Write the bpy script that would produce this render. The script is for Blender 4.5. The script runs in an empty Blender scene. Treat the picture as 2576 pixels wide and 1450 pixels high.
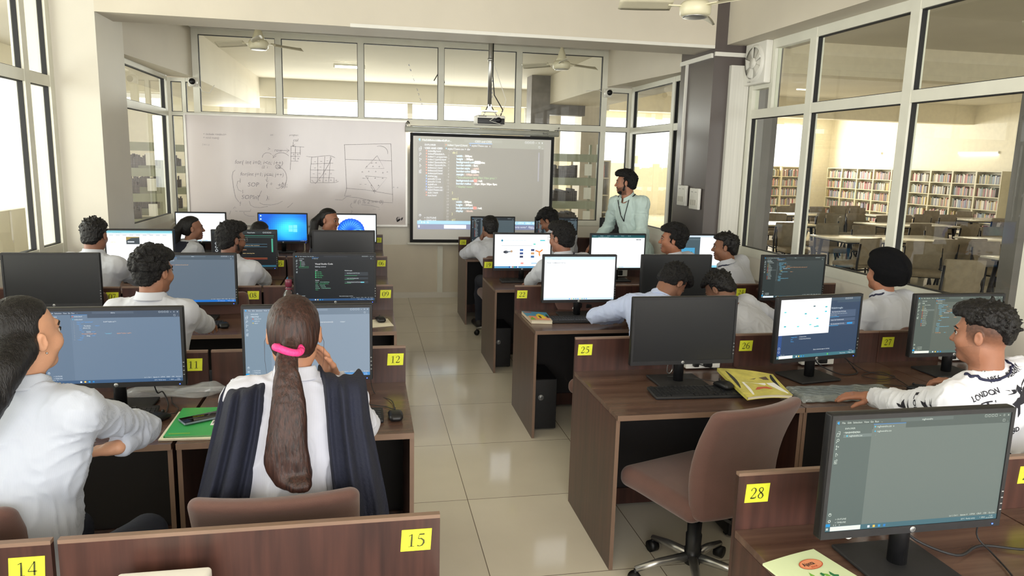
import bpy, bmesh, math, random
import numpy as np
from mathutils import Vector, Matrix, Euler
from mathutils.bvhtree import BVHTree

# ------------------------------------------------------------------ camera
SC = bpy.context.scene
COL = SC.collection
PI = math.pi
FPX, YAW, PITCH, ROLL, HC = 1838.278, 0.197309, 0.171483, 0.0258604, 1.85
def _cam_axes():
    cy, sy, cp, sp, cr, sr = math.cos(YAW), math.sin(YAW), math.cos(PITCH), math.sin(PITCH), math.cos(ROLL), math.sin(ROLL)
    f = Vector((sy*cp, cy*cp, -sp)); r = Vector((cy, -sy, 0)); u = r.cross(f)
    return cr*r+sr*u, -sr*r+cr*u, f
AX_R, AX_U, AX_F = _cam_axes()
cam_data = bpy.data.cameras.new('camera')
cam = bpy.data.objects.new('camera', cam_data); COL.objects.link(cam)
cam_data.sensor_width = 36.0; cam_data.lens = 36.0*FPX/2576.0; cam_data.clip_start = 0.05; cam_data.clip_end = 200
M = Matrix((AX_R, AX_U, -AX_F)).transposed().to_4x4(); M.translation = Vector((0, 0, HC))
cam.matrix_world = M
SC.camera = cam
# ------------------------------------------------------------------ world, exposure
SC.view_settings.view_transform = 'Standard'; SC.view_settings.look = 'None'
SC.view_settings.gamma = 1.0; SC.view_settings.exposure = 0.50
SC.view_settings.use_curve_mapping = False
W = bpy.data.worlds.new('world'); SC.world = W; W.use_nodes = True
W.node_tree.nodes['Background'].inputs[0].default_value = (1.0, 0.985, 0.96, 1)
W.node_tree.nodes['Background'].inputs[1].default_value = 1.55
def area_light(name, loc, rot, sx, sy, power, color=(1, 0.98, 0.95)):
    d = bpy.data.lights.new(name, 'AREA'); d.shape = 'RECTANGLE'; d.size = sx; d.size_y = sy
    d.energy = power; d.color = color
    o = bpy.data.objects.new(name, d); COL.objects.link(o); o.location = loc; o.rotation_euler = rot
    return o
# daylight through the windows behind and beside the camera
area_light('window_daylight_rear', (0.6, -3.2, 2.0), (PI/2, 0, 0), 6.0, 2.4, 225, (1, 0.985, 0.96))
area_light('window_daylight_left', (-4.8, 4.0, 1.9), (PI/2, 0, -PI/2), 8.0, 2.4, 165, (1, 0.985, 0.955))
area_light('window_daylight_library', (11, 26.2, 2.6), (-PI/2, 0, 0), 12.0, 1.6, 620, (1, 0.97, 0.93))
area_light('window_daylight_back_room', (0.5, 15.9, 2.3), (-PI/2, 0, 0), 7.0, 1.2, 110, (1, 0.98, 0.95))

# ------------------------------------------------------------------ helpers
def at(px, py, Y):
    d = AX_F + (px-1288)/FPX*AX_R + (725-py)/FPX*AX_U
    return Vector((0, 0, HC)) + d*(Y/d.y)
def atz(px, py, z):
    d = AX_F + (px-1288)/FPX*AX_R + (725-py)/FPX*AX_U
    return Vector((0, 0, HC)) + d*((z-HC)/d.z)
def lin(c):
    if isinstance(c, str): c = tuple(int(c[i:i+2], 16) for i in (0, 2, 4))
    return tuple(((v/255)/12.92 if v/255 <= 0.04045 else (((v/255)+0.055)/1.055)**2.4) for v in c)
MATS = {}
def mat(name, col=(200, 200, 200), rough=0.6, metal=0.0, var=0.06, scale=(8, 8, 8), bump=0.0, bscale=None,
        coat=0.0, sheen=0.0, emis=None, estr=1.0, detail=3.0, spec=0.5, trans=0.0, alpha=1.0, attr=None, sss=0.0, col2=None, ramp=(0.35, 0.65), dist=0.0):
    if name in MATS: return MATS[name]
    m = bpy.data.materials.new(name); m.use_nodes = True; MATS[name] = m
    nt = m.node_tree; b = nt.nodes['Principled BSDF']
    c = lin(col); m.diffuse_color = c+(1,)
    b.inputs['Base Color'].default_value = c+(1,)
    b.inputs['Roughness'].default_value = rough; b.inputs['Metallic'].default_value = metal
    b.inputs['Coat Weight'].default_value = coat; b.inputs['Coat Roughness'].default_value = 0.08
    b.inputs['Sheen Weight'].default_value = sheen
    b.inputs['Specular IOR Level'].default_value = spec
    b.inputs['Transmission Weight'].default_value = trans; b.inputs['Alpha'].default_value = alpha
    if sss:
        b.inputs['Subsurface Weight'].default_value = sss; b.inputs['Subsurface Radius'].default_value = (0.01, 0.004, 0.002)
    if emis is not None:
        b.inputs['Emission Color'].default_value = lin(emis)+(1,); b.inputs['Emission Strength'].default_value = estr
    tc = nt.nodes.new('ShaderNodeTexCoord'); mp = nt.nodes.new('ShaderNodeMapping')
    mp.inputs['Scale'].default_value = scale; nt.links.new(tc.outputs['Object'], mp.inputs[0])
    n = nt.nodes.new('ShaderNodeTexNoise'); n.inputs['Scale'].default_value = 1.0; n.inputs['Detail'].default_value = detail
    n.inputs['Distortion'].default_value = dist
    nt.links.new(mp.outputs[0], n.inputs['Vector'])
    if attr:
        a = nt.nodes.new('ShaderNodeAttribute'); a.attribute_name = attr
        mx = nt.nodes.new('ShaderNodeMix'); mx.data_type = 'RGBA'; mx.blend_type = 'MULTIPLY'; mx.inputs[0].default_value = 1
        r = nt.nodes.new('ShaderNodeMapRange'); r.inputs[3].default_value = 1-var; r.inputs[4].default_value = 1+var
        nt.links.new(n.outputs[0], r.inputs[0]); nt.links.new(a.outputs['Color'], mx.inputs[6]); nt.links.new(r.outputs[0], mx.inputs[7])
        nt.links.new(mx.outputs[2], b.inputs['Base Color'])
    elif var or col2:
        r = nt.nodes.new('ShaderNodeValToRGB')
        c1 = tuple(min(1, x*(1-var)) for x in c); c2 = lin(col2) if col2 else tuple(min(1, x*(1+var)) for x in c)
        r.color_ramp.elements[0].color = c1+(1,); r.color_ramp.elements[1].color = c2+(1,)
        r.color_ramp.elements[0].position = ramp[0]; r.color_ramp.elements[1].position = ramp[1]
        nt.links.new(n.outputs[0], r.inputs[0]); nt.links.new(r.outputs[0], b.inputs['Base Color'])
    if bump:
        nb = n
        if bscale:
            mp2 = nt.nodes.new('ShaderNodeMapping'); mp2.inputs['Scale'].default_value = bscale
            nt.links.new(tc.outputs['Object'], mp2.inputs[0])
            nb = nt.nodes.new('ShaderNodeTexNoise'); nb.inputs['Scale'].default_value = 1; nb.inputs['Detail'].default_value = 4
            nt.links.new(mp2.outputs[0], nb.inputs['Vector'])
        bp = nt.nodes.new('ShaderNodeBump'); bp.inputs['Strength'].default_value = bump; bp.inputs['Distance'].default_value = 0.01
        nt.links.new(nb.outputs[0], bp.inputs['Height']); nt.links.new(bp.outputs[0], b.inputs['Normal'])
    return m
def glass_mat(name, tint=(0.97, 0.99, 0.96), refl=1.0, rough=0.0):
    if name in MATS: return MATS[name]
    m = bpy.data.materials.new(name); m.use_nodes = True; MATS[name] = m
    nt = m.node_tree; nt.nodes.remove(nt.nodes['Principled BSDF']); out = nt.nodes['Material Output']
    tr = nt.nodes.new('ShaderNodeBsdfTransparent'); tr.inputs[0].default_value = tint+(1,)
    gl = nt.nodes.new('ShaderNodeBsdfGlossy'); gl.inputs['Roughness'].default_value = rough
    fr = nt.nodes.new('ShaderNodeFresnel'); fr.inputs[0].default_value = 1.5
    mu = nt.nodes.new('ShaderNodeMath'); mu.operation = 'MULTIPLY'; mu.inputs[1].default_value = refl; mu.use_clamp = True
    mx = nt.nodes.new('ShaderNodeMixShader')
    ge = nt.nodes.new('ShaderNodeNewGeometry'); sb = nt.nodes.new('ShaderNodeMath'); sb.operation = 'SUBTRACT'; sb.inputs[0].default_value = refl
    nt.links.new(ge.outputs['Backfacing'], sb.inputs[1]); nt.links.new(sb.outputs[0], mu.inputs[1]); sb.use_clamp = refl <= 1
    nt.links.new(fr.outputs[0], mu.inputs[0]); nt.links.new(mu.outputs[0], mx.inputs[0])
    nt.links.new(tr.outputs[0], mx.inputs[1]); nt.links.new(gl.outputs[0], mx.inputs[2]); nt.links.new(mx.outputs[0], out.inputs[0])
    return m
def emit_attr_mat(name, strength=1.0, coat=0.25):
    """screen surface: emission from the picture's own colours under a slightly glossy face"""
    if name in MATS: return MATS[name]
    m = bpy.data.materials.new(name); m.use_nodes = True; MATS[name] = m
    nt = m.node_tree; b = nt.nodes['Principled BSDF']
    a = nt.nodes.new('ShaderNodeAttribute'); a.attribute_name = 'Col'
    nt.links.new(a.outputs['Color'], b.inputs['Emission Color']); b.inputs['Emission Strength'].default_value = strength
    b.inputs['Base Color'].default_value = (0.01, 0.01, 0.01, 1); b.inputs['Roughness'].default_value = 0.35
    b.inputs['Specular IOR Level'].default_value = coat
    return m

class MB:
    """collects shapes; build() links them as ONE mesh object"""
    def __init__(s): s.v = []; s.f = []; s.m = []; s.c = []; s.sm = []
    def add(s, vs, fs, mi=0, M=None, smooth=False, col=None):
        o = len(s.v)
        if M is not None: vs = [tuple(M @ Vector(p)) for p in vs]
        s.v.extend([tuple(p) for p in vs]); s.f.extend([tuple(i+o for i in f) for f in fs])
        s.m.extend([mi]*len(fs)); s.sm.extend([smooth]*len(fs)); s.c.extend([col]*len(fs))
        return s
    def box(s, x0, x1, y0, y1, z0, z1, mi=0, M=None, bev=0.0, col=None):
        if bev > 0:
            return s.rbox((x0+x1)/2, (y0+y1)/2, (z0+z1)/2, x1-x0, y1-y0, z1-z0, bev, 1, mi, M, False)
        v = [(x0, y0, z0), (x1, y0, z0), (x1, y1, z0), (x0, y1, z0), (x0, y0, z1), (x1, y0, z1), (x1, y1, z1), (x0, y1, z1)]
        f = [(0, 3, 2, 1), (4, 5, 6, 7), (0, 1, 5, 4), (1, 2, 6, 5), (2, 3, 7, 6), (3, 0, 4, 7)]
        return s.add(v, f, mi, M, False, col)
    def rbox(s, cx, cy, cz, sx, sy, sz, r, n=3, mi=0, M=None, smooth=True, fn=None, seg=1):
        """box with rounded edges, optional deformation fn and extra segments"""
        h = (sx/2, sy/2, sz/2); r = min(r, min(h)*0.999)
        def ticks(hh):
            t = []
            for i in range(n+1): t.append((-hh+r, -math.cos(i/n*PI/2)*r if False else -r*math.tan((1-i/n)*PI/4)))
            inner = [(-hh+r+(2*hh-2*r)*k/seg, 0.0) for k in range(1, seg)]
            a = t+inner+[(hh-r, r*math.tan(i/n*PI/4)) for i in range(n+1)]
            return a
        T = [ticks(k) for k in h]
        vs = []; fs = []; idx = {}
        def vert(ix, iy, iz):
            k = (ix, iy, iz)
            if k in idx: return idx[k]
            tx, ty, tz = T[0][ix], T[1][iy], T[2][iz]
            q = Vector((tx[1], ty[1], tz[1])); b = Vector((tx[0], ty[0], tz[0]))
            if q.length > 1e-9: q = q.normalized()*r
            p = b+q
            if fn: p = Vector(fn(p))
            idx[k] = len(vs); vs.append((p.x+cx, p.y+cy, p.z+cz)); return idx[k]
        N = [len(t)-1 for t in T]
        for ax in range(3):
            a, b = (ax+1) % 3, (ax+2) % 3
            for side in (0, N[ax]):
                for i in range(N[a]):
                    for j in range(N[b]):
                        q = []
                        for (u, w) in ((i, j), (i+1, j), (i+1, j+1), (i, j+1)):
                            k = [0, 0, 0]; k[ax] = side; k[a] = u; k[b] = w; q.append(vert(*k))
                        if side == 0: q = q[::-1]
                        fs.append(tuple(q))
        return s.add(vs, fs, mi, M, smooth)
    def tube(s, pts, r, n=10, mi=0, M=None, cap=True, smooth=True, flat=1.0, up=None):
        """tube along points, r a number or list; flat squashes it along the second axis"""
        P = [Vector(p) for p in pts]; R = r if isinstance(r, (list, tuple)) else [r]*len(P)
        vs = []; fs = []; U = Vector(up) if up else None
        for i, p in enumerate(P):
            t = (P[min(i+1, len(P)-1)]-P[max(i-1, 0)])
            if t.length < 1e-9: t = Vector((0, 0, 1))
            t.normalize()
            if U is None: U = t.orthogonal().normalized()
            A = (U-t*U.dot(t))
            A = A.normalized() if A.length > 1e-6 else t.orthogonal().normalized()
            if not up: U = A
            B = t.cross(A)
            for k in range(n):
                a = 2*PI*k/n; vs.append(tuple(p+(A*math.cos(a)+B*math.sin(a)*flat)*R[i]))
        for i in range(len(P)-1):
            for k in range(n):
                fs.append((i*n+k, i*n+(k+1) % n, (i+1)*n+(k+1) % n, (i+1)*n+k))
        if cap: fs.append(tuple(range(n))[::-1]); fs.append(tuple((len(P)-1)*n+k for k in range(n)))
        return s.add(vs, fs, mi, M, smooth)
    def lathe(s, prof, n=24, mi=0, M=None, smooth=True, cx=0, cy=0):
        vs = []; fs = []
        for (r, z) in prof:
            for k in range(n):
                a = 2*PI*k/n; vs.append((cx+r*math.cos(a), cy+r*math.sin(a), z))
        for i in range(len(prof)-1):
            for k in range(n): fs.append((i*n+k, i*n+(k+1) % n, (i+1)*n+(k+1) % n, (i+1)*n+k))
        fs.append(tuple(range(n))[::-1]); fs.append(tuple((len(prof)-1)*n+k for k in range(n)))
        return s.add(vs, fs, mi, M, smooth)
    def quad(s, a, b, c, d, mi=0, M=None, col=None): return s.add([a, b, c, d], [(0, 1, 2, 3)], mi, M, False, col)
    def prism(s, pts, z0, z1, mi=0, M=None):
        n = len(pts)
        vs = [(p[0], p[1], z0) for p in pts]+[(p[0], p[1], z1) for p in pts]
        fs = [tuple(range(n))[::-1], tuple(range(n, 2*n))]+[(i, (i+1) % n, n+(i+1) % n, n+i) for i in range(n)]
        return s.add(vs, fs, mi, M)
    def grid(s, fn, nu, nv, mi=0, M=None, smooth=True, thick=0.0):
        """sheet fn(u,v); thick > 0 gives it a back side"""
        P = [[Vector(fn(i/nu, j/nv)) for j in range(nv+1)] for i in range(nu+1)]
        vs = [tuple(P[i][j]) for i in range(nu+1) for j in range(nv+1)]
        k = lambda i, j: i*(nv+1)+j
        fs = [(k(i, j), k(i+1, j), k(i+1, j+1), k(i, j+1)) for i in range(nu) for j in range(nv)]
        if thick:
            N = len(vs); off = []
            for i in range(nu+1):
                for j in range(nv+1):
                    a = P[min(i+1, nu)][j]-P[max(i-1, 0)][j]; b = P[i][min(j+1, nv)]-P[i][max(j-1, 0)]
                    nn = a.cross(b); nn = nn.normalized() if nn.length > 1e-12 else Vector((0, 0, 1))
                    off.append(tuple(P[i][j]-nn*thick))
            vs += off; fs += [tuple(q+N for q in f[::-1]) for f in fs[:]]
            for i in range(nu): fs += [(k(i+1, 0), k(i, 0), k(i, 0)+N, k(i+1, 0)+N), (k(i, nv), k(i+1, nv), k(i+1, nv)+N, k(i, nv)+N)]
            for j in range(nv): fs += [(k(0, j), k(0, j+1), k(0, j+1)+N, k(0, j)+N), (k(nu, j+1), k(nu, j), k(nu, j)+N, k(nu, j+1)+N)]
        return s.add(vs, fs, mi, M, smooth)
    def build(s, name, mats, parent=None, loc=None, rot=None):
        me = bpy.data.meshes.new(name); me.from_pydata(s.v, [], s.f)
        if not isinstance(mats, (list, tuple)): mats = [mats]
        for m in mats: me.materials.append(m)
        me.polygons.foreach_set('material_index', s.m); me.polygons.foreach_set('use_smooth', s.sm)
        if any(c is not None for c in s.c):
            ca = me.color_attributes.new('Col', 'FLOAT_COLOR', 'CORNER')
            arr = []
            for f, c in zip(s.f, s.c):
                c = c or (1, 1, 1); arr += [c[0], c[1], c[2], 1.0]*len(f)
            ca.data.foreach_set('color', arr)
        me.update()
        o = bpy.data.objects.new(name, me); COL.objects.link(o)
        if parent: o.parent = parent
        if loc is not None: o.location = loc
        if rot is not None: o.rotation_euler = rot
        return o
def thing(name, label, cat, loc=(0, 0, 0), rz=0.0, group=None):
    o = bpy.data.objects.new(name, None); o.empty_display_size = 0.1; COL.objects.link(o)
    o.location = loc; o.rotation_euler = (0, 0, rz); o['label'] = label; o['category'] = cat
    if group: o['group'] = group
    return o
def tag(o, label, cat, group=None, kind=None):
    o['label'] = label; o['category'] = cat
    if group: o['group'] = group
    if kind: o['kind'] = kind
    return o
def struct(name, mb, mats):
    o = mb.build(name, mats); o['kind'] = 'structure'; return o
def dup(root, loc=None, rz=None, label=None):
    r = root.copy(); COL.objects.link(r)
    if loc is not None: r.location = loc
    if rz is not None: r.rotation_euler = (0, 0, rz)
    if label: r['label'] = label
    for ch in list(root.children):
        c = ch.copy(); COL.objects.link(c); c.parent = r
        for g in list(ch.children):
            d = g.copy(); COL.objects.link(d); d.parent = c
    return r
TXT = {}
def text_mesh(s, bold=False):
    """outline of a line of text, 1 unit high capitals, as (verts2d, faces)"""
    k = (s, bold)
    if k in TXT: return TXT[k]
    cu = bpy.data.curves.new('t', 'FONT'); cu.body = s; cu.size = 1.0; cu.resolution_u = 2
    if bold: cu.offset = 0.02
    o = bpy.data.objects.new('t', cu); COL.objects.link(o)
    me = bpy.data.meshes.new_from_object(o)
    vs = [(v.co.x, v.co.y) for v in me.vertices]; fs = [tuple(p.vertices) for p in me.polygons]
    bpy.data.objects.remove(o); bpy.data.curves.remove(cu); bpy.data.meshes.remove(me)
    TXT[k] = (vs, fs); return TXT[k]
def put_text(mb, s, x, z, h, y=0.0, mi=0, col=None, align='l', bold=False, sx=1.0, M=None, slant=0.0):
    """text in the local XZ plane read from -Y; h = height of capitals"""
    vs, fs = text_mesh(s, bold); 
    if not vs: return
    k = h/0.70; w = max(v[0] for v in vs)*k*sx
    x -= {'l': 0, 'c': w/2, 'r': w}[align]
    mb.add([(x+(v[0]+slant*v[1])*k*sx, y, z+v[1]*k) for v in vs], fs, mi, M, False, col)
# serif digits as strokes of varying width (x, y, halfwidth), box 0..0.6 x 0..1
DIG = {
 '0': [[(.30, 1.0, .02), (.13, .9, .05), (.06, .7, .07), (.05, .5, .075), (.06, .3, .07), (.13, .1, .05), (.30, 0, .02), (.47, .1, .05), (.54, .3, .07), (.55, .5, .075), (.54, .7, .07), (.47, .9, .05), (.30, 1.0, .02)]],
 '1': [[(.10, .83, .02), (.22, .90, .03), (.31, .97, .05), (.31, .5, .065), (.31, .03, .065)], [(.10, .02, .02), (.52, .02, .02)]],
 '2': [[(.06, .72, .05), (.10, .88, .03), (.25, .98, .03), (.42, .92, .05), (.48, .76, .075), (.44, .58, .06), (.28, .34, .03), (.06, .06, .03)], [(.04, .06, .06), (.35, .06, .07), (.50, .09, .05), (.55, .25, .02)]],
 '3': [[(.06, .80, .04), (.16, .94, .03), (.32, .97, .04), (.46, .85, .06), (.44, .68, .05), (.22, .54, .02)], [(.22, .54, .02), (.44, .46, .05), (.53, .28, .075), (.44, .09, .05), (.25, .01, .03), (.05, .08, .05)]],
 '4': [[(.42, .98, .03), (.22, .66, .02), (.03, .32, .03)], [(.03, .30, .035), (.57, .30, .035)], [(.42, 1.0, .055), (.42, .5, .06), (.42, .0, .06)]],
 '5': [[(.54, .94, .06), (.18, .93, .05)], [(.18, .96, .02), (.10, .60, .025)], [(.10, .60, .03), (.32, .60, .05), (.50, .45, .07), (.52, .26, .075), (.40, .07, .05), (.22, .01, .03), (.05, .07, .05)]],
 '6': [[(.52, .99, .02), (.28, .90, .04), (.12, .68, .065), (.06, .40, .075), (.10, .16, .06), (.28, .01, .03), (.46, .10, .06), (.54, .30, .07), (.46, .51, .05), (.30, .58, .03), (.12, .48, .03)]],
 '7': [[(.03, .76, .02), (.08, .93, .05), (.53, .93, .06)], [(.53, .93, .03), (.36, .5, .05), (.24, .0, .05)]],
 '8': [[(.30, .99, .03), (.13, .90, .05), (.10, .74, .06), (.22, .58, .05), (.44, .40, .07), (.51, .22, .07), (.42, .05, .04), (.28, .01, .03), (.12, .08, .05), (.07, .24, .06), (.16, .42, .04), (.38, .60, .04), (.47, .76, .05), (.44, .91, .04), (.30, .99, .03)]],
 '9': [[(.08, .01, .02), (.32, .10, .04), (.48, .32, .065), (.54, .60, .075), (.50, .84, .06), (.32, .99, .03), (.14, .90, .06), (.06, .70, .07), (.14, .49, .05), (.30, .42, .03), (.48, .52, .03)]],
}
def ribbon(mb, pts, y=0.0, mi=0, sc=1.0, ox=0.0, oz=0.0, col=None, slant=0.0):
    vs = []; n = len(pts)
    for i, p in enumerate(pts):
        a = pts[max(i-1, 0)]; b = pts[min(i+1, n-1)]
        dx, dy = b[0]-a[0], b[1]-a[1]; L = math.hypot(dx, dy) or 1; nx, ny = -dy/L, dx/L; w = p[2]
        for s in (1, -1):
            X, Z = p[0]+nx*w*s, p[1]+ny*w*s
            vs.append((ox+(X+slant*Z)*sc, y, oz+Z*sc))
    mb.add(vs, [(2*i, 2*i+1, 2*i+3, 2*i+2) for i in range(n-1)], mi, None, False, col)
def digits(mb, s, cx, cz, h, y, mi, slant=0.0):
    w = h*0.68; x = cx-w*len(s)/2+h*0.04
    for ch in s:
        for st in DIG[ch]: ribbon(mb, st, y, mi, h, x, cz-h/2, slant=slant)
        x += w
# ------------------------------------------------------------------ materials of the place
WALL = mat('wall_cream', (226, 221, 209), 0.55, var=0.03, scale=(1.5, 1.5, 1.5), bump=0.05, bscale=(60, 60, 60))
WALLLOW = mat('wall_cream_lower', (216, 206, 186), 0.5, var=0.04, scale=(2, 2, 2))
BEAM = mat('beam_paint', (218, 210, 194), 0.6, var=0.04, scale=(1.2, 1.2, 1.2), bump=0.04, bscale=(40, 40, 40))
CEIL = mat('ceiling_paint', (216, 210, 196), 0.75, var=0.03, scale=(1, 1, 1))
PILD = mat('pillar_dark_paint', (92, 84, 82), 0.28, var=0.06, scale=(2, 2, 1), spec=0.5)
FRAME = mat('aluminium_frame_paint', (228, 227, 214), 0.4, var=0.03, scale=(5, 5, 5), spec=0.5)
GASK = mat('rubber_gasket', (22, 22, 26), 0.6, var=0.1)
GLASS = glass_mat('window_glass', refl=1.0)
PANELW = mat('ribbed_white_panel', (224, 222, 214), 0.5, var=0.05, scale=(90, 90, 1.5))
PLAST = mat('white_plastic', (236, 234, 226), 0.4, var=0.02)
METAL = mat('brushed_metal', (190, 190, 188), 0.3, 0.9, var=0.05, scale=(40, 40, 4))
DMETAL = mat('dark_steel', (40, 38, 44), 0.45, 0.4, var=0.1)
BLACK = mat('black_plastic', (20, 20, 22), 0.4, var=0.15, scale=(30, 30, 30), spec=0.4)
BLACKM = mat('black_matt_plastic', (28, 28, 31), 0.6, var=0.15, scale=(40, 40, 40))
LABELY = mat('yellow_sticker_paper', (226, 232, 56), 0.6, var=0.04, scale=(30, 30, 30))
INK = mat('printed_ink', (70, 72, 28), 0.7, var=0.25, scale=(220, 220, 220))
MARK = mat('marker_ink', (160, 154, 160), 0.7, var=0.25, scale=(60, 60, 60))
def floor_material():
    m = mat('polished_floor_tile', (206, 198, 178), 0.1, var=0.0, spec=0.6)
    nt = m.node_tree; b = nt.nodes['Principled BSDF']
    tc = nt.nodes.new('ShaderNodeTexCoord')
    br = nt.nodes.new('ShaderNodeTexBrick'); br.offset = 0; br.inputs['Scale'].default_value = 1
    br.inputs['Brick Width'].default_value = 0.8; br.inputs['Row Height'].default_value = 0.8
    br.inputs['Mortar Size'].default_value = 0.0022; br.inputs['Mortar Smooth'].default_value = 0.1
    br.inputs['Color1'].default_value = lin((230, 222, 204))+(1,); br.inputs['Color2'].default_value = lin((222, 214, 196))+(1,)
    br.inputs['Mortar'].default_value = lin((120, 108, 92))+(1,)
    mp = nt.nodes.new('ShaderNodeMapping'); mp.inputs['Location'].default_value = (0.27, 0.25, 0)
    nt.links.new(tc.outputs['Object'], mp.inputs[0]); nt.links.new(mp.outputs[0], br.inputs['Vector'])
    n = nt.nodes.new('ShaderNodeTexNoise'); n.inputs['Scale'].default_value = 2.5; n.inputs['Detail'].default_value = 6
    nt.links.new(tc.outputs['Object'], n.inputs['Vector'])
    mx = nt.nodes.new('ShaderNodeMix'); mx.data_type = 'RGBA'; mx.blend_type = 'MULTIPLY'; mx.inputs[0].default_value = 1
    mr = nt.nodes.new('ShaderNodeMapRange'); mr.inputs[3].default_value = 0.90; mr.inputs[4].default_value = 1.08
    nt.links.new(n.outputs[0], mr.inputs[0]); nt.links.new(br.outputs[0], mx.inputs[6]); nt.links.new(mr.outputs[0], mx.inputs[7])
    nt.links.new(mx.outputs[2], b.inputs['Base Color'])
    m2 = nt.nodes.new('ShaderNodeMapRange'); m2.inputs[3].default_value = 0.05; m2.inputs[4].default_value = 0.16
    nt.links.new(n.outputs[0], m2.inputs[0]); nt.links.new(m2.outputs[0], b.inputs['Roughness'])
    return m
FLOOR = floor_material()
YB, XL, XLF, XR, XRF = 9.8, -2.66, -2.40, 3.85, 3.58
ZC, ZCF = 3.48, 3.36
# ------------------------------------------------------------------ large structure
struct('floor', MB().box(-6, 18.3, -3.4, 26.8, -0.12, 0), FLOOR)
struct('ceiling', MB().box(-6, XR+0.25, -3.4, 7.15, ZC, ZC+0.2).box(-6, XR+0.25, 7.15, 16.2, ZCF, ZCF+0.2), CEIL)
struct('ceiling_library', MB().box(XR+0.25, 18.3, -3.4, 26.8, 3.85, 4.05), CEIL)
# cross beam over row four with its column (left) and dark pillar (right)
struct('trim_1', MB().box(-2.27, 3.43, 7.1, 7.58, 3.02, ZC+0.05), BEAM)
struct('wall_left_column', MB().box(-2.9, -2.27, 7.1, 7.84, 0, ZC+0.02), WALL)
struct('wall_right_pillar', MB().box(3.43, 3.86, 7.1, 7.9, 0, ZC+0.02), PILD)
struct('trim_2', MB().prism([(-3.1, 7.58), (-2.275, 7.58), (-2.275, 7.84), (-2.08, 9.8), (-2.08, 15.6), (-3.1, 15.6)], 2.77, ZCF+0.05), BEAM)
struct('trim_3', MB().prism([(3.435, 7.9), (4.2, 7.9), (4.2, 13.4), (3.20, 13.4), (3.20, 9.8)], 2.88, ZCF+0.05), BEAM)
struct('trim_4', MB().box(3.56, 4.25, -3.2, 7.1, 3.06, 3.9), BEAM)
struct('trim_5', MB().box(3.60, 3.80, 7.05, 7.098, 0, 2.86), PANELW)
# walls under the window sills
struct('wall_right', MB().box(XR-0.03, XR+0.12, -3.2, 7.1, 0, 0.96), WALL)
struct('wall_left', MB().box(XL-0.12, XL+0.03, -3.2, 7.1, 0, 0.97), WALL)
struct('wall_left_far', MB().box(XLF-0.12, XLF+0.03, 7.84, YB, 0, 1.04), WALL)
struct('wall_right_far', MB().box(XRF-0.03, XRF+0.12, 7.9, YB, 0, 1.0), WALL)
struct('wall_back', MB().box(XLF-0.1, XRF+0.1, YB, YB+0.1, 0.72, 0.99), WALL)
struct('wall_back_lower', MB().box(XLF-0.1, XRF+0.1, YB-0.004, YB+0.1, 0, 0.72), WALLLOW)
struct('baseboard_back', MB().box(XLF, XRF, YB-0.02, YB-0.004, 0, 0.075), WALL)
struct('trim_6', MB().box(0.92, 0.99, YB-0.03, YB-0.004, 0.075, 0.70), FRAME)

def window_wall(name, axis, c, us, zs, bw=0.075, dep=0.07, skip=(), ends=True, hb=None):
    """aluminium window: bars at us (along the wall) and zs; one pane per cell; axis 'x': wall is x=c, runs along y"""
    fr = MB(); hb = hb or bw
    def put(m, u0, u1, z0, z1, d0, d1, mi=0):
        if axis == 'x': m.box(c+d0, c+d1, u0, u1, z0, z1, mi)
        else: m.box(u0, u1, c+d0, c+d1, z0, z1, mi)
    for u in us: put(fr, u-bw/2, u+bw/2, zs[0]-hb/2, zs[-1]+hb/2, -dep/2, dep/2)
    for z in zs:
        for i in range(len(us)-1): put(fr, us[i]+bw/2, us[i+1]-bw/2, z-hb/2, z+hb/2, -dep/2+0.004, dep/2-0.004)
    g = 0.0065
    for i in range(len(us)-1):
        for j in range(len(zs)-1):
            if (i, j) in skip: continue
            u0, u1, z0, z1 = us[i]+bw/2, us[i+1]-bw/2, zs[j]+hb/2, zs[j+1]-hb/2
            for (a, b, e, f) in ((u0, u0+g, z0, z1), (u1-g, u1, z0, z1), (u0+g, u1-g, z0, z0+g), (u0+g, u1-g, z1-g, z1)):
                put(fr, a, b, e, f, -0.02, 0.02, 1)
    o = fr.build(name, [FRAME, GASK]); o['kind'] = 'structure'
    for i in range(len(us)-1):
        for j in range(len(zs)-1):
            if (i, j) in skip: continue
            u0, u1, z0, z1 = us[i]+bw/2+0.002, us[i+1]-bw/2-0.002, zs[j]+hb/2+0.002, zs[j+1]-hb/2-0.002
            p = MB(); put(p, u0, u1, z0, z1, -0.003, 0.003); p.build('glass_pane', GLASS, o)
    return o
# near left: tall glass beside the desks
window_wall('window_1', 'x', XL, [-3.1, -1.5, 0.1, 1.7, 3.3, 4.95, 6.58, 7.06], [1.0, 2.42, 3.44], 0.09, 0.08)
window_wall('window_2', 'x', XR, [-3.0, -1.4, 0.0, 1.2, 2.4, 3.6, 4.78, 6.0, 7.03], [1.0, 2.38, 3.02], 0.09, 0.08, skip=((7, 1),), hb=0.085)
# small pane and filler beside the exhaust fan
o = MB().box(XR-0.035, XR+0.035, 6.62, 6.68, 2.42, 2.98).box(XR-0.035, XR+0.035, 6.68, 6.99, 2.62, 2.66).box(XR-0.02, XR+0.02, 6.68, 6.99, 2.66, 2.98).build('trim_8', FRAME); o['kind'] = 'structure'
MB().box(XR-0.003, XR+0.003, 6.05, 6.62, 2.42, 2.98).box(XR-0.003, XR+0.003, 6.68, 6.99, 2.42, 2.62).build('glass_pane', GLASS, bpy.data.objects['window_2'])
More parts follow.
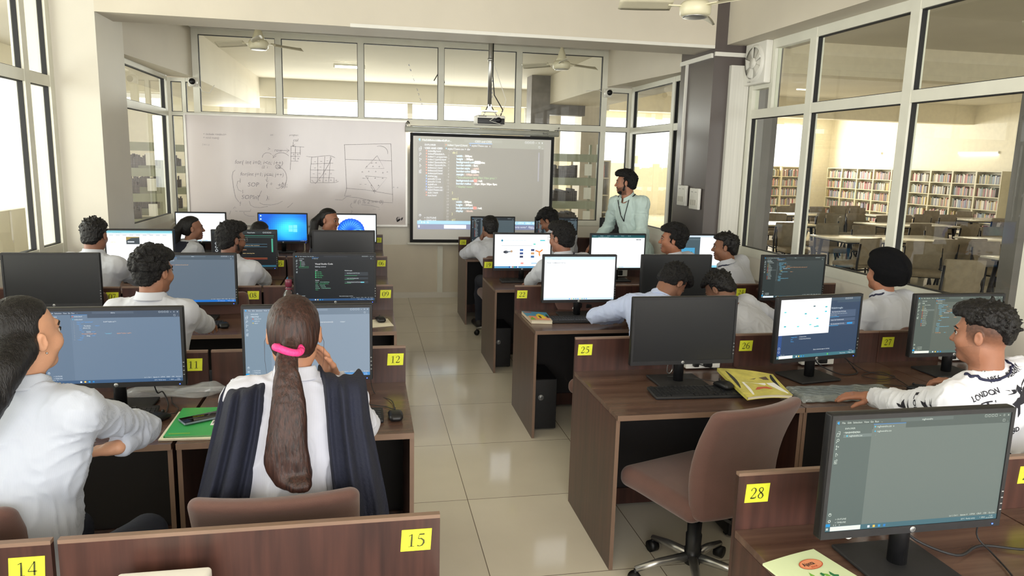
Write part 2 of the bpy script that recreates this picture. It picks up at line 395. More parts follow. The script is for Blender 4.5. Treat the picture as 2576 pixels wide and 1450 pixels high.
# far room: left, back and right glass
window_wall('window_3', 'x', XLF, [7.86, 9.72], [1.07, 2.33, 2.76], 0.08, 0.07)
window_wall('window_4', 'x', XRF, [7.93, 8.35, 9.72], [1.03, 2.30, 2.86], 0.08, 0.07)
window_wall('window_5', 'y', YB+0.03, [-2.36, -2.19, -2.04], [1.03, 2.325, 2.73], 0.045, 0.062)
window_wall('window_6', 'y', YB+0.03, [-2.04, -1.07, -0.07, 0.95, 1.98, 3.17], [2.32, 3.31], 0.075, 0.08)
window_wall('window_7', 'y', YB+0.03, [-2.04, 0.52, 2.45, 3.17], [1.03, 2.315], 0.073, 0.074)
window_wall('window_8', 'y', YB+0.03, [3.17, 3.55], [1.03, 2.318, 2.84], 0.06, 0.066)
# cable trunking along the beam and on the pillar
struct('trim_7', MB().box(-0.14, 3.42, 7.078, 7.099, 3.015, 3.045).box(3.405, 3.429, 7.12, 7.88, 2.93, 2.975)
       .box(3.43, 3.80, 7.076, 7.099, 2.945, 2.985).box(3.405, 3.429, 7.70, 7.73, 1.6, 2.93)
       .tube([(-2.06, 7.6, 3.345), (-2.06, 9.74, 3.345), (3.18, 9.74, 3.345)], 0.013, 6), PLAST)
# ------------------------------------------------------------------ beyond the left glass: a bright corridor
struct('wall_corridor', MB().box(-5.3, -5.2, -3.4, 16.2, 0, 0.95).box(-5.3, -5.2, -3.4, 16.2, 2.9, ZC)
       .box(-5.3, -5.2, -3.4, -2.0, 0.95, 2.9).box(-5.3, -5.2, 4.6, 4.9, 0.95, 2.9).box(-5.3, -5.2, 8.7, 9.6, 0.95, 2.9).box(-5.3, -5.2, 15.2, 16.2, 0.95, 2.9)
       .box(-5.2, -2.9, 15.9, 16.1, 0, 3.4), mat('corridor_wall', (246, 238, 216), 0.6, var=0.02))
d = MB().box(-5.19, -5.14, 9.62, 9.70, 0, 2.1).box(-5.19, -5.14, 10.55, 10.63, 0, 2.1).box(-5.19, -5.14, 9.70, 10.55, 2.02, 2.1)
struct('door_1', d, mat('grey_door_frame', (150, 146, 142), 0.5))
struct('wall_rear', MB().box(-2.7, 4.0, -3.4, -3.3, 0, 0.8).box(-2.7, 4.0, -3.4, -3.3, 3.1, ZC), WALL)
# back room
struct('wall_far', MB().box(-3.0, 5.2, 16.0, 16.15, 0, 1.15).box(-3.0, 5.2, 15.7, 16.15, 3.0, ZCF).box(-3.0, -1.6, 16, 16.15, 1.15, 3.0).box(3.4, 4.2, 16, 16.15, 1.15, 3.0)
       .box(0.85, 0.95, 16, 16.1, 1.15, 3.0), WALL)
DGREY = mat('grey_painted_column', (128, 122, 122), 0.5, var=0.12, scale=(6, 6, 6))
struct('wall_far_pillar', MB().box(2.86, 3.2, 13.0, 13.4, 0, ZCF).box(3.2, 3.9, 13.15, 13.4, 2.70, 2.88), DGREY)
struct('wall_far_column', MB().box(4.15, 4.55, 14.2, 14.7, 0, ZCF), mat('column_plaster', (205, 196, 182), 0.6, var=0.05))
# library shell
LW = mat('library_wall', (236, 226, 202), 0.6, var=0.03)
struct('wall_library_side', MB().box(18.0, 18.2, -3.4, 26.8, 0, 3.85), LW)
struct('wall_library_far', MB().box(4.0, 18.2, 26.5, 26.7, 0, 1.9).box(4.0, 18.2, 26.5, 26.7, 3.55, 3.85).box(4, 6, 26.5, 26.7, 1.9, 3.55).box(16.9, 18.2, 26.5, 26.7, 1.9, 3.55)
       .box(9.9, 10.0, 26.5, 26.6, 1.9, 3.55).box(13.0, 13.08, 26.5, 26.6, 1.9, 3.55).box(15.0, 15.06, 26.5, 26.6, 1.9, 3.55), LW)
struct('trim_9', MB().box(4.2, 18.0, 19.5, 19.9, 3.3, 3.85).box(4.25, 18.0, 11.0, 11.35, 3.35, 3.85), LW)
GCOL = mat('library_column_grey', (128, 124, 124), 0.5, var=0.08, scale=(3, 3, 3))
struct('wall_library_pillar', MB().box(5.16, 5.36, 9.1, 9.5, 0, 3.85), GCOL)
struct('wall_library_column', MB().box(7.22, 7.5, 7.0, 7.2, 0, 3.85), GCOL)
# ------------------------------------------------------------------ bookcases and books
SHELF = mat('bookcase_enamel', (206, 196, 164), 0.4, var=0.04)
rnd = random.Random(5)
def bookcase_mesh(w, zt, d=0.3):
    m = MB(); s = MB()
    m.box(-w/2, -w/2+0.03, 0, d, 0, zt[-1]+0.03).box(w/2-0.03, w/2, 0, d, 0, zt[-1]+0.03).box(-w/2+0.03, w/2-0.03, d-0.012, d, 0.05, zt[-1])
    for z in zt: s.box(-w/2+0.03, w/2-0.03, 0, d-0.012, z, z+0.025)
    return m, s
ZT = [0.05, 0.42, 0.79, 1.16, 1.53, 1.90]
root = thing('bookcase', 'cream steel bookcase packed with books along the library side wall', 'bookcase', (17.6, 18.3, 0), -PI/2, 'bookcases along the library side wall')
m1, s1 = bookcase_mesh(0.9, ZT); m1.build('carcass', SHELF, root); s1.build('shelves', SHELF, root)
CASES = [(17.6, 18.3+0.9*i, -PI/2) for i in range(9)]
for i in range(1, 9): dup(root, (17.6, 18.3+0.9*i, 0))
r2 = dup(root, (12.6, 26.1, 0), 0.0, 'cream steel bookcase standing below the bright library window'); r2['group'] = 'bookcases under the library window'
CASES.append((12.6, 26.1, 0.0))
for x in (13.5, 14.4, 15.3, 16.2): dup(r2, (x, 26.1, 0)); CASES.append((x, 26.1, 0.0))
r3 = dup(r2, (4.75, 15.4, 0), 0.0, 'bookcase of colourful books behind the standing teacher'); del r3['group']
CASES.append((4.75, 15.4, 0.0))
BCOL = [(150, 60, 66), (70, 78, 120), (214, 204, 180), (120, 100, 80), (196, 170, 90), (84, 110, 96), (180, 176, 172), (60, 56, 60), (200, 120, 110), (120, 140, 168), (232, 226, 214), (140, 96, 120)]
BCOL = [tuple(int(v*0.68+0.32*u_) for v, u_ in zip(c, (176, 166, 150))) for c in BCOL]
BM = [mat('book_cover_%d' % i, c, 0.5, var=0.1, scale=(30, 30, 30)) for i, c in enumerate(BCOL)]
PAGES = mat('paper_pages', (232, 224, 202), 0.8, var=0.04)
def book_mb(w, h, d, mb, M=None, mi=0, pi=1):
    mb.box(-w/2, -w/2+0.003, 0, d, 0, h, mi, M).box(w/2-0.003, w/2, 0, d, 0, h, mi, M).box(-w/2+0.003, w/2-0.003, 0, 0.004, 0, h, mi, M)
    mb.box(-w/2+0.003, w/2-0.003, 0.004, d-0.004, 0.004, h-0.004, pi, M)
protos = []
slots = []
for (cx, cy, rz) in CASES:
    far_white = rz == 0.0 and cy > 20
    for t in range(5):
        x = -0.40
        lim = 0.40-(rnd.random()*0.12 if rnd.random() < 0.5 else 0)
        while x < lim:
            k = rnd.randrange(36); w = 0.024+0.006*(k % 4)
            if x+w > lim+0.01: break
            slots.append((cx, cy, rz, x+w/2, ZT[t]+0.025, k)); x += w+0.001
            if rnd.random() < 0.02: x += 0.07
for k in range(36):
    w = 0.024+0.006*(k % 4); h = 0.21+0.02*((k*7) % 4); protos.append((w, h, 0.17, (k*5+k//4) % 12))
rest = MB(); near = []
for sl in slots:
    R = Matrix.Translation((sl[0], sl[1], 0)) @ Matrix.Rotation(sl[2], 4, 'Z')
    p = R @ Vector((sl[3], 0.05, sl[4])); near.append(((p-Vector((0, 0, HC))).length + (50 if p.y < 16 else 0) + (30 if sl[4] < 0.5 else 0), p, sl))
near.sort(key=lambda a: a[0])
pm = {}
for i, (dist, p, sl) in enumerate(near):
    k = sl[5]; w, h, d, c = protos[k]
    if i < 300:
        if k not in pm:
            mb = MB(); book_mb(w, h, d, mb); o = mb.build('book', [BM[c], PAGES]); pm[k] = o
        else: o = pm[k].copy(); COL.objects.link(o)
        o.location = p; o.rotation_euler = (0, 0, sl[2])
        tag(o, 'book standing upright in the library side wall bookcases', 'book', 'books in the library side wall bookcases')
    else:
        book_mb(w, h, d, rest, Matrix.Translation(p) @ Matrix.Rotation(sl[2], 4, 'Z'), c, 12)
o = rest.build('books', BM+[PAGES]); tag(o, 'rows of further books filling the distant bookcases', 'books', kind='stuff')
# ------------------------------------------------------------------ library tables and chairs
TTOP = mat('library_table_top', (214, 206, 184), 0.15, var=0.04, scale=(3, 3, 3), spec=0.6)
TAN = mat('taupe_upholstery', (146, 132, 112), 0.8, var=0.10, scale=(12, 12, 12), bump=0.15, bscale=(250, 250, 250))
def lib_table(x0, x1, y0, y1, label):
    t = thing('library_table', label, 'table', ((x0+x1)/2, (y0+y1)/2, 0)); w, d = (x1-x0)/2, (y1-y0)/2
    MB().rbox(0, 0, 0.735, 2*w, 2*d, 0.03, 0.014, 2).build('tabletop', TTOP, t)
    MB().box(-w+0.1, w-0.1, -d+0.1, d-0.1, 0.69, 0.718).build('apron', DMETAL, t)
    for sx in (-1, 1):
        for sy in (-1, 1): MB().tube([(sx*(w-0.16), sy*(d-0.14), 0.70), (sx*(w-0.10), sy*(d-0.08), 0.0)], 0.028, 10).build('leg', DMETAL, t)
lib_table(8.2, 9.8, 7.6, 8.5, 'pale library table nearest the glass at the right edge of the photo')
lib_table(7.4, 9.7, 10.25, 11.25, 'long pale library table seen left of the black turban')
lib_table(10.1, 11.9, 10.1, 11.1, 'pale library table to the right, behind the chair pair')
lib_table(7.1, 8.9, 13.1, 14.1, 'pale library table at the left beside the grey library column')
lib_table(10.3, 12.2, 13.1, 14.1, 'pale library table in the middle of the second row')
lib_table(9.6, 11.4, 16.1, 17.0, 'pale library table at the left in the third row')
lib_table(12.3, 13.9, 16.0, 16.8, 'pale library table in the middle of the third row')
lib_table(14.0, 15.8, 14.9, 15.9, 'pale library table at the right, close to the bookcases')
c0 = thing('library_chair', 'taupe upholstered library chair with dark metal legs', 'chair', (0, 0, 0), 0, 'taupe chairs at the library tables')
def cb(p):
    return (p.x*(1-0.10*(p.z < 0)), p.y-0.10*(1-(p.x/0.24)**2)*0.4-0.10*p.z, p.z)
MB().rbox(0, -0.21, 0.66, 0.47, 0.045, 0.40, 0.02, 3, fn=cb, seg=8).build('backrest', TAN, c0)
MB().rbox(0, 0.02, 0.44, 0.47, 0.46, 0.075, 0.035, 3, fn=lambda p: (p.x*(1-0.5*max(0, p.y-0.05)), p.y, p.z), seg=5).build('seat', TAN, c0)
for sx in (-1, 1):
    MB().tube([(sx*0.20, 0.16, 0.41), (sx*0.21, 0.20, 0.2), (sx*0.23, 0.24, 0)], 0.016, 8).build('leg', DMETAL, c0)
    MB().tube([(sx*0.235, -0.235, 0.78), (sx*0.24, -0.21, 0.5), (sx*0.22, -0.20, 0.3), (sx*0.23, -0.30, 0)], 0.016, 8).build('leg', DMETAL, c0)
MB().tube([(-0.20, 0.17, 0.40), (0.20, 0.17, 0.40), (0.22, -0.2, 0.38), (-0.22, -0.2, 0.38), (-0.20, 0.17, 0.40)], 0.012, 6).build('seat_frame', DMETAL, c0)
# (x, y, facing) facing 0 = towards +y
LCH = [(10.5, 15.6, 0), (11.2, 15.5, 0), (12.3, 19.2, PI), (8.2, 14.5, PI), (8.9, 14.75, 2.8), (11.9, 17.6, PI), (9.75, 14.2, 0.9), (12.9, 18.2, 3.0), (13.5, 18.3, 3.2),
       (10.3, 14.5, PI), (12.9, 17.3, PI), (10.9, 14.6, PI), (11.5, 14.4, 3.3), (12.1, 14.6, PI), (8.2, 11.7, PI), (7.35, 11.6, 2.9), (8.95, 11.7, PI), (8.55, 9.75, 0.1), (9.2, 9.9, -0.15),
       (7.3, 9.85, 0.3), (15.4, 16.4, PI), (14.5, 16.5, PI), (14.2, 14.5, 0), (11.7, 12.7, 0.1), (10.6, 12.7, 0), (10.4, 11.6, PI), (12.5, 12.9, 0.9), (11.6, 11.6, 3.0), (7.75, 8.95, 2.6),
       (10.2, 9.65, 0.1), (13.5, 13.3, -0.6), (9.0, 9.0, PI), (11.2, 9.7, 0), (8.35, 7.15, 0.1), (7.7, 12.65, 0), (8.5, 12.6, 0.1), (13.0, 15.5, 0), (13.7, 15.5, 0), (6.9, 7.5, -0.25), (10.8, 17.4, PI), (6.6, 13.6, -1.5)]
for i, (x, y, a) in enumerate(LCH):
    if i == 0: c0.location = (x, y, 0); c0.rotation_euler = (0, 0, a)
    else: dup(c0, (x, y, 0), a)
TUBEM = mat('tube_light_glow', (255, 252, 244), 0.4, var=0, emis=(255, 250, 238), estr=14)
def tube_light(loc, rz, label, power=18, L=1.2):
    t = thing('tube_light', label, 'light', loc, rz, None)
    MB().box(-L/2, L/2, -0.02, 0.02, 0.02, 0.055).build('batten', PLAST, t)
    MB().tube([(-L/2+0.02, 0, 0), (L/2-0.02, 0, 0)], 0.013, 10).build('lamp_tube', TUBEM, t)
    for s in (-1, 1): MB().box(s*(L/2-0.01)-0.012, s*(L/2-0.01)+0.012, -0.018, 0.018, -0.018, 0.03).build('holder', PLAST, t)
tube_light((17.975, 24.2, 2.45), PI/2, 'glowing tube light on the library side wall, the left one', L=1.5)
tube_light((17.975, 19.2, 2.45), PI/2, 'glowing tube light on the library side wall, the right one', L=1.5)
tube_light((-0.27, 12.6, 3.29), 0, 'short glowing tube light under the ceiling of the back room', L=0.5)
tube_light((6.5, 9.9, 3.76), PI/2, 'glowing tube light under the library ceiling near the glass', L=1.3)
# ------------------------------------------------------------------ steel racks behind the glass
RG = mat('rack_grey_green', (150, 152, 132), 0.4, 0.2, var=0.05)
FILES = mat('stacked_files', (104, 98, 98), 0.8, var=0.35, scale=(4, 60, 60), ramp=(0.2, 0.8))
def rack(loc, rz, w, label):
    t = thing('steel_rack', label, 'rack', loc, rz)
    m = MB()
    for sx in (-1, 1):
        for y in (0.0, 0.42): m.box(sx*w/2-0.02, sx*w/2+0.02, y, y+0.03, 0, 2.15)
    m.build('uprights', RG, t)
    for i in range(6):
        z = 0.12+0.37*i
        MB().box(-w/2+0.02, w/2-0.02, 0.0, 0.44, z, z+0.02).box(-w/2+0.02, w/2-0.02, -0.004, 0.0, z-0.10, z+0.02).build('shelf', RG, t)
        if i < 5:
            f = MB(); x = -w/2+0.06; n = 0
            while x < w/2-0.32:
                ww = rnd.uniform(0.016, 0.04)
                hh = rnd.uniform(0.12, 0.2); f.box(x, x+ww-0.003, 0.06, 0.36, z+0.02, z+0.02+hh); x += ww
            o = f.build('files', FILES, t); o['kind'] = 'stuff'
            MB().box(w/2-0.22, w/2-0.10, -0.012, -0.006, z+0.06, z+0.24).build('card', PLAST, t)
rack((2.85, 11.3, 0), 0, 1.5, 'grey steel rack of dark files seen right of the projector screen')
rack((0.35, 11.3, 0), 0, 1.0, 'grey steel rack glimpsed between whiteboard and projector screen')
rack((-3.7, 11.4, 0), 0.35, 1.6, 'grey steel rack behind the left corner glass')
rack((-3.6, 13.8, 0), 0.2, 1.4, 'grey steel rack farther back behind the left corner glass')
# ------------------------------------------------------------------ ceiling fans
FANM = mat('fan_cream_enamel', (226, 220, 190), 0.35, var=0.02, spec=0.6)
FANB = mat('fan_blade_enamel', (206, 200, 176), 0.4, var=0.03)
def ceiling_fan(x, y, z, zc, rz, label):
    t = thing('ceiling_fan', label, 'fan', (x, y, z), rz)
    t.scale = (0.86, 0.86, 1)
    MB().tube([(0, 0, 0.16), (0, 0, zc-z)], 0.012, 10).lathe([(0.012, zc-z-0.075), (0.05, zc-z-0.06), (0.06, zc-z-0.01), (0.055, zc-z)], 20).build('downrod', FANM, t)
    MB().lathe([(0.03, -0.055), (0.10, -0.052), (0.118, -0.04), (0.122, 0.0), (0.12, 0.02), (0.10, 0.04), (0.06, 0.045)], 32).build('motor', FANM, t)
    MB().lathe([(0.075, 0.045), (0.07, 0.07), (0.05, 0.12), (0.028, 0.17), (0.014, 0.21)], 24).build('canopy_cover', FANM, t)
    MB().lathe([(0.08, -0.062), (0.095, -0.06), (0.098, -0.054)], 24).build('base_cap', METAL, t)
    for k in range(3):
        a = 2*PI*k/3; R = Matrix.Rotation(a, 4, 'Z')
        def bl(u, v, R=R):
            r = 0.19+0.42*u; w = 0.055+0.012*math.sin(u*PI)
            if u > 0.93: w *= 1-0.35*(u-0.93)/0.07
            return R @ Vector((r, (v-0.5)*2*w, 0.012+0.022*(v-0.5)*2-0.01*u))
        MB().grid(bl, 14, 4, 0, None, True, 0.003).build('blade', FANB, t)
        MB().box(0.10, 0.22, -0.02, 0.02, 0.006, 0.014, 0, R).build('blade_arm', FANM, t)
ceiling_fan(2.18, 4.85, 2.90, ZC, 0.95, 'cream ceiling fan nearest the camera, at the top right')
ceiling_fan(2.28, 8.75, 3.00, ZCF, 0.35, 'cream ceiling fan right of the projector pole')
ceiling_fan(-1.14, 8.6, 3.03, ZCF, 0.6, 'cream ceiling fan above the whiteboard')
ceiling_fan(6.2, 5.55, 3.2, 3.85, 0.2, 'ceiling fan in the library seen through the right glass')
# ------------------------------------------------------------------ exhaust fan, cameras, switchboards
t = thing('exhaust_fan', 'square white exhaust fan set high in the right glass beside the pillar', 'fan', (3.78, 6.86, 2.86), PI/2)
MB().rbox(0, 0, 0, 0.40, 0.07, 0.40, 0.012, 2).build('housing', PLAST, t)
def ring(R0, R1, y, n=40):
    m = MB(); vs = []
    for k in range(n):
        a = 2*PI*k/n; vs += [(R0*math.cos(a), y[0], R0*math.sin(a)), (R1*math.cos(a), y[1], R1*math.sin(a))]
    return m.add(vs, [(2*k, 2*k+1, (2*k+3) % (2*n), (2*k+2) % (2*n)) for k in range(n)], 0, None, True)
SHADE = mat('fan_recess_plastic', (222, 219, 210), 0.5)
MB().tube([(0, 0.036, 0), (0, 0.046, 0)], 0.165, 40).build('recess_disc', SHADE, t)
m = ring(0.15, 0.165, (0.060, 0.052)); m.sm = [True]*len(m.f); m.add(*[(lambda r: (r.v, r.f))(ring(0.165, 0.18, (0.052, 0.036)))][0], 0, None, True); m.build('rim', PLAST, t)
MB().tube([(0, 0.046, 0), (0, 0.066, 0)], [0.055, 0.05], 24).build('hub', PLAST, t)
for k in range(5):
    R = Matrix.Rotation(2*PI*k/5, 4, 'Y')
    MB().grid(lambda u, v: R @ Vector((0.05+0.095*u, 0.048+0.014*v, (v-0.5)*(0.05+0.06*u))), 4, 3, 0, None, True, 0.002).build('blade', PLAST, t)
m = MB(); put_text(m, 'Crompton', -0.02, 0, 0.014, 0); 
m.v = [(-v[0]+0.10, 0.0362, v[2]-0.175) for v in m.v]; m.build('brand_lettering', mat('lettering_dark', (40, 40, 44)), t)
def cctv(x, y, z, label, a):
    t = thing('security_camera', label, 'camera', (x, y, z), a)
    MB().rbox(0, 0.03, 0.0, 0.11, 0.03, 0.11, 0.014, 3).build('mount', PLAST, t)
    bm_ = MB(); bm_.lathe([(0.0, -0.07), (0.035, -0.066), (0.05, -0.045), (0.056, -0.01), (0.05, 0.03), (0.03, 0.05)], 24, M=Matrix.Rotation(PI/2, 4, 'X') @ Matrix.Scale(-1, 4, (0, 0, 1)))
    bm_.v = [(v[0], -abs(v[1]) if False else v[1], v[2]) for v in bm_.v]; bm_.build('housing', PLAST, t)
    MB().tube([(0, -0.060, 0), (0, -0.078, 0)], 0.036, 20).build('lens', BLACK, t)
    MB().tube([(0.05, 0.03, 0), (0.1, 0.05, -0.1), (0.18, 0.05, -0.12), (0.24, 0.05, -0.02)] if a > 0 else [(-0.05, 0.03, 0), (-0.12, 0.04, 0.04), (-0.3, 0.05, 0.02)], 0.004, 6).build('cable', PLAST, t)
cctv(-2.06, 9.70, 2.70, 'white security camera in the left back corner above the whiteboard', 0.12)
cctv(3.19, 9.70, 2.79, 'white security camera on the right back post', -0.05)
def switchboard(y0, y1, z0, z1, x, label, axis='x'):
    t = thing('switchboard', label, 'switchboard', (x, (y0+y1)/2, (z0+z1)/2), 0 if axis == 'y' else -PI/2)
    w, h = abs(y1-y0), z1-z0
    MB().rbox(0, -0.012, 0, w, 0.03, h, 0.006, 2).build('plate', PLAST, t)
    for i in range(3):
        MB().box(-w*0.32+i*w*0.24, -w*0.32+i*w*0.24+w*0.16, -0.034, -0.027, -h*0.30, -h*0.05).build('switch', mat('switch_grey', (205, 202, 192)), t)
    for sx in (-0.2, 0.2):
        for dx, dz in ((-0.02, 0.05), (0.02, 0.05), (0, 0.09)): MB().tube([(sx*w+dx*0.6, -0.0275, h*0.1+dz), (sx*w+dx*0.6, -0.029, h*0.1+dz)], 0.004, 8).build('socket_hole', BLACK, t)
switchboard(7.70, 7.48, 1.42, 1.64, 3.415, 'white switchboard on the dark pillar, the left of two')
switchboard(7.38, 7.16, 1.40, 1.62, 3.415, 'white switchboard on the dark pillar, the right of two')
# ------------------------------------------------------------------ projector on its pole
t = thing('projector', 'black and white ceiling projector hanging on a grey pole', 'projector', (1.30, 8.0, 0))
MB().tube([(0, 0, 2.43), (0, 0, ZCF)], 0.022, 14).tube([(0, 0, 2.9), (0, 0, 2.93)], 0.028, 14).build('pole', METAL, t)
MB().box(-0.08, 0.08, -0.07, 0.07, 2.37, 2.385).box(-0.02, 0.02, -0.02, 0.02, 2.385, 2.45).tube([(-0.07, -0.06, 2.335), (-0.02, 0, 2.43)], 0.006).tube([(0.07, -0.06, 2.335), (0.02, 0, 2.43)], 0.006).build('bracket', METAL, t)
MB().rbox(0.0, 0, 2.28, 0.31, 0.25, 0.10, 0.02, 3).build('body', PLAST, t)
MB().rbox(0.0, -0.119, 2.27, 0.29, 0.02, 0.062, 0.006, 2).build('front_panel', BLACK, t)
MB().tube([(0.08, -0.10, 2.28), (0.08, -0.140, 2.28)], 0.03, 20).build('lens_ring', DMETAL, t)
mv = MB()
for i in range(7): mv.box(-0.13+i*0.012, -0.126+i*0.012, -0.1275, -0.1265, 2.31, 2.324)
mv.build('vent', BLACK, t)
MB().tube([(0.03, 0, 3.3), (0.03, 0.0, 2.75), (0.05, 0, 2.55), (0.15, 0.02, 2.40), (0.13, 0.05, 2.33)], 0.006, 8).build('power_cable', BLACK, t)
MB().tube([(0.03, 0, 2.9), (0.1, -0.02, 2.7), (0.17, -0.05, 2.50), (0.13, -0.10, 2.37), (-0.02, -0.15, 2.27), (0.10, -0.13, 2.24)], 0.004, 8).build('video_cable', PLAST, t)
# ceiling hook wires in the back room
w = MB().tube([(1.15, 12.0, 3.36), (1.12, 12.0, 3.2), (1.05, 12, 3.08)], 0.008).tube([(1.15, 12.0, 3.3), (1.20, 12.0, 3.15), (1.22, 12, 3.05)], 0.006).build('hanging_wires', BLACKM); tag(w, 'loose black wires hanging from the back room ceiling', 'wires')
# ------------------------------------------------------------------ screens: pictures drawn as flat shapes on the screen face
SCRM = emit_attr_mat('screen_glow', 0.80)
OFFM = mat('switched_off_screen', (34, 35, 37), 0.32, var=0.02, spec=0.5)
LED = mat('blue_power_led', (40, 60, 255), 0.5, var=0, emis=(50, 80, 255), estr=6)
class Canvas:
    def __init__(s, w, h, base, y=0.0, gain=1.0): s.mb = MB(); s.w = w; s.h = h; s.y = y; s.g = gain; s.rect(0, 0, 1, 1, base, 0)
    def P(s, u, v): return (-s.w/2+u*s.w, s.h/2-v*s.h)
    def c(s, col): return tuple(x*s.g for x in lin(col))
    def rect(s, u0, v0, u1, v1, col, L=1):
        (x0, z1), (x1, z0) = s.P(u0, v0), s.P(u1, v1); y = s.y-0.0003*L
        s.mb.quad((x0, y, z0), (x1, y, z0), (x1, y, z1), (x0, y, z1), 0, None, s.c(col))
    def text(s, t, u, v, hv, col, L=2, align='l', bold=False, sx=1.0):
        x, z = s.P(u, v+hv); put_text(s.mb, t, x, z, hv*s.h, s.y-0.0003*L, 0, s.c(col), align, bold, sx)
    def line(s, pts, wd, col, L=2, close=False):
        if close: pts = list(pts)+[pts[0]]
        q = [(s.P(*p)[0], s.P(*p)[1], wd*s.w/2) for p in pts]
        ribbon(s.mb, q, s.y-0.0003*L, 0, col=s.c(col))
    def poly(s, pts, col, L=1):
        q = [s.P(*p) for p in pts]
        s.mb.add([(x, s.y-0.0003*L, z) for x, z in q], [tuple(range(len(q)))], 0, None, False, s.c(col))
    def disc(s, u, v, r, col, L=2, n=16, a0=0, a1=2*PI, r2=None):
        k = s.w/s.h
        s.poly([(u+r*math.cos(a0+(a1-a0)*i/n), v+(r2 or r)*k*math.sin(a0+(a1-a0)*i/n)) for i in range(n)], col, L)
    def circle(s, u, v, r, wd, col, L=2, n=18):
        k = s.w/s.h; s.line([(u+r*math.cos(2*PI*i/n), v+r*k*math.sin(2*PI*i/n)) for i in range(n+1)], wd, col, L)
def taskbar(c, v0, col, fg=(235, 240, 245), search=None, tray='22°C  Partly sunny', icons=(0.24, 0.27, 0.30, 0.33)):
    c.rect(0, v0, 1, 1, col, 2); h = 1-v0
    for (a, b) in ((0.008, 0), (0.014, 0), (0.008, 1), (0.014, 1)): c.rect(a, v0+h*(0.30+0.22*b), a+0.005, v0+h*(0.48+0.22*b), fg, 3)
    if search: c.rect(0.03, v0+h*0.06, 0.20, v0+h*0.94, search, 3)
    for i, u in enumerate(icons): c.rect(u, v0+h*0.28, u+0.013, v0+h*0.76, [(225, 232, 238), (240, 200, 90), (60, 160, 220), (40, 130, 200)][i % 4], 3)
    c.text(tray, 0.87, v0+h*0.36, h*0.30, fg, 3, 'r'); c.text('^  ENG', 0.93, v0+h*0.36, h*0.30, fg, 3, 'r')
    c.text('11:20', 0.975, v0+h*0.14, h*0.26, fg, 3, 'r'); c.text('14-10-2024', 0.98, v0+h*0.56, h*0.26, fg, 3, 'r')
def vs_icons(c, col, u=0.022, k=1.0):
    r = 0.008*k
    c.line([(u-r, 0.115), (u+r*0.4, 0.115), (u+r*0.4, 0.145), (u-r, 0.145)], 0.0022, col, 3, True); c.line([(u-r*0.3, 0.10), (u+r, 0.10), (u+r, 0.13)], 0.002, col, 3)
    c.circle(u+0.001, 0.176, r*0.75, 0.002, col, 3); c.line([(u-r*0.5, 0.188), (u-r*1.1, 0.20)], 0.0025, col, 3)
    c.circle(u-r*0.5, 0.228, r*0.3, 0.0018, col, 3); c.circle(u-r*0.5, 0.255, r*0.3, 0.0018, col, 3); c.circle(u+r*0.7, 0.235, r*0.3, 0.0018, col, 3); c.line([(u-r*0.5, 0.233), (u-r*0.5, 0.25)], 0.0016, col, 3)
    c.line([(u-r*0.4, 0.29), (u+r, 0.305), (u-r*0.4, 0.322)], 0.002, col, 3, True)
    for a, b in ((-r, 0.355), (-r, 0.372), (0, 0.372)): c.line([(u+a, b), (u+a+r*0.8, b), (u+a+r*0.8, b+0.014), (u+a, b+0.014)], 0.0016, col, 3, True)
    c.line([(u+0.2*r, 0.348), (u+r, 0.348), (u+r, 0.362), (u+0.2*r, 0.362)], 0.0016, col, 3, True)
    c.circle(u, 0.845, r*0.95, 0.0018, col, 3); c.disc(u, 0.84, r*0.35, col, 3); c.circle(u, 0.905, r*0.8, 0.003, col, 3, 8)
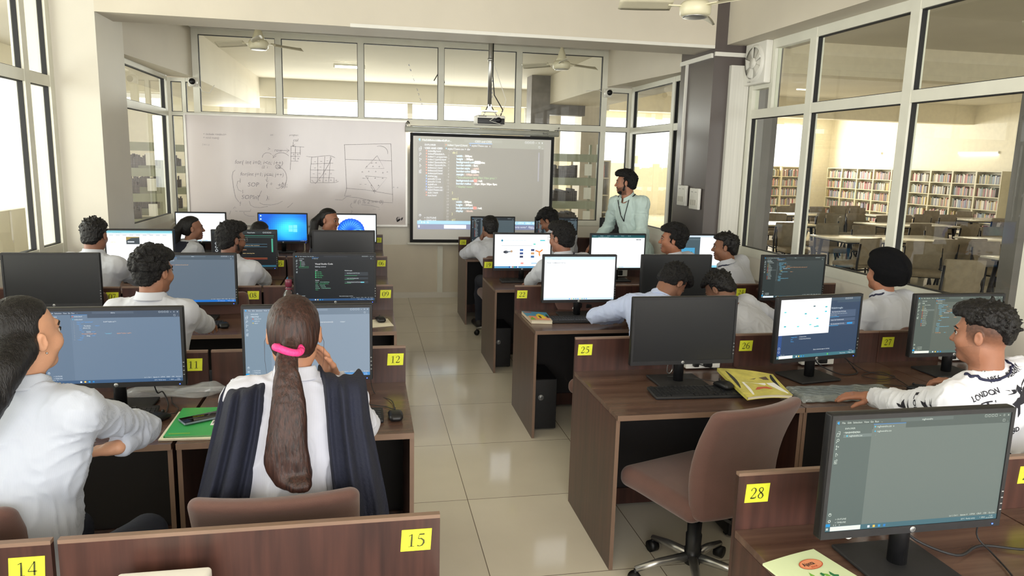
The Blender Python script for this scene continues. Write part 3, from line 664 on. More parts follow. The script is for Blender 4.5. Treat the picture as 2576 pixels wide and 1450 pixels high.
def vscode(w, h, bg, side, bar, fg=(222, 228, 228), tb=(60, 96, 110), search=(240, 244, 244), files=(), tabs=(), code=(), title='project', foldr='SOURCE', gain=1.0, bread=None, tsz=0.016, menu=True, hl=None, icons=True, status=True, tray=True, minimap=True, bottom=0.955):
    c = Canvas(w, h, bg, gain=gain)
    c.rect(0, 0, 1, 0.048, bar, 1); c.rect(0, 0.048, 0.05, bottom, side, 1); c.rect(0.05, 0.048, 0.205, bottom, side, 1); c.rect(0.205, 0.048, 1, 0.095, bar, 1)
    if menu:
        c.poly([(0.008, 0.024), (0.018, 0.012), (0.021, 0.016), (0.021, 0.036), (0.018, 0.04)], (60, 170, 235), 3)
        for t, u in (('File', 0.035), ('Edit', 0.065), ('Selection', 0.095), ('View', 0.155), ('Go', 0.19), ('Run', 0.215), ('...', 0.25)): c.text(t, u, 0.018, tsz, fg, 3)
        c.rect(0.36, 0.010, 0.66, 0.040, tuple(min(255, x+14) for x in bar), 2); c.text(title, 0.51, 0.018, tsz, fg, 3, 'c')
        for i in range(4): c.line([(0.845+i*0.02, 0.014), (0.857+i*0.02, 0.014), (0.857+i*0.02, 0.034), (0.845+i*0.02, 0.034)], 0.0016, fg, 3, True)
        c.line([(0.93, 0.026), (0.938, 0.026)], 0.002, fg, 3); c.line([(0.955, 0.018), (0.962, 0.018), (0.962, 0.032), (0.955, 0.032)], 0.0014, fg, 3, True); c.line([(0.98, 0.017), (0.988, 0.033)], 0.0016, fg, 3); c.line([(0.988, 0.017), (0.98, 0.033)], 0.0016, fg, 3)
        c.line([(0.955, 0.062), (0.967, 0.062), (0.967, 0.082), (0.955, 0.082)], 0.0014, fg, 3, True); c.text('...', 0.98, 0.068, tsz, fg, 3)
    if icons: vs_icons(c, fg)
    c.text('EXPLORER', 0.055, 0.07, tsz*0.85, fg, 3); c.text(foldr, 0.058, 0.105, tsz*0.9, fg, 3, bold=True); c.line([(0.05, 0.108), (0.0525, 0.116), (0.055, 0.108)], 0.0014, fg, 3)
    v = 0.135
    if hl is not None: c.rect(0.05, v+hl*0.03-0.006, 0.205, v+hl*0.03+0.022, tuple(min(255, x+26) for x in side), 2)
    for t, col in files: c.rect(0.066, v+0.001, 0.073, v+0.014, col, 3); c.text(t, 0.08, v, tsz*0.9, fg, 3); v += 0.03
    u = 0.21
    for t, col, act in tabs:
        wt = 0.02+0.0095*len(t)
        if act: c.rect(u, 0.048, u+wt, 0.095, bg, 2); c.rect(u, 0.048, u+wt, 0.053, (70, 140, 210), 3)
        c.disc(u+0.01, 0.072, 0.004, col, 3); c.text(t, u+0.02, 0.064, tsz, fg, 3); u += wt+0.008
    if bread: c.disc(0.222, 0.113, 0.004, (70, 180, 220), 3); c.text(bread, 0.232, 0.105, tsz, fg, 3)
    v = 0.14
    for i, ln in enumerate(code):
        c.text(str(i+1), 0.228, v, tsz*0.9, tuple(int(x*0.7) for x in fg), 3, 'r'); u = 0.245
        for t, col in ln:
            n = len(t)-len(t.lstrip(' ')); u += n*0.0075; t = t.lstrip(' ')
            if t: c.text(t, u, v, tsz, col, 3); u += len(t)*0.0082+0.004
        v += 0.027
    c.text('> OUTLINE', 0.053, bottom-0.072, tsz*0.9, fg, 3); c.text('> TIMELINE', 0.053, bottom-0.042, tsz*0.9, fg, 3)
    if status:
        c.text('0  0     0', 0.045, bottom-0.018, tsz*0.8, fg, 4); c.text('Ln 1, Col 1    Spaces: 4    UTF-8    CRLF    CSS    Go Live', 0.985, bottom-0.024, tsz*0.85, fg, 4, 'r'); c.rect(0, bottom-0.026, 0.028, bottom, (20, 150, 215), 4)
    taskbar(c, bottom, tb, fg, search) if tray else None
    return c
WHT = (225, 232, 235); CY = (120, 200, 230); ORG = (225, 160, 110); GRN = (80, 200, 130); BLU = (90, 160, 230); RED = (225, 90, 60)
HTML = [[('<!DOCTYPE html>', CY)], [('<html lang=', CY), ('"en"', ORG), ('>', CY)], [('<head>', CY)], [('  <meta charset=', CY), ('"UTF-8"', ORG), ('>', CY)], [('  <meta name=', CY), ('"viewport" content="width=device-width, initial-scale=1.0"', ORG)],
        [('  <title>', CY), ('Document', WHT), ('</title>', CY)], [('  <style>', CY)], [('    body{', (220, 205, 120))], [('      background-color: ', CY), ('wheat', ORG), (';', WHT)], [('    }', (220, 205, 120))], [('  </style>', CY)], [], [('</head>', CY)], [('<body>', CY)], [('  <h1>bootstrap.com</h1>', CY)], [('</body>', CY)], [('</html>', CY)]]
FL = [('node_modules', (120, 150, 120)), ('src', (200, 170, 90)), ('public', (200, 170, 90)), ('index.js', (220, 200, 80)), ('home.html', RED), ('form.html', RED), ('table.html', RED), ('list.html', RED), ('script.js', (220, 200, 80)), ('style.css', BLU), ('bootstrap', BLU), ('demo.html', RED), ('img.html', RED), ('new.html', RED)]
def scr_28(w, h): return vscode(w, h, (112, 124, 118), (92, 106, 102), (86, 98, 94), (222, 232, 220), (70, 110, 120), (236, 240, 232), [('raghvendra.css', (90, 200, 225))], [('raghvendra.css  x', (90, 200, 225), True)], [[('', WHT)]], 'raghvendra', 'RAGHVENDRA', 0.95, 'raghvendra.css', 0.0165, hl=0)  # dark editor theme lifted to grey: screen glare is mixed into its colours
def scr_grey(bg, sd, br, tb, srch, **k):  # editor themes whose greyed colours include the glare on the screen
    def f(w, h): return vscode(w, h, bg, sd, br, (215, 226, 236), tb, srch, [('index.html', RED), ('style.css', BLU), ('app.js', (220, 200, 80))][:k.get('nf', 3)], [('index.html', RED, True)], k.get('code', []), 'demo', 'PRACTICE', 1.0, 'index.html', 0.0165)
    return f
CODE11 = [[('<link rel="stylesheet" ', BLU), ('href="style.css">', WHT)], [('<div>', BLU)], [('  <h1>', BLU), ('Portfolio', WHT), ('</h1>', BLU)], [('  <p>', BLU), ('about me', WHT)], [('  <ul>', BLU)], [('    <li>', BLU), ('home', WHT), ('</li>', BLU)], [('    <li class="item" id=', ORG), ('"contact" ', CY), ('style="color: red">', ORG)], [('    <li>', BLU), ('blog', WHT), ('</li>', BLU)], [('  </ul>', BLU)], [('</div>', BLU)]]
scr_11 = scr_grey((104, 124, 146), (98, 118, 140), (66, 80, 98), (60, 90, 124), None, code=CODE11)
scr_12 = scr_grey((134, 150, 166), (120, 140, 156), (112, 128, 144), (70, 140, 200), (240, 246, 250), code=[[], [], [('                                       <title>', WHT), ('internal-student(3)', (235, 235, 235)), ('</title>', WHT)]])
scr_08 = scr_grey((92, 106, 120), (88, 102, 116), (74, 88, 100), (26, 110, 196), None, code=[[], [], [('  <h1>', (230, 140, 60)), ('welcome to the portal css3', (230, 180, 120))]])
def scr_27(w, h): return vscode(w, h, (92, 100, 92), (82, 92, 86), (74, 84, 78), (210, 222, 205), (84, 104, 100), (236, 238, 226), FL[:13], [('form.html', RED, True)], HTML+[[('<script>', CY)], [('console.log(', ORG), ('a+b', CY), (')', ORG)]], 'class', 'WEB', 1.0, 'form.html', 0.016, hl=3)
def scr_24(w, h): return vscode(w, h, (52, 60, 60), (46, 54, 54), (40, 48, 48), (205, 218, 214), (46, 70, 76), (226, 236, 240), FL, [('demo.html  x', RED, True)], HTML, 'class', 'BOOTSTRAP', 1.0, None, 0.018, hl=6)
def scr_16(w, h): return vscode(w, h, (74, 88, 94), (36, 44, 50), (34, 42, 48), (200, 214, 218), (24, 50, 70), (240, 240, 240), FL+[('%s.html' % x, RED) for x in ('page1', 'page2', 'page3', 'list2', 'form2', 'last')], [('list.html', RED, True)], [[('<ul>', CY)], [('  <li>', CY)]], 'demo', 'HTML', 1.0, None, 0.018)
def scr_09(w, h):
    c = vscode(w, h, (22, 26, 30), (20, 24, 28), (26, 30, 36), (200, 212, 216), (40, 76, 116), None, [(x, GRN) for x in ('Project', 'Module1', 'Module2', 'main.js')], [('Welcome', BLU, True)], [], '', 'OPEN', 1.0, None, 0.017)
    c.text('Visual Studio Code', 0.25, 0.17, 0.034, (240, 240, 240), 3); c.text('Editing evolved', 0.25, 0.235, 0.026, (210, 216, 220), 3)
    c.text('Start', 0.25, 0.315, 0.02, WHT, 3)
    for i, t in enumerate(('New File...', 'Open File...', 'Open Folder...', 'Clone Git...')): c.rect(0.25, 0.352+0.04*i, 0.262, 0.376+0.04*i, GRN, 3); c.text(t, 0.27, 0.355+0.04*i, 0.018, GRN, 3)
    c.text('Recent', 0.25, 0.54, 0.02, WHT, 3)
    for i, t in enumerate(('Project     C:\\Users\\hp\\Desktop', 'Html     C:\\Users\\hp\\Desktop', 'Demo     C:\\Users\\hp', 'Practice     C:\\Users\\hp', 'Bootstrap     C:\\Users\\hp\\Desktop', 'More...')): c.text(t, 0.25, 0.58+0.034*i, 0.016, GRN if i in (1, 5) else (150, 220, 190), 3)
    c.text('Walkthroughs', 0.62, 0.325, 0.02, WHT, 3)
    for i, t in enumerate(('Get Started with VS Code', 'Learn the Fundamentals', 'Getting Started with Docker')):
        v = 0.37+0.085*i+(0.03 if i else 0); c.rect(0.62, v, 0.92, v+0.05+(0.03 if i == 0 else 0), (48, 54, 60), 2); c.text(t, 0.65, v+0.014, 0.018, WHT, 3); c.rect(0.62, v+0.046+(0.03 if i == 0 else 0), 0.70+0.04*(2-i), v+0.05+(0.03 if i == 0 else 0), GRN, 3)
    c.rect(0.825, 0.588, 0.87, 0.606, (120, 220, 240), 4)
    c.text('Show welcome page on startup', 0.55, 0.895, 0.016, WHT, 3); c.line([(0.05, 0.245), (0.17, 0.245), (0.17, 0.275), (0.05, 0.275)], 0.0016, GRN, 4, True)
    return c
def scr_26(w, h):
    c = Canvas(w, h, (46, 66, 92)); c.rect(0, 0, 1, 0.05, (70, 88, 104), 1); c.rect(0, 0, 0.05, 0.95, (44, 76, 132), 2)
    for i in range(4): c.line([(0.80+i*0.025, 0.015), (0.815+i*0.025, 0.015), (0.815+i*0.025, 0.035), (0.80+i*0.025, 0.035)], 0.0018, WHT, 3, True)
    c.rect(0.70, 0.055, 1, 0.09, (60, 80, 98), 1); c.text('Walkthroughs', 0.63, 0.165, 0.030, (200, 216, 226), 3)
    for i, (t, t2) in enumerate((('Get Started with VS Code', 'Customize your editor, learn the basics,\nand start coding'), ('Learn the Fundamentals', ''), ('Get Started with C++ D...', ''))):
        v = (0.22, 0.36, 0.43)[i]; c.rect(0.60, v, 0.95, v+(0.12 if i == 0 else 0.055), (72, 90, 116), 2); c.text(t, 0.64, v+0.016, 0.020, WHT, 3)
        if i == 0: c.text('Customize your editor, learn the basics,', 0.62, v+0.050, 0.016, (180, 196, 206), 3); c.text('and start coding', 0.62, v+0.078, 0.016, (180, 196, 206), 3)
        if i != 1: c.rect(0.60, v+(0.112 if i == 0 else 0.052), 0.74, v+(0.118 if i == 0 else 0.058), (60, 170, 230), 3)
    c.rect(0.85, 0.442, 0.92, 0.472, (40, 150, 220), 4)
    c.rect(0.0, 0.0, 0.62, 0.60, (250, 252, 252), 5)
    for (u, v) in ((0.40, 0.12), (0.55, 0.14), (0.30, 0.24), (0.55, 0.22), (0.45, 0.33), (0.46, 0.46), (0.37, 0.43), (0.22, 0.45), (0.05, 0.20), (0.06, 0.44)): c.rect(u, v, u+0.025, v+0.02, rnd.choice([(60, 200, 220), (120, 220, 220), (50, 180, 190), (80, 110, 120)]), 6)
    c.rect(0.43, 0.47, 0.49, 0.487, (110, 190, 200), 6)
    for i, (a, b) in enumerate((('images.html', 'C:\\Users\\User'), ('java', 'C:\\Users\\User\\Desktop'), ('More...', ''))): c.text(a, 0.16, 0.63+0.036*i, 0.018, (70, 170, 240), 3); c.text(b, 0.26, 0.63+0.036*i, 0.018, WHT, 3)
    c.text('Show welcome page on startup', 0.45, 0.865, 0.019, WHT, 3); c.circle(0.025, 0.82, 0.011, 0.002, WHT, 4); c.circle(0.025, 0.88, 0.010, 0.002, WHT, 4)
    c.text('0  0    0', 0.05, 0.925, 0.016, WHT, 4); c.text('Go Live', 0.95, 0.925, 0.014, WHT, 4, 'r')
    taskbar(c, 0.945, (62, 112, 124), WHT, (244, 246, 240), 'Rainy Sunday'); c.rect(0.63, 0.958, 0.645, 0.985, (90, 200, 90), 4)
    return c
def page(w, h, head, body=(250, 252, 255), tb=(200, 220, 238), extra=None, g=1.0):
    c = Canvas(w, h, body, gain=g); c.rect(0, 0, 1, 0.035, head, 1); c.rect(0, 0.035, 1, 0.075, tuple(min(255, x+12) for x in head), 1)
    c.text('index.html', 0.03, 0.01, 0.015, (90, 110, 130), 2); c.text('127.0.0.1:5500/index.html', 0.1, 0.045, 0.015, (110, 125, 140), 2)
    if extra: extra(c)
    c.rect(0, 0.955, 1, 1, tb, 2)
    for i in range(9): c.rect(0.36+i*0.03, 0.968, 0.375+i*0.03, 0.988, [(60, 140, 220), (230, 190, 80), (90, 170, 110), (120, 130, 140)][i % 4], 3)
    c.text('11:20', 0.985, 0.968, 0.014, (60, 70, 80), 3, 'r')
    return c
def scr_22(w, h):
    def e(c): c.text('PROJECT SUBMISSION PORTAL', 0.035, 0.13, 0.022, (120, 128, 132), 2, bold=True); c.text('Submit your details below', 0.035, 0.18, 0.018, (150, 180, 195), 2)
    return page(w, h, (196, 222, 240), extra=e, g=1.12)
def scr_19(w, h):
    def e(c):
        c.rect(0, 0, 1, 0.075, (250, 252, 255), 2); c.disc(0.13, 0.18, 0.018, (40, 130, 160), 3); c.text('learning platform for students and teachers of computer science', 0.16, 0.165, 0.018, (60, 150, 175), 3)
        c.rect(0.81, 0.16, 0.90, 0.19, (50, 190, 200), 3); c.rect(0.12, 0.33, 0.67, 0.335, (60, 80, 90), 3); c.rect(0.69, 0.27, 0.73, 0.30, (70, 200, 180), 3)
        c.disc(0.20, 0.52, 0.045, (50, 54, 64), 3, r2=0.025); c.line([(0.20, 0.52), (0.31, 0.50)], 0.02, (120, 130, 140), 3); c.disc(0.30, 0.50, 0.02, (180, 150, 120), 4)
        for i in range(3):
            c.rect(0.45, 0.43+0.1*i, 0.51, 0.49+0.1*i, [(70, 110, 170), (60, 80, 130), (50, 60, 90)][i], 3); c.rect(0.65, 0.43+0.1*i, 0.71, 0.49+0.1*i, [(60, 70, 110), (200, 150, 100), (60, 100, 150)][i], 3)
        for i in range(26): c.disc(0.80+0.07*math.sin(i*2.1)*(i/26), 0.52+0.11*math.cos(i*2.1)*(i/26), 0.013, [(220, 110, 60), (236, 170, 80), (250, 220, 150), (200, 80, 50)][i % 4], 3+(i % 2), 8)
        c.rect(0.47, 0.83, 0.52, 0.88, (230, 150, 140), 3); c.rect(0.66, 0.84, 0.76, 0.87, (160, 200, 240), 3)
    c = page(w, h, (240, 246, 250), tb=(70, 130, 180), extra=e, g=1.1); c.rect(0, 0.94, 1, 1, (90, 150, 190), 4)
    for i in range(6): c.rect(0.26+0.03*i, 0.952, 0.28+0.03*i, 0.985, [(20, 60, 150), (240, 240, 240), (230, 120, 50), (40, 160, 90)][i % 4], 5)
    return c
def scr_20(w, h):
    def e(c):
        c.rect(0, 0, 1, 0.05, (22, 70, 78), 2); c.rect(0, 0.05, 1, 0.085, (34, 92, 92), 2)
        for i in range(6): c.text('New tab', 0.03+0.13*i, 0.016, 0.018, (190, 215, 215), 3)
        c.text('localhost:3000/student/login/home', 0.12, 0.058, 0.017, (200, 220, 220), 3); c.rect(0.84, 0.125, 0.93, 0.15, (60, 64, 70), 3); c.text('Dashboard', 0.885, 0.13, 0.014, (240, 240, 240), 4, 'c')
    return page(w, h, (40, 90, 95), tb=(214, 232, 240), extra=e, g=1.1)
def scr_21(w, h):
    c = Canvas(w, h, (248, 250, 255), gain=1.1); c.rect(0, 0, 0.56, 0.92, (66, 84, 92), 1); c.rect(0, 0, 1, 0.05, (200, 216, 230), 2)
    c.rect(0.10, 0.38, 0.46, 0.78, (70, 150, 190), 2); c.rect(0.10, 0.65, 0.46, 0.78, (190, 220, 220), 3)
    for i, u in enumerate((0.18, 0.26, 0.36, 0.40)): c.poly([(u-0.03, 0.74), (u-0.02, 0.55), (u, 0.48), (u+0.02, 0.55), (u+0.03, 0.74)], [(120, 70, 70), (60, 70, 50), (70, 60, 90), (50, 90, 80)][i], 4)
    for i in range(18): c.rect(0.02+0.03*i, 0.12, 0.03+0.03*i, 0.13, (170, 190, 200), 3)
    c.rect(0, 0.93, 1, 1, (130, 200, 225), 2); return c
def scr_01(w, h): return page(w, h, (224, 236, 250), tb=(210, 226, 240), g=1.15)
def scr_04(w, h):
    def e(c):
        c.rect(0, 0, 1, 0.05, (120, 190, 205), 2); c.rect(0, 0.09, 1, 0.10, (170, 190, 200), 2)
        for i in range(9): c.rect(0.05+i*0.1, 0.11, 0.11+i*0.1, 0.13, (180, 192, 200), 3)
        c.text('images', 0.62, 0.075, 0.02, (80, 90, 95), 3); c.rect(0.30, 0.17, 0.50, 0.37, (62, 70, 76), 3); c.poly([(0.30, 0.27), (0.38, 0.20), (0.50, 0.19), (0.50, 0.17), (0.30, 0.17)], (150, 130, 70), 4); c.rect(0.32, 0.29, 0.42, 0.32, (210, 215, 220), 5)
        c.text('GRETA', 0.06, 0.30, 0.03, (240, 210, 90), 3)
    return page(w, h, (150, 205, 215), extra=e, g=1.1)
def scr_05(w, h):
    c = Canvas(w, h, (18, 20, 24)); c.rect(0, 0, 1, 0.06, (36, 44, 46), 1); c.rect(0.25, 0.11, 0.97, 0.125, (60, 130, 110), 2); c.rect(0.25, 0.16, 0.97, 0.17, (60, 110, 100), 2); c.rect(0.93, 0.20, 0.955, 0.58, (70, 160, 130), 2)
    c.text('Visual Studio', 0.55, 0.02, 0.028, WHT, 3)
    for i in range(4): c.line([(0.80+0.035*i, 0.018), (0.825+0.035*i, 0.018), (0.825+0.035*i, 0.045), (0.80+0.035*i, 0.045)], 0.003, WHT, 3, True)
    for i, (t, col, u) in enumerate((('Error log', RED, 0.28), ('Press any to link this document to other resources', (225, 215, 190), 0.28), ('Some of the fields', ORG, 0.28), ('const mistakes', ORG, 0.40))): c.text(t, u, 0.32+0.06*i, 0.026, col, 3)
    c.line([(0.26, 0.355), (0.86, 0.355), (0.86, 0.43), (0.26, 0.43)], 0.003, (110, 170, 200), 3, True)
    c.text('Description, parameters, returning data', 0.30, 0.60, 0.026, (230, 200, 140), 3); c.text('from the server', 0.30, 0.65, 0.026, (230, 200, 140), 3)
    c.rect(0.25, 0.745, 0.86, 0.752, (230, 120, 60), 3); c.rect(0.25, 0.775, 0.86, 0.782, (210, 80, 60), 3)
    for i in range(7): c.circle(0.06, 0.14+0.1*i, 0.018, 0.006, [(220, 110, 60), WHT, WHT, WHT, WHT, WHT, WHT][i], 3)
    for i in range(7): c.rect(0.05+i*0.1, 0.90, 0.12+i*0.1, 0.93, rnd.choice([(210, 90, 60), WHT, (80, 180, 200)]), 3)
    c.rect(0, 0.95, 1, 1, (40, 90, 110), 2); return c
def scr_02(w, h):
    c = Canvas(w, h, (30, 120, 230), gain=1.15); n, m = 24, 14
    for i in range(n):
        for j in range(m):
            u, v = (i+0.5)/n, (j+0.5)/m; d = math.hypot((u-0.62)*1.3, (v-0.5))
            g = max(0, 1-d*1.5); e = max(0, 1-abs(math.hypot(u-0.75, v-0.6)-0.3)*6)*0.15
            s = min(1, g*1.0+e)
            col = (int(10+60*s), int(90+140*s), int(205+50*s))
            c.rect(i/n, j/m, (i+1)/n, (j+1)/m, col, 1)
    for a, b, p, q in ((0.62, 0.40, 0.705, 0.51), (0.715, 0.39, 0.80, 0.51), (0.62, 0.525, 0.705, 0.64), (0.715, 0.525, 0.80, 0.65)): c.rect(a, b, p, q, (120, 220, 255), 3)
    c.rect(0, 0.955, 1, 1, (20, 50, 96), 3); c.text('22°C  ENG  11:20', 0.98, 0.966, 0.018, WHT, 4, 'r')
    for i in range(3): c.rect(0.03, 0.04+0.12*i, 0.06, 0.09+0.12*i, (190, 225, 245), 4)
    return c
def scr_03(w, h):
    c = Canvas(w, h, (238, 246, 252), gain=1.1)
    L = 2
    for k in range(13):
        a = -2.9+k*0.235; cu, cv = 0.46+0.13*math.cos(a), 0.60+0.20*math.sin(a)
        for q, col in ((1.0, (20, 90, 225)), (0.80, (46, 140, 246)), (0.58, (110, 196, 255)), (0.40, (30, 112, 238))):
            pts = []
            for i in range(20):
                t = 2*PI*i/20; x, y = 0.17*q*math.cos(t), 0.062*q*math.sin(t)*(1+0.5*math.cos(t)); pts.append((cu+x*math.cos(a)-y*math.sin(a), cv+(x*math.sin(a)+y*math.cos(a))*1.6))
            c.poly(pts, col, L); L += 0.35
    c.rect(0, 0.955, 1, 1, (210, 228, 240), 20)
    return c
# ------------------------------------------------------------------ monitors
LOGOM = mat('logo_silver', (190, 192, 194), 0.35, 0.6, var=0.02)
def monitor(x, y, label, screen=None, rz=0.0, w=0.55, zb=0.105, zt=0.455, z0=0.752, nostand=False, logo=True):
    t = thing('monitor', label, 'monitor', (x, y, z0), rz); h = zt-zb; zc = (zb+zt)/2
    MB().rbox(0, 0.004, zc, w, 0.030, h, 0.006, 2).rbox(0, 0.034, zc-0.01, w*0.7, 0.04, h*0.62, 0.018, 2).build('casing', BLACK, t)
    b = MB(); i0, i1, it, ib = -w/2+0.013, w/2-0.013, zt-0.015, zb+0.023
    b.box(-w/2+0.002, i0, -0.0155, -0.010, zb+0.002, zt-0.002).box(i1, w/2-0.002, -0.0155, -0.010, zb+0.002, zt-0.002).box(i0, i1, -0.0155, -0.010, it, zt-0.002).box(i0, i1, -0.0155, -0.010, zb+0.002, ib)
    b.build('bezel', BLACKM, t)
    sw, sh = i1-i0, it-ib
    if screen:
        c = screen(sw, sh); o = c.mb.build('screen', SCRM, t, (0, -0.0118, (it+ib)/2))
    else:
        o = MB().quad((i0, -0.0118, ib), (i1, -0.0118, ib), (i1, -0.0118, it), (i0, -0.0118, it)).build('screen', OFFM, t); o['label'] = 'dark switched-off screen'
    MB().tube([(0, 0.028, 0.008), (0, 0.030, zb+0.10)], 0.026, 18).rbox(0, 0.036, zb+0.10, 0.07, 0.03, 0.09, 0.01, 2).build('stand_neck', BLACK, t)
    MB().rbox(0, 0.035, 0.006, 0.26, 0.21, 0.011, 0.004, 2).build('stand_base', BLACKM, t)
    if logo:
        g = MB().tube([(0, -0.0156, zb+0.0125), (0, -0.0166, zb+0.0125)], 0.0085, 24)
        g.build('logo', LOGOM, t)
        k = MB(); put_text(k, 'hp', 0.0005, zb+0.0100, 0.0085, -0.0168, 0, None, 'c', sx=0.95, slant=0.2); k.build('logo_lettering', mat('logo_ink', (30, 30, 34)), t)
    for i in range(4): MB().box(w/2-0.010, w/2-0.004, -0.0162, -0.0155, zb+0.05+i*0.018, zb+0.053+i*0.018).build('button', LOGOM, t)
    if screen: MB().box(w/2-0.028, w/2-0.024, -0.0162, -0.0155, zb+0.008, zb+0.011).build('power_light', LED, t)
    return t
# ------------------------------------------------------------------ desks
WOODV = mat('dark_walnut_laminate', (82, 52, 44), 0.32, var=0.0, col2=(50, 32, 28), scale=(28, 28, 1.6), detail=5, ramp=(0.3, 0.72), dist=0.4, spec=0.5)
WOODT = mat('walnut_worktop_laminate', (104, 80, 68), 0.25, var=0.0, col2=(74, 52, 44), scale=(1.6, 26, 26), detail=5, ramp=(0.3, 0.72), dist=0.4, spec=0.6)
EDGE = mat('laminate_edge_band', (128, 104, 88), 0.4, var=0.05, scale=(10, 10, 10))
UNDER = mat('black_modesty_board', (22, 18, 20), 0.6, var=0.1)
def desk(x0, x1, yb, num, side, label, sticker=True, stx=None, stslant=0.0, stsz=1.0):
    t = thing('computer_desk', label, 'desk', ((x0+x1)/2, yb-0.36, 0)); w = (x1-x0)/2; yb_ = 0.36
    D = 0.72
    p = MB().box(-w, w, yb_-0.018, yb_, 0.0, 0.925, 0).box(-w, w, yb_-0.0185, yb_+0.0005, 0.925, 0.935, 1).build('partition', [WOODV, EDGE], t)
    MB().box(-w+0.001, w-0.001, yb_-D, yb_-0.019, 0.7265, 0.750, 0).box(-w+0.001, w-0.001, yb_-D-0.002, yb_-D, 0.726, 0.7505, 1).build('worktop', [WOODT, EDGE], t)
    for s in (-1, 1):
        a, b = (-w, -w+0.018) if s < 0 else (w-0.018, w)
        MB().box(a, b, yb_-D+0.015, yb_-0.019, 0.0, 0.726, 0).box(a, b, yb_-D+0.013, yb_-D+0.015, 0.0, 0.726, 1).build('side_panel', [WOODV, EDGE], t)
    MB().box(-w+0.018, w-0.018, yb_-0.12, yb_-0.105, 0.10, 0.725).build('modesty_board', UNDER, t)
    MB().box(-w+0.018, w-0.018, yb_-0.135, yb_-0.121, 0.03, 0.12).build('kick_board', WOODV, t)
    if sticker:
        cx = stx-(x0+x1)/2 if stx is not None else (w-0.055 if side == 'l' else -w+0.055)
        m = MB(); a, b = 0.039*stsz, 0.030*stsz
        m.box(cx-a, cx+a, yb_-0.0192, yb_-0.0181, 0.868-b, 0.868+b, 0)
        digits(m, num, cx, 0.868, 0.036*stsz, yb_-0.0196, 1, stslant)
        m.v = [(v[0]+0.06*(v[2]-0.868), v[1], v[2]) for v in m.v]
        m.build('number_sticker', [LABELY, INK], p)
    return t
def cpu(x, y, label):
    t = thing('computer_tower', label, 'computer', (x, y, 0.0))
    MB().rbox(0, 0, 0.19, 0.17, 0.36, 0.36, 0.008, 2).build('case', BLACK, t)
    MB().rbox(0, -0.183, 0.19, 0.165, 0.012, 0.355, 0.004, 2).build('front_panel', BLACKM, t)
    MB().tube([(-0.03, -0.189, 0.24), (-0.03, -0.192, 0.24)], 0.02, 24).build('logo', LOGOM, t)
    k = MB(); put_text(k, 'hp', -0.029, 0.233, 0.02, -0.193, 0, None, 'c', slant=0.2); k.build('logo_lettering', mat('logo_ink', (30, 30, 34)), t)
    for s in (-0.07, 0.07):
        for q in (-0.14, 0.14): MB().box(s-0.012, s+0.012, q-0.012, q+0.012, 0, 0.012).build('foot', BLACKM, t)
LY = [1.80, 3.57, 5.37, 6.98, 9.0]; RY = [1.93, 3.66, 5.30, 6.86, 8.80]
LXs = [(0.18, -0.73), (-0.745, -1.655), (-1.67, -2.58)]; RXs = [(1.08, 2.00), (2.003, 2.905), (2.908, 3.76)]
DLAB = {15: 'walnut desk panel nearest the camera left of the aisle, sticker 15', 14: 'walnut desk cut off at the bottom left corner, sticker 14', 12: 'walnut desk of the ponytailed person, sticker 12 at its aisle end', 11: 'walnut desk of the leaning person, with a plastic bag, sticker 11',
 9: 'walnut desk with the near-black welcome page monitor, sticker 09', 8: 'walnut desk of the curly-haired person, sticker 08', 7: 'walnut desk under the switched-off monitor at the left edge, sticker 07', 6: 'walnut desk at the aisle just below the smiling person, sticker 06', 5: 'walnut desk of the bearded person with glasses, sticker 05', 3: 'walnut desk of the smiling person, blue flower wallpaper monitor, sticker 03',
 28: 'walnut desk at the bottom right carrying the large monitor, sticker 28', 29: 'walnut desk cut off by the right photo edge, sticker 29', 25: 'walnut desk with the empty brown chair pushed in, sticker 25', 26: 'walnut desk under the turned monitor with a white picture window, sticker 26', 27: 'walnut desk before the person in the printed shirt, sticker 27',
 22: 'walnut desk with the house-picture paperback, sticker 22', 24: 'walnut desk by the library glass with a dark code editor, sticker 24', 19: 'walnut desk with the picture-filled white web page, sticker 19', 16: 'walnut desk with the bluish magazine beside the aisle, sticker 16'}
where = {1: 'row nearest the camera', 2: 'second row', 3: 'third row', 4: 'fourth row', 5: 'row by the back wall'}
for r in range(5):
    for c in range(3):
        n = 15-3*r-c; a, b = LXs[c]; b = max(b, -2.25) if r == 4 else b
        if r == 0 and c == 2: continue
        vis = n in (15, 14, 12, 11, 9, 8, 7, 6, 5, 3)
        desk(b, a, LY[r], '%02d' % n, 'l', DLAB[n] if vis else 'dark walnut computer desk at the far left end of the %s' % where[r+1] if c == 2 else 'dark walnut computer desk in the middle of the left %s' % where[r+1],
             sticker=vis, stx={15: 0.118, 14: -0.80, 12: 0.13, 11: -0.81, 8: -0.80, 7: -1.72}.get(n), stslant=0.0)
        n = 28-3*r+c; a, b = RXs[c]
        vis = n in (28, 29, 25, 26, 27, 22, 24, 19, 16)
        if r == 0: a, b = [(1.10, 2.04), (2.045, 2.95), (2.955, 3.78)][c]
        if r == 4: b = min(b, 3.5)
        desk(a, b, RY[r], '%02d' % n, 'r', DLAB[n] if vis else 'dark walnut computer desk %s of the right %s' % (['at the aisle end', 'in the middle', 'at the window end'][c], where[r+1]),
             sticker=vis, stx={28: 1.165, 29: 2.15, 25: 1.135, 26: 2.07, 27: 2.97, 24: 2.92, 22: 1.135, 19: 1.13}.get(n), stslant=0.0)
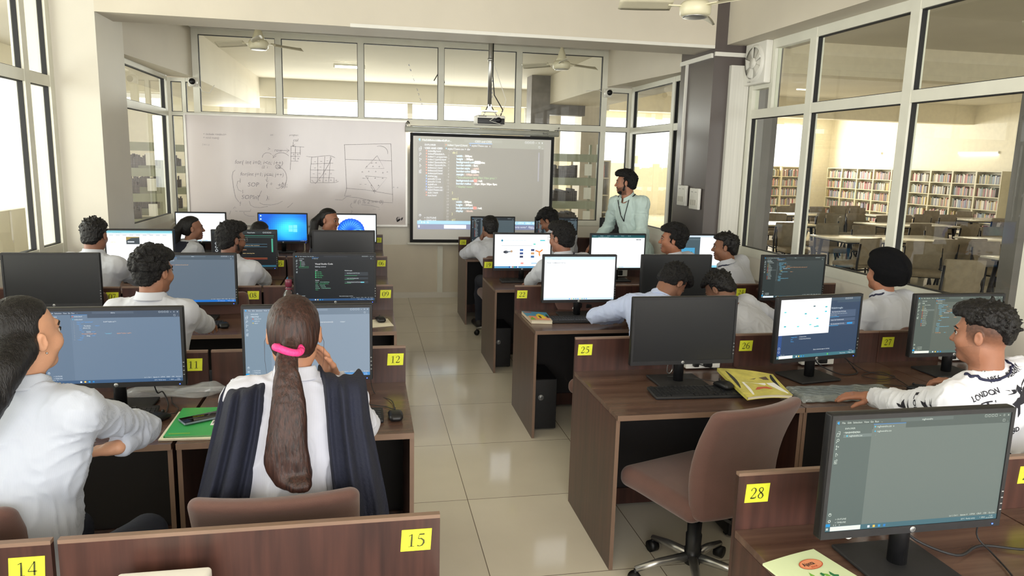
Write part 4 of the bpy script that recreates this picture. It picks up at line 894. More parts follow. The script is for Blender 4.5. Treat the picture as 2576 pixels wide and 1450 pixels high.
MON = [  # station, x, screen, yaw, kwargs
 (11, -1.055, scr_11, 0, dict(w=0.56)), (12, -0.262, scr_12, 0, dict(w=0.56)),
 (8, -1.13, scr_08, 0, {}), (7, -1.97, None, 0, dict(w=0.57)), (9, -0.22, scr_09, 0, {}),
 (6, -0.21, None, 0, {}), (5, -1.055, scr_05, 0, {}), (4, -1.90, scr_04, 0, {}),
 (3, -0.17, scr_03, 0, {}), (2, -0.95, scr_02, 0, {}), (1, -1.83, scr_01, 0, dict(w=0.54)),
 (25, 1.56, None, 0, dict(w=0.56)), (26, 2.31, scr_26, 0.16, dict(w=0.55)), (27, 3.15, scr_27, 0, dict(w=0.56)),
 (22, 1.49, scr_22, 0, {}), (23, 2.23, None, 0, {}), (24, 3.18, scr_24, 0.05, {}),
 (19, 1.40, scr_19, 0, {}), (20, 2.32, scr_20, 0, {}), (21, 3.12, scr_21, 0, {}),
 (16, 1.45, scr_16, 0, dict(w=0.53)), (17, 2.22, scr_16, 0, dict(w=0.53)), (18, 3.03, None, 0, dict(w=0.53)),
 (28, 1.462, scr_28, 0.0, dict(w=0.565, zb=0.118, zt=0.47))]
MDESC = {11: 'black monitor beside sticker 11 showing a blue-grey code editor', 12: 'black monitor beside sticker 12 with a pale code editor behind the ponytail',
 8: 'black monitor beside sticker 08 with a grey editor and bright blue taskbar', 7: 'black switched-off monitor at the left photo edge beside sticker 07', 9: 'black monitor beside sticker 09 with a near-black editor welcome page',
 6: 'black switched-off monitor beside sticker 06 below the smiling student', 5: 'black monitor beside sticker 05 showing a black page with orange text', 4: 'black monitor with a white web page and one small dark picture',
 3: 'black monitor with a blue flower wallpaper beside the smiling student', 2: 'black monitor with a bright blue wallpaper and pale window emblem', 1: 'black monitor with a plain white page in the back left corner',
 25: 'black switched-off monitor standing between stickers 25 and 26', 26: 'black turned monitor with a white picture window over a blue editor, left of sticker 27', 27: 'black monitor with a greenish code editor behind the patterned white shirt',
 22: 'black monitor beside sticker 22 showing an almost blank white page', 23: 'black switched-off monitor behind the slumped student in blue', 24: 'black monitor with a dark code editor in front of the glass, right of sticker 24',
 19: 'black monitor beside sticker 19 with a white page of small pictures', 20: 'black monitor with a white page under a dark green browser bar', 21: 'black monitor with a picture of a sea scene, left of the profile student',
 16: 'black monitor beside sticker 16 showing a dark file list', 17: 'black monitor with a dark editor behind the student bowing his head', 18: 'black switched-off monitor at the standing teacher\'s side',
 28: 'large black monitor right of sticker 28 with an empty grey-green editor'}
MPOS = {}
for n, x, sc, rz, kw in MON:
    if n <= 15: y = LY[4-(n-1)//3]-0.30
    else: y = RY[4-(n-16)//3]-0.30
    MPOS[n] = (x, y); monitor(x, y, MDESC[n], sc, rz, **kw)
for (x, y, l) in ((1.86, 3.33, 'black computer tower in the shade right of the empty brown chair'), (1.20, 4.92, 'black computer tower with a round logo below the house-picture paperback'), (-0.1, 5.0, 'black computer tower below the near-black welcome page monitor'), (1.18, 6.5, 'black computer tower below the picture-filled white web page')):
    cpu(x, y, l)
# ------------------------------------------------------------------ keyboards and mice
KEYC = mat('keycap_black', (34, 35, 38), 0.45, var=0.1, scale=(60, 60, 60))
def keyboard(x, y, rz, label, z=0.7515, w=0.44, tilt=0.05):
    t = thing('keyboard', label, 'keyboard', (x, y, z), rz); R = Matrix.Rotation(tilt, 4, 'X')
    MB().rbox(0, 0, 0.010, w, 0.145, 0.016, 0.006, 2, M=R).build('base', BLACKM, t)
    k = MB(); u = (w-0.02)/22.5
    rows = [[(0, 1), (2, 4), (6.5, 4), (11, 4), (15.3, 3)], [(0, 15), (15.3, 3), (18.6, 4)], [(0, 15), (15.3, 3), (18.6, 4)], [(0, 14.6), (18.6, 4)], [(0, 14.6), (16.3, 1), (18.6, 4)], [(0, 3.5), (3.7, 6, 'sp'), (10, 4.6), (15.3, 3), (18.6, 4)]]
    for r, row in enumerate(rows):
        yy = 0.055-r*0.0215-(0.004 if r else 0)
        for seg in row:
            a, n = seg[0], seg[1]
            if len(seg) > 2: cells = [(a, n)]
            else:
                m = max(1, int(n)); cells = [(a+i*n/m, n/m) for i in range(m)]
            for (p, q) in cells:
                x0 = -w/2+0.01+p*u; k.box(x0+0.0012, x0+q*u-0.0012, yy-0.009, yy+0.009, 0.018, 0.0225, 0, R)
    k.build('keys', KEYC, t); return t
def mouse(x, y, rz, label, z=0.7515):
    t = thing('computer_mouse', label, 'mouse', (x, y, z), rz)
    def sh(p): return (p.x*(1-0.12*(p.y/0.055)**2), p.y, (p.z+0.018)*(1.0-0.42*(abs(p.y+0.012)/0.055)**2)-0.018 if p.z > -0.017 else p.z)
    MB().rbox(0, 0, 0.018, 0.062, 0.11, 0.036, 0.017, 4, fn=sh, seg=4).build('body', BLACK, t)
    MB().tube([(-0.003, 0.028, 0.032), (0.003, 0.028, 0.032)], 0.007, 12).build('wheel', BLACKM, t)
    MB().tube([(0, 0.052, 0.012), (0.01, 0.09, 0.004), (-0.03, 0.15, 0.003), (-0.10, 0.19, 0.003), (-0.16, 0.25, 0.003)], 0.002, 6).build('cable', BLACKM, t)
    return t
keyboard(-1.16, 4.90, 0.0, 'black keyboard on the desk with sticker 08, seen above sticker 11')
mouse(-0.915, 4.86, 0.3, 'black mouse beside the keyboard on the desk with sticker 08')
keyboard(-0.16, 3.05, 0.0, 'black keyboard half hidden in front of the ponytailed student')
mouse(0.11, 3.03, 0.05, 'black mouse at the right corner of the desk with sticker 12')
keyboard(1.56, 3.19, -0.05, 'black keyboard under the switched-off monitor between stickers 25 and 26')
mouse(1.72, 3.21, 0.2, 'black mouse lying on the keyboard between stickers 25 and 26', 0.774)
keyboard(1.44, 4.86, -0.05, 'black keyboard in front of the white monitor beside sticker 22')
keyboard(1.42, 6.56, 0, 'black keyboard in front of the monitor beside sticker 19')
keyboard(1.45, 8.5, 0, 'black keyboard beside the bluish magazine in the back row')
keyboard(-1.12, 6.56, 0.0, 'black keyboard at the elbow of the student with glasses and beard')
mouse(-0.66, 6.62, 0.4, 'black mouse on the desk with sticker 05')
keyboard(-1.10, 3.17, 0.1, 'black keyboard behind the raised sleeve of the leftmost woman')
mouse(-0.86, 3.12, -0.5, 'black mouse at the sleeve of the leftmost woman')
mouse(0.08, 4.93, 0.2, 'black mouse on papers on the desk with sticker 09', 0.757)
mouse(2.74, 3.10, 0.5, 'black mouse under the right hand of the boy in the patterned shirt')
keyboard(-0.22, 6.62, 0, 'black keyboard below the switched-off monitor beside sticker 06')
k = keyboard(2.30, 3.085, -0.04, 'keyboard still in its clear plastic wrapping under the boy\'s left hand', w=0.50)
WRAP = mat('clear_plastic_film', (176, 186, 186), 0.08, var=0.1, scale=(30, 30, 30), alpha=0.34, spec=1.0, bump=0.35, bscale=(40, 40, 40))
wr = MB().grid(lambda u, v: (-0.27+0.54*u+0.006*math.sin(v*40), -0.095+0.19*v+0.004*math.sin(u*55), 0.030+0.0022*math.sin(u*31+v*9)*math.sin(v*17+3*u)-0.027*max(0, abs(v-0.5)*2-0.82)/0.18-0.02*max(0, abs(u-0.5)*2-0.93)/0.07), 60, 24, 0, None, True, 0.0006)
wr.build('plastic_wrapping', WRAP, k)
# ------------------------------------------------------------------ books, papers, phone, bottle, bag
def softbook(name, pts, z, th, cover, label, cat='book', group=None, curl=0.0, deco=None, pages=True):
    """paperback from its four corner points on the desk"""
    P = [Vector((p[0], p[1], 0)) for p in pts]; c = sum(P, Vector())/4
    t = thing(name, label, cat, (c.x, c.y, z))
    def S(u, v):
        q = P[0].lerp(P[1], u).lerp(P[3].lerp(P[2], u), v)-c
        return (q.x, q.y, curl*math.sin(PI*u)*0.6+curl*v*v)
    def top(u, v): x, y, h = S(u, v); return (x, y, h+th)
    m = MB(); m.grid(top, 12, 12, 0, None, False, 0.0012).grid(lambda u, v: (S(u, v)[0], S(u, v)[1], S(u, v)[2]+0.0014), 12, 12, 0, None, False, 0.0012); 
    m.grid(lambda u, v: S(0, u)[:2]+(S(0, u)[2]+th*v,), 12, 1, 0, None, False)
    m.build('cover', cover, t)
    if pages:
        def ins(u, v): return (0.02+0.965*u, 0.012+0.976*v)
        g = MB(); 
        for k in range(max(2, int(th/0.0025))):
            zz = 0.0018+(th-0.003)*k/max(1, int(th/0.0025)-1) if th > 0.005 else 0.0018
            g.grid(lambda u, v: S(*ins(u, v))[:2]+(S(*ins(u, v))[2]+zz,), 10, 10, 0, None, False, 0.0011 if th < 0.006 else 0.002)
        g.build('pages', PAGES, t)
    if deco:
        d = MB(); deco(d, lambda u, v, dz=0.0004: (top(u, v)[0], top(u, v)[1], top(u, v)[2]+dz)); d.build('cover_print', DECO, t)
    return t
DECOC = [(40, 120, 70), (240, 210, 60), (120, 180, 70), (200, 90, 60), (250, 250, 245), (30, 34, 38), (80, 150, 190), (90, 70, 60), (230, 150, 110), (160, 190, 200)]
DECO = [mat('print_ink_%d' % i, c, 0.4, var=0.05) for i, c in enumerate(DECOC)]
def dpoly(d, f, pts, mi, dz=0.0004): d.add([f(u, v, dz) for u, v in pts], [tuple(range(len(pts)))], mi)
def dtext(d, f, s, u0, v0, h, mi, dz=0.0008, su=1.0, rot=False):
    vs, fs = text_mesh(s, True)
    d.add([f(u0+v[0]*h*su/0.7, v0+v[1]*h/0.7, dz) for v in vs], fs, mi)
def deco_green(d, f):
    dtext(d, f, 'HARD', 0.62, 0.60, 0.13, 4, su=0.8); dpoly(d, f, [(0.58, 0.33), (0.98, 0.33), (0.98, 0.53), (0.58, 0.53)], 4); dtext(d, f, 'NOTEBOOK', 0.60, 0.38, 0.08, 5, 0.001, 0.75)
    dpoly(d, f, [(0.05, 0.06), (0.35, 0.06), (0.35, 0.10), (0.05, 0.10)], 2); dpoly(d, f, [(0.60, 0.94), (0.98, 0.94), (0.98, 0.985), (0.60, 0.985)], 5)
softbook('notebook', [(-0.785, 2.90), (-0.52, 2.89), (-0.53, 3.225), (-0.79, 3.235)], 0.7575, 0.006, mat('green_notebook_cover', (64, 172, 92), 0.3, var=0.05), 'bright green notebook under the phone, left of the ponytailed student', 'notebook', deco=deco_green)
softbook('exercise_book', [(-0.80, 2.885), (-0.50, 2.87), (-0.51, 3.20), (-0.80, 3.21)], 0.7512, 0.0055, PAGES, 'cream exercise book lying below the green notebook', 'notebook')
t = thing('smartphone', 'dark smartphone on the green notebook', 'phone', (-0.68, 3.075, 0.7665), 0.55)
MB().rbox(0, 0, 0.005, 0.165, 0.078, 0.009, 0.0044, 3).build('case', mat('phone_case_grey', (120, 134, 146), 0.3, 0.3), t)
MB().rbox(0, 0, 0.0098, 0.158, 0.071, 0.0012, 0.0005, 1).build('screen', mat('phone_glass', (12, 10, 12), 0.06, var=0), t)
MB().rbox(-0.06, 0.02, -0.0005, 0.03, 0.03, 0.002, 0.0008, 1).build('camera_bump', BLACK, t)
p = MB().tube([(-0.60, 3.30, 0.756), (-0.545, 3.38, 0.758)], 0.005, 10).build('pen', BLACK); tag(p, 'black pen beyond the green notebook', 'pen')
def deco_22(d, f):
    dpoly(d, f, [(0, 0.45), (1, 0.5), (1, 1), (0, 1)], 6); dpoly(d, f, [(0.05, 0.1), (0.95, 0.1), (0.9, 0.5), (0.1, 0.5)], 8, 0.0006)
    dpoly(d, f, [(0.42, 0.25), (0.80, 0.25), (0.78, 0.62), (0.62, 0.80), (0.45, 0.62)], 1, 0.0009); dpoly(d, f, [(0.52, 0.28), (0.62, 0.28), (0.62, 0.55), (0.52, 0.55)], 7, 0.0012)
    dpoly(d, f, [(0.02, 0.1), (0.3, 0.12), (0.2, 0.4)], 2, 0.0009); dpoly(d, f, [(0.05, 0.85), (0.35, 0.85), (0.35, 0.93), (0.05, 0.93)], 3, 0.0012); dpoly(d, f, [(0.85, 0.45), (0.97, 0.5), (0.95, 0.75), (0.86, 0.7)], 0, 0.001)
softbook('book', [(1.10, 4.80), (1.245, 4.77), (1.27, 5.06), (1.10, 5.12)], 0.7515, 0.022, mat('comic_cover', (214, 196, 170), 0.35, var=0.05), 'thick paperback with a colourful house picture on the desk with sticker 22', deco=deco_22)
def deco_25(d, f):
    dpoly(d, f, [(0.05, 0.3), (0.9, 0.35), (0.95, 0.95), (0.1, 0.9)], 5); dpoly(d, f, [(0.15, 0.05), (0.95, 0.08), (0.85, 0.55), (0.5, 0.45), (0.2, 0.5)], 4, 0.0008); dpoly(d, f, [(0.3, 0.2), (0.7, 0.25), (0.6, 0.33), (0.4, 0.3)], 3, 0.001); dpoly(d, f, [(0.4, 0.6), (0.8, 0.65), (0.8, 0.8)], 7, 0.001)
softbook('book', [(1.735, 3.00), (1.97, 3.00), (2.04, 3.30), (1.80, 3.44)], 0.777, 0.016, mat('worn_yellow_book_cover', (206, 196, 96), 0.4, var=0.15, scale=(20, 20, 20)), 'worn yellow-edged book with curled cover, right of the middle keyboard', curl=0.012, deco=deco_25)
def deco_28(d, f):
    rr = random.Random(3)
    for i in range(30):
        u, v = 0.30+0.5*rr.random(), 0.15+0.42*rr.random()+0.0; a = rr.random()*3; l = 0.07+0.05*rr.random()
        c_, s_ = math.cos(a), math.sin(a)
        dpoly(d, f, [(u, v), (u+l*0.5*c_-0.03*s_, v+l*0.5*s_+0.03*c_), (u+l*c_, v+l*s_), (u+l*0.5*c_+0.03*s_, v+l*0.5*s_-0.03*c_)], rr.choice([0, 1, 2, 2, 0, 9]), 0.0004+0.00003*i)
    n = 24; dpoly(d, f, [(0.62+0.20*math.cos(2*PI*i/n), 0.78+0.085*math.sin(2*PI*i/n)) for i in range(n)], 3, 0.0016)
    dpoly(d, f, [(0.62+0.185*math.cos(2*PI*i/n), 0.78+0.075*math.sin(2*PI*i/n)) for i in range(n)], 8, 0.0018); dtext(d, f, 'Ajanta', 0.48, 0.765, 0.055, 5, 0.0021, 1.0); dtext(d, f, 'BOOK', 0.56, 0.72, 0.025, 3, 0.0021, 1.2)
softbook('notebook', [(1.125, 1.43), (1.335, 1.50), (1.265, 1.755), (1.075, 1.705)], 0.7515, 0.006, mat('pale_green_cover', (216, 230, 186), 0.35, var=0.03), 'pale green notebook with a leaf pattern at the bottom of the photo', 'notebook', curl=0.004, deco=deco_28)
softbook('paper_sheets', [(0.02, 4.76), (0.165, 4.80), (0.13, 5.02), (-0.02, 4.98)], 0.7512, 0.004, PAGES, 'loose white papers under the mouse on the desk with sticker 09', 'paper', pages=False)
softbook('paper_sheets', [(1.11, 8.22), (1.30, 8.22), (1.28, 8.50), (1.11, 8.48)], 0.7512, 0.008, mat('magazine_paper', (206, 218, 226), 0.5, var=0.12, scale=(25, 25, 25)), 'bluish magazine on the desk with sticker 16', 'magazine', pages=False)
softbook('packet', [(2.86, 4.74), (3.02, 4.72), (3.04, 4.92), (2.90, 4.95)], 0.752, 0.03, mat('red_packet', (206, 40, 46), 0.3, var=0.08), 'red and yellow packet behind the bowed student', 'packet', curl=0.01, deco=lambda d, f: (dpoly(d, f, [(0.1, 0.1), (0.5, 0.1), (0.4, 0.4)], 1), dpoly(d, f, [(0.3, 0.6), (0.8, 0.6), (0.8, 0.7), (0.3, 0.7)], 4)), pages=False)
softbook('paper_sheets', [(-1.78, 6.40), (-1.58, 6.40), (-1.56, 6.62), (-1.76, 6.64)], 0.7512, 0.004, mat('green_paper', (150, 200, 150), 0.6, var=0.15, scale=(40, 40, 40)), 'greenish papers beside the boy at the white web page', 'paper', pages=False)
softbook('paper_slip', [(-0.68, 4.94), (-0.60, 4.95), (-0.60, 5.02), (-0.67, 5.02)], 0.7512, 0.003, PAGES, 'small white paper scrap between two desks in the third row', 'paper', pages=False)
# bottle
t = thing('water_bottle', 'clear pinkish plastic bottle with a maroon cap, above the ponytailed student', 'bottle', (-0.505, 4.85, 0.7515))
PB = glass_mat('bottle_plastic', (0.93, 0.72, 0.80), 2.2, 0.03)
prof = [(0.033, 0.0), (0.036, 0.01), (0.036, 0.10), (0.033, 0.115), (0.036, 0.13), (0.037, 0.165), (0.034, 0.185), (0.024, 0.205), (0.016, 0.22), (0.0145, 0.245)]
prof = [(r*1.1, z*1.12) for r, z in prof]
MB().lathe(prof, 28).build('body', PB, t)
MB().lathe([(0.017, 0.262), (0.0215, 0.264), (0.0215, 0.306), (0.019, 0.310)], 24).lathe([(0.022, 0.246), (0.022, 0.254)], 24).build('cap', mat('maroon_cap', (110, 40, 60), 0.35), t)
# crumpled clear bag
FILM = mat('crumpled_film', (226, 230, 234), 0.10, var=0.0, alpha=0.26, spec=1.0)
def bagf(u, v):
    a = u*2*PI; r = math.sin(v*PI)**0.6
    return (-0.86+0.235*math.cos(a)*r*(1+0.12*math.sin(3*a+v*5)), 3.475+0.085*math.sin(a)*r*(1+0.15*math.sin(5*a)), 0.755+0.030*(1-math.cos(v*PI))/2*2*(0.6+0.4*math.sin(4*a+7*v))*(0.4+0.6*r)+0.004*math.sin(23*u+11*v))
b = MB().grid(bagf, 64, 26, 0, None, False).build('plastic_bag', FILM); tag(b, 'crumpled clear plastic bag on the desk below sticker 11', 'bag')
# white socket boxes on the partitions, cables
def sockets(x, yb, label, w=0.2, z=0.80, h=0.085):
    t = thing('power_socket_box', label, 'socket', (x, yb-0.019, z))
    MB().rbox(0, -0.022, 0, w, 0.042, h, 0.005, 2).build('box', PLAST, t)
    MB().rbox(0.02, -0.055, -0.005, 0.045, 0.03, 0.05, 0.006, 2).build('plug', BLACK, t); MB().rbox(-0.05, -0.055, -0.008, 0.03, 0.03, 0.04, 0.006, 2).build('plug', BLACK, t)
sockets(2.50, 3.66, 'white socket box with black plugs behind the turned monitor')
sockets(1.80, 3.66, 'white socket box behind the switched-off monitor near sticker 26')
sockets(1.62, 5.30, 'white socket box behind the blank white monitor beside sticker 22')
sockets(2.42, 6.86, 'white socket box behind the monitor with the dark green browser bar')
sockets(1.60, 1.93, 'white socket box behind the large grey-green monitor')
sockets(3.42, 3.66, 'white socket box at the window end of the second row')
def cable(pts, r, label, m=BLACKM, name='cable'):
    P = [Vector(p) for p in pts]; out = []
    for i in range(len(P)-1):
        p0, p1, p2, p3 = P[max(i-1, 0)], P[i], P[i+1], P[min(i+2, len(P)-1)]
        for k in range(6):
            s = k/6; out.append(0.5*((2*p1)+(p2-p0)*s+(2*p0-5*p1+4*p2-p3)*s*s+(3*p1-p0-3*p2+p3)*s**3))
    out.append(P[-1]); o = MB().tube(out, r, 6, 0).build(name, m); tag(o, label, 'cable'); return o
cable([(2.35, 3.42, 0.92), (2.38, 3.44, 0.82), (2.50, 3.40, 0.762), (2.62, 3.42, 0.757), (2.68, 3.54, 0.757), (2.66, 3.63, 0.82)], 0.0035, 'black cable drooping from the turned monitor to the partition')
cable([(2.66, 3.62, 0.80), (2.70, 3.45, 0.756), (2.80, 3.35, 0.756), (2.68, 3.30, 0.756), (2.62, 3.38, 0.756), (2.78, 3.42, 0.756), (2.74, 3.17, 0.756)], 0.002, 'thin black mouse lead looping on the desk with sticker 27')
cable([(1.50, 1.70, 0.90), (1.55, 1.72, 0.80), (1.66, 1.66, 0.762), (1.78, 1.70, 0.76), (1.90, 1.66, 0.76), (2.02, 1.68, 0.76)], 0.004, 'black cable on the desk right of the large monitor stand')
cable([(1.76, 1.68, 0.90), (1.76, 1.70, 0.80), (1.78, 1.66, 0.76), (1.74, 1.55, 0.757), (1.66, 1.42, 0.757)], 0.0025, 'thin lead running towards the camera below the large monitor')
cable([(1.30, 1.68, 0.87), (1.305, 1.69, 0.84), (1.325, 1.69, 0.825), (1.345, 1.69, 0.84), (1.35, 1.68, 0.88)], 0.002, 'pale cable loop hanging under the large monitor', PLAST)
cable([(1.52, 3.42, 0.87), (1.52, 3.44, 0.80), (1.535, 3.44, 0.785), (1.55, 3.44, 0.81), (1.54, 3.42, 0.87)], 0.003, 'grey cable loop under the switched-off monitor near sticker 25', METAL)
cable([(1.70, 3.62, 0.80), (1.88, 3.55, 0.758), (1.95, 3.40, 0.757), (2.02, 3.36, 0.757)], 0.003, 'black cable on the desk behind the worn book')
cable([(-0.93, 3.33, 0.86), (-0.92, 3.35, 0.80), (-0.90, 3.36, 0.80), (-0.87, 3.32, 0.757), (-0.85, 3.2, 0.757)], 0.003, 'black cable behind the leftmost monitor stand')
cable([(0.0, 3.55, 0.90), (0.02, 3.40, 0.757), (0.10, 3.25, 0.757), (0.11, 3.08, 0.762)], 0.002, 'thin mouse lead on the desk with sticker 12')
cable([(1.85, 3.02, 0.74), (1.86, 3.05, 0.60), (1.88, 3.1, 0.42), (1.89, 3.12, 0.2)], 0.004, 'pale cable hanging below the desk near sticker 26', PAGES)
t = thing('white_box', 'flat white box top at the bottom left, on the desk with sticker 15', 'box', (-0.46, 1.66, 0.7515))
MB().rbox(-0.02, 0, 0.059, 0.21, 0.14, 0.118, 0.010, 3).build('body', PLAST, t)
MB().box(-0.08, 0.08, -0.0715, -0.069, 0.03, 0.035).build('slot', SHADE, t)
# ------------------------------------------------------------------ office chairs
BROWN = mat('brown_chair_fabric', (100, 70, 62), 0.85, var=0.06, scale=(9, 9, 9), bump=0.12, bscale=(260, 260, 260), sheen=0.25)
def office_chair(x, y, rz, label, seat=0.46, back=0.90):
    """rz 0 faces +y"""
    t = thing('office_chair', label, 'chair', (x, y, 0), rz)
    def bk(p):
        v = (p.z+0.25)/0.5
        return (p.x*(1-0.16*max(0, 0.35-v)), p.y-0.045*(1-(p.x/0.24)**2)-0.10*v+0.05*math.sin(v*PI), p.z)
    MB().rbox(0, -0.20, back-0.255, 0.47, 0.075, 0.50, 0.035, 4, fn=bk, seg=8).build('backrest', BROWN, t)
    MB().rbox(0, 0.03, seat, 0.48, 0.48, 0.10, 0.045, 4, fn=lambda p: (p.x, p.y, p.z-0.06*max(0, p.y-0.12)), seg=6).build('seat', BROWN, t)
    MB().box(-0.10, 0.10, -0.12, 0.12, seat-0.075, seat-0.045).box(-0.03, 0.03, -0.24, -0.10, seat-0.07, seat-0.055).box(-0.03, 0.03, -0.245, -0.232, seat-0.07, seat+0.1).build('seat_plate', BLACKM, t)
    MB().tube([(0, 0, 0.24), (0, 0, seat-0.06)], 0.014, 14).build('gas_lift', METAL, t)
    MB().lathe([(0.036, 0.08), (0.038, 0.15), (0.034, 0.151), (0.036, 0.22), (0.031, 0.222), (0.033, 0.28)], 20).build('cover', BLACK, t)
    for k in range(5):
        a = 2*PI*k/5+0.3; R = Matrix.Rotation(a, 4, 'Z')
        l = MB().tube([(0.03, 0, 0.11), (0.16, 0, 0.095), (0.27, 0, 0.07)], [0.022, 0.018, 0.013], 10, M=R).build('base_leg', METAL, t)
        MB().tube([(0.27, -0.02, 0.028), (0.27, 0.02, 0.028)], 0.028, 16, M=R).tube([(0.27, 0, 0.03), (0.27, 0, 0.07)], 0.008, 8, M=R).build('caster', BLACK, l)
    return t
office_chair(1.43, 2.83, 0.33, 'empty brown office chair pushed in at the desk with sticker 25', 0.45, 0.93)
# ------------------------------------------------------------------ whiteboard with its handwriting
WB = mat('whiteboard_enamel', (214, 206, 206), 0.12, var=0.03, scale=(2.2, 2.2, 1.1), spec=0.5)
YW = YB-0.055
t = thing('whiteboard', 'large whiteboard covered in faint handwriting and diagrams', 'whiteboard', (-0.84, YW, 1.65))
wx0, wx1, wz0, wz1 = -1.335, 1.335, -0.665, 0.665
MB().box(wx0, wx1, 0.0, 0.02, wz0, wz1).build('board', WB, t)
f = MB()
for (a, b, c, d) in ((wx0-0.02, wx0+0.004, wz0-0.02, wz1+0.02), (wx1-0.004, wx1+0.02, wz0-0.02, wz1+0.02), (wx0+0.004, wx1-0.004, wz0-0.02, wz0+0.004), (wx0+0.004, wx1-0.004, wz1-0.004, wz1+0.02)): f.box(a, b, -0.012, 0.024, c, d)
f.build('rim', mat('aluminium_rim', (206, 204, 198), 0.35, 0.4, var=0.04), t)
def wpt(x, y):
    p = at(460+x/4.4414, 300+y/4.4414, YW); return (p.x+0.84, p.z-1.65)
WRS = {k: MB() for k in ('code_writing', 'grid_drawing', 'triangle_drawing', 'marker_smudge', 'faint_writing')}
def pick(x, y): return WRS['faint_writing' if x < 500 and y < 320 else 'marker_smudge' if x > 2340 and y > 1050 else 'triangle_drawing' if x > 1698 and not (x < 1720 and 600 < y < 720) else 'grid_drawing' if x > 1370 else 'code_writing']
def stroke(pts, w=0.0024): ribbon(pick(*pts[0]), [wpt(*p)+(w,) for p in pts], -0.0015)
def wtext(s, x, y, hpx, slant=0.18):
    p = wpt(x, y); put_text(pick(x, y), s, p[0], p[1], hpx/4.4414*0.00535, -0.0015, 0, None, 'l', slant=slant)
def arc(cx, cy, rx, ry, a0, a1, n=16): return [(cx+rx*math.cos(math.radians(a0+(a1-a0)*i/n)), cy+ry*math.sin(math.radians(a0+(a1-a0)*i/n))) for i in range(n+1)]
for s, x, y, h in (('= include <stdio.h>', 225, 175, 20), ('= void main()', 225, 215, 20), ('{ int i, j;', 215, 290, 16), ('col', 1230, 248, 30), ('row', 1020, 362, 32), ('for( int i=0; i<n; i++)', 578, 498, 40), ('for(int j=1; j<=i; j++)', 640, 630, 36),
                   ('SOP    ( *   +2);', 722, 752, 44), ('SOPln(    );', 652, 892, 44), ('if (i % 2 == 0)', 1905, 940, 40), ('...  ..', 2120, 1010, 34), ('(2)', 1045, 545, 28), ('>', 945, 350, 34), ('(2  i', 880, 548, 26), ('program', 1190, 185, 18), ('int', 975, 185, 20)):
    wtext(s, x, y, h)
G = [[(1210, 300), (1205, 470), (1200, 565)], [(1258, 300), (1256, 465)], [(1312, 310), (1312, 400)], [(1205, 302), (1355, 312)], [(1205, 375), (1310, 378)], [(1205, 415), (1310, 418)], [(1205, 468), (1290, 470)],
     [(1100, 350), (1185, 350)], [(1160, 332), (1188, 350), (1158, 372)], [(1233, 255), (1233, 300)], [(1220, 288), (1233, 302), (1252, 285)], arc(945, 430, 58, 55, 180, 320), arc(1100, 450, 95, 75, 190, 330), [(1003, 402), (1015, 430), (1045, 408)],
     arc(1060, 532, 26, 24, 0, 360), arc(1075, 660, 85, 118, -95, 75), arc(1060, 665, 60, 110, 20, 110), [(910, 630), (1005, 628)], [(942, 640), (940, 690)], [(925, 672), (940, 700), (960, 690)],
     [(585, 570), (560, 590), (550, 640), (565, 760), (590, 880), (640, 940)], [(640, 660), (640, 710)], [(640, 690), (612, 695), (602, 740), (620, 790), (655, 808)], [(668, 790), (670, 830)], [(645, 920), (640, 970)],
     [(880, 800), (850, 862)], [(832, 850), (848, 870), (862, 852)], [(740, 915), (755, 960), (800, 985), (870, 988), (950, 975)], [(858, 935), (900, 955), (980, 960), (1060, 945), (1115, 915)], [(1165, 990), (1200, 965), (1230, 935)],
     [(565, 998), (580, 980), (595, 995)], [(520, 1065), (535, 1025)], [(585, 1028), (610, 1030)], [(630, 1030), (755, 1030), (760, 1005)], [(680, 1035), (690, 1065), (740, 1085), (800, 1085)],
     [(1378, 415), (1450, 425), (1640, 405), (1700, 430)], [(1440, 425), (1425, 560), (1425, 710)], [(1430, 710), (1700, 710), (1740, 695)], [(1508, 425), (1505, 700)], [(1587, 420), (1565, 710)], [(1650, 415), (1630, 700)], [(1430, 500), (1680, 492)], [(1425, 568), (1690, 570)], [(1425, 652), (1690, 655)],
     [(1665, 430), (1620, 520), (1560, 620), (1480, 722), (1440, 680)], [(1690, 655), (1690, 705)],
     [(1800, 285), (2325, 275)], [(1805, 285), (1830, 780), (1805, 860)], [(2325, 275), (2345, 925)], [(1815, 450), (2330, 465)], [(1820, 772), (2040, 790), (2345, 842)], [(1805, 860), (1880, 855)],
     [(2170, 408), (2035, 550), (2250, 552), (2170, 408)], [(2040, 635), (2280, 655), (2155, 805), (2040, 635)], [(2100, 750), (2145, 828)], arc(2200, 375, 90, 75, -110, 10), [(1700, 900), (1780, 905), (1830, 865), (1960, 880), (2170, 925), (2345, 935)],
     [(1995, 955), (2100, 965), (2195, 988)], [(1890, 935), (1872, 960), (1880, 985), (1895, 990)], [(1880, 1020), (1893, 1030), (1880, 1045), (1890, 1058)], [(2005, 658), (2040, 662)]]
for g in G: stroke(g)
for (x, y) in ((1475, 475), (1545, 472), (1615, 465), (1475, 545), (1535, 535), (1460, 610), (1525, 608), (1985, 728), (2040, 728)): stroke([(x-10, y), (x+12, y)])
for (x, y) in ((1595, 612), (1655, 610), (1530, 685), (1600, 685), (1655, 682), (1715, 685), (2110, 490), (2160, 488), (2055, 530), (2125, 528), (2195, 530), (2005, 590), (2078, 585), (2155, 585), (2235, 598), (2285, 590), (2068, 658), (2150, 660), (2232, 660), (2108, 740), (2187, 742), (2140, 798), (2355, 762), (2400, 765), (1240, 440), (1290, 440), (1240, 395), (1285, 395)): stroke([(x-8, y+6), (x, y-8), (x+8, y+4), (x-6, y+2)])
r2 = random.Random(8)
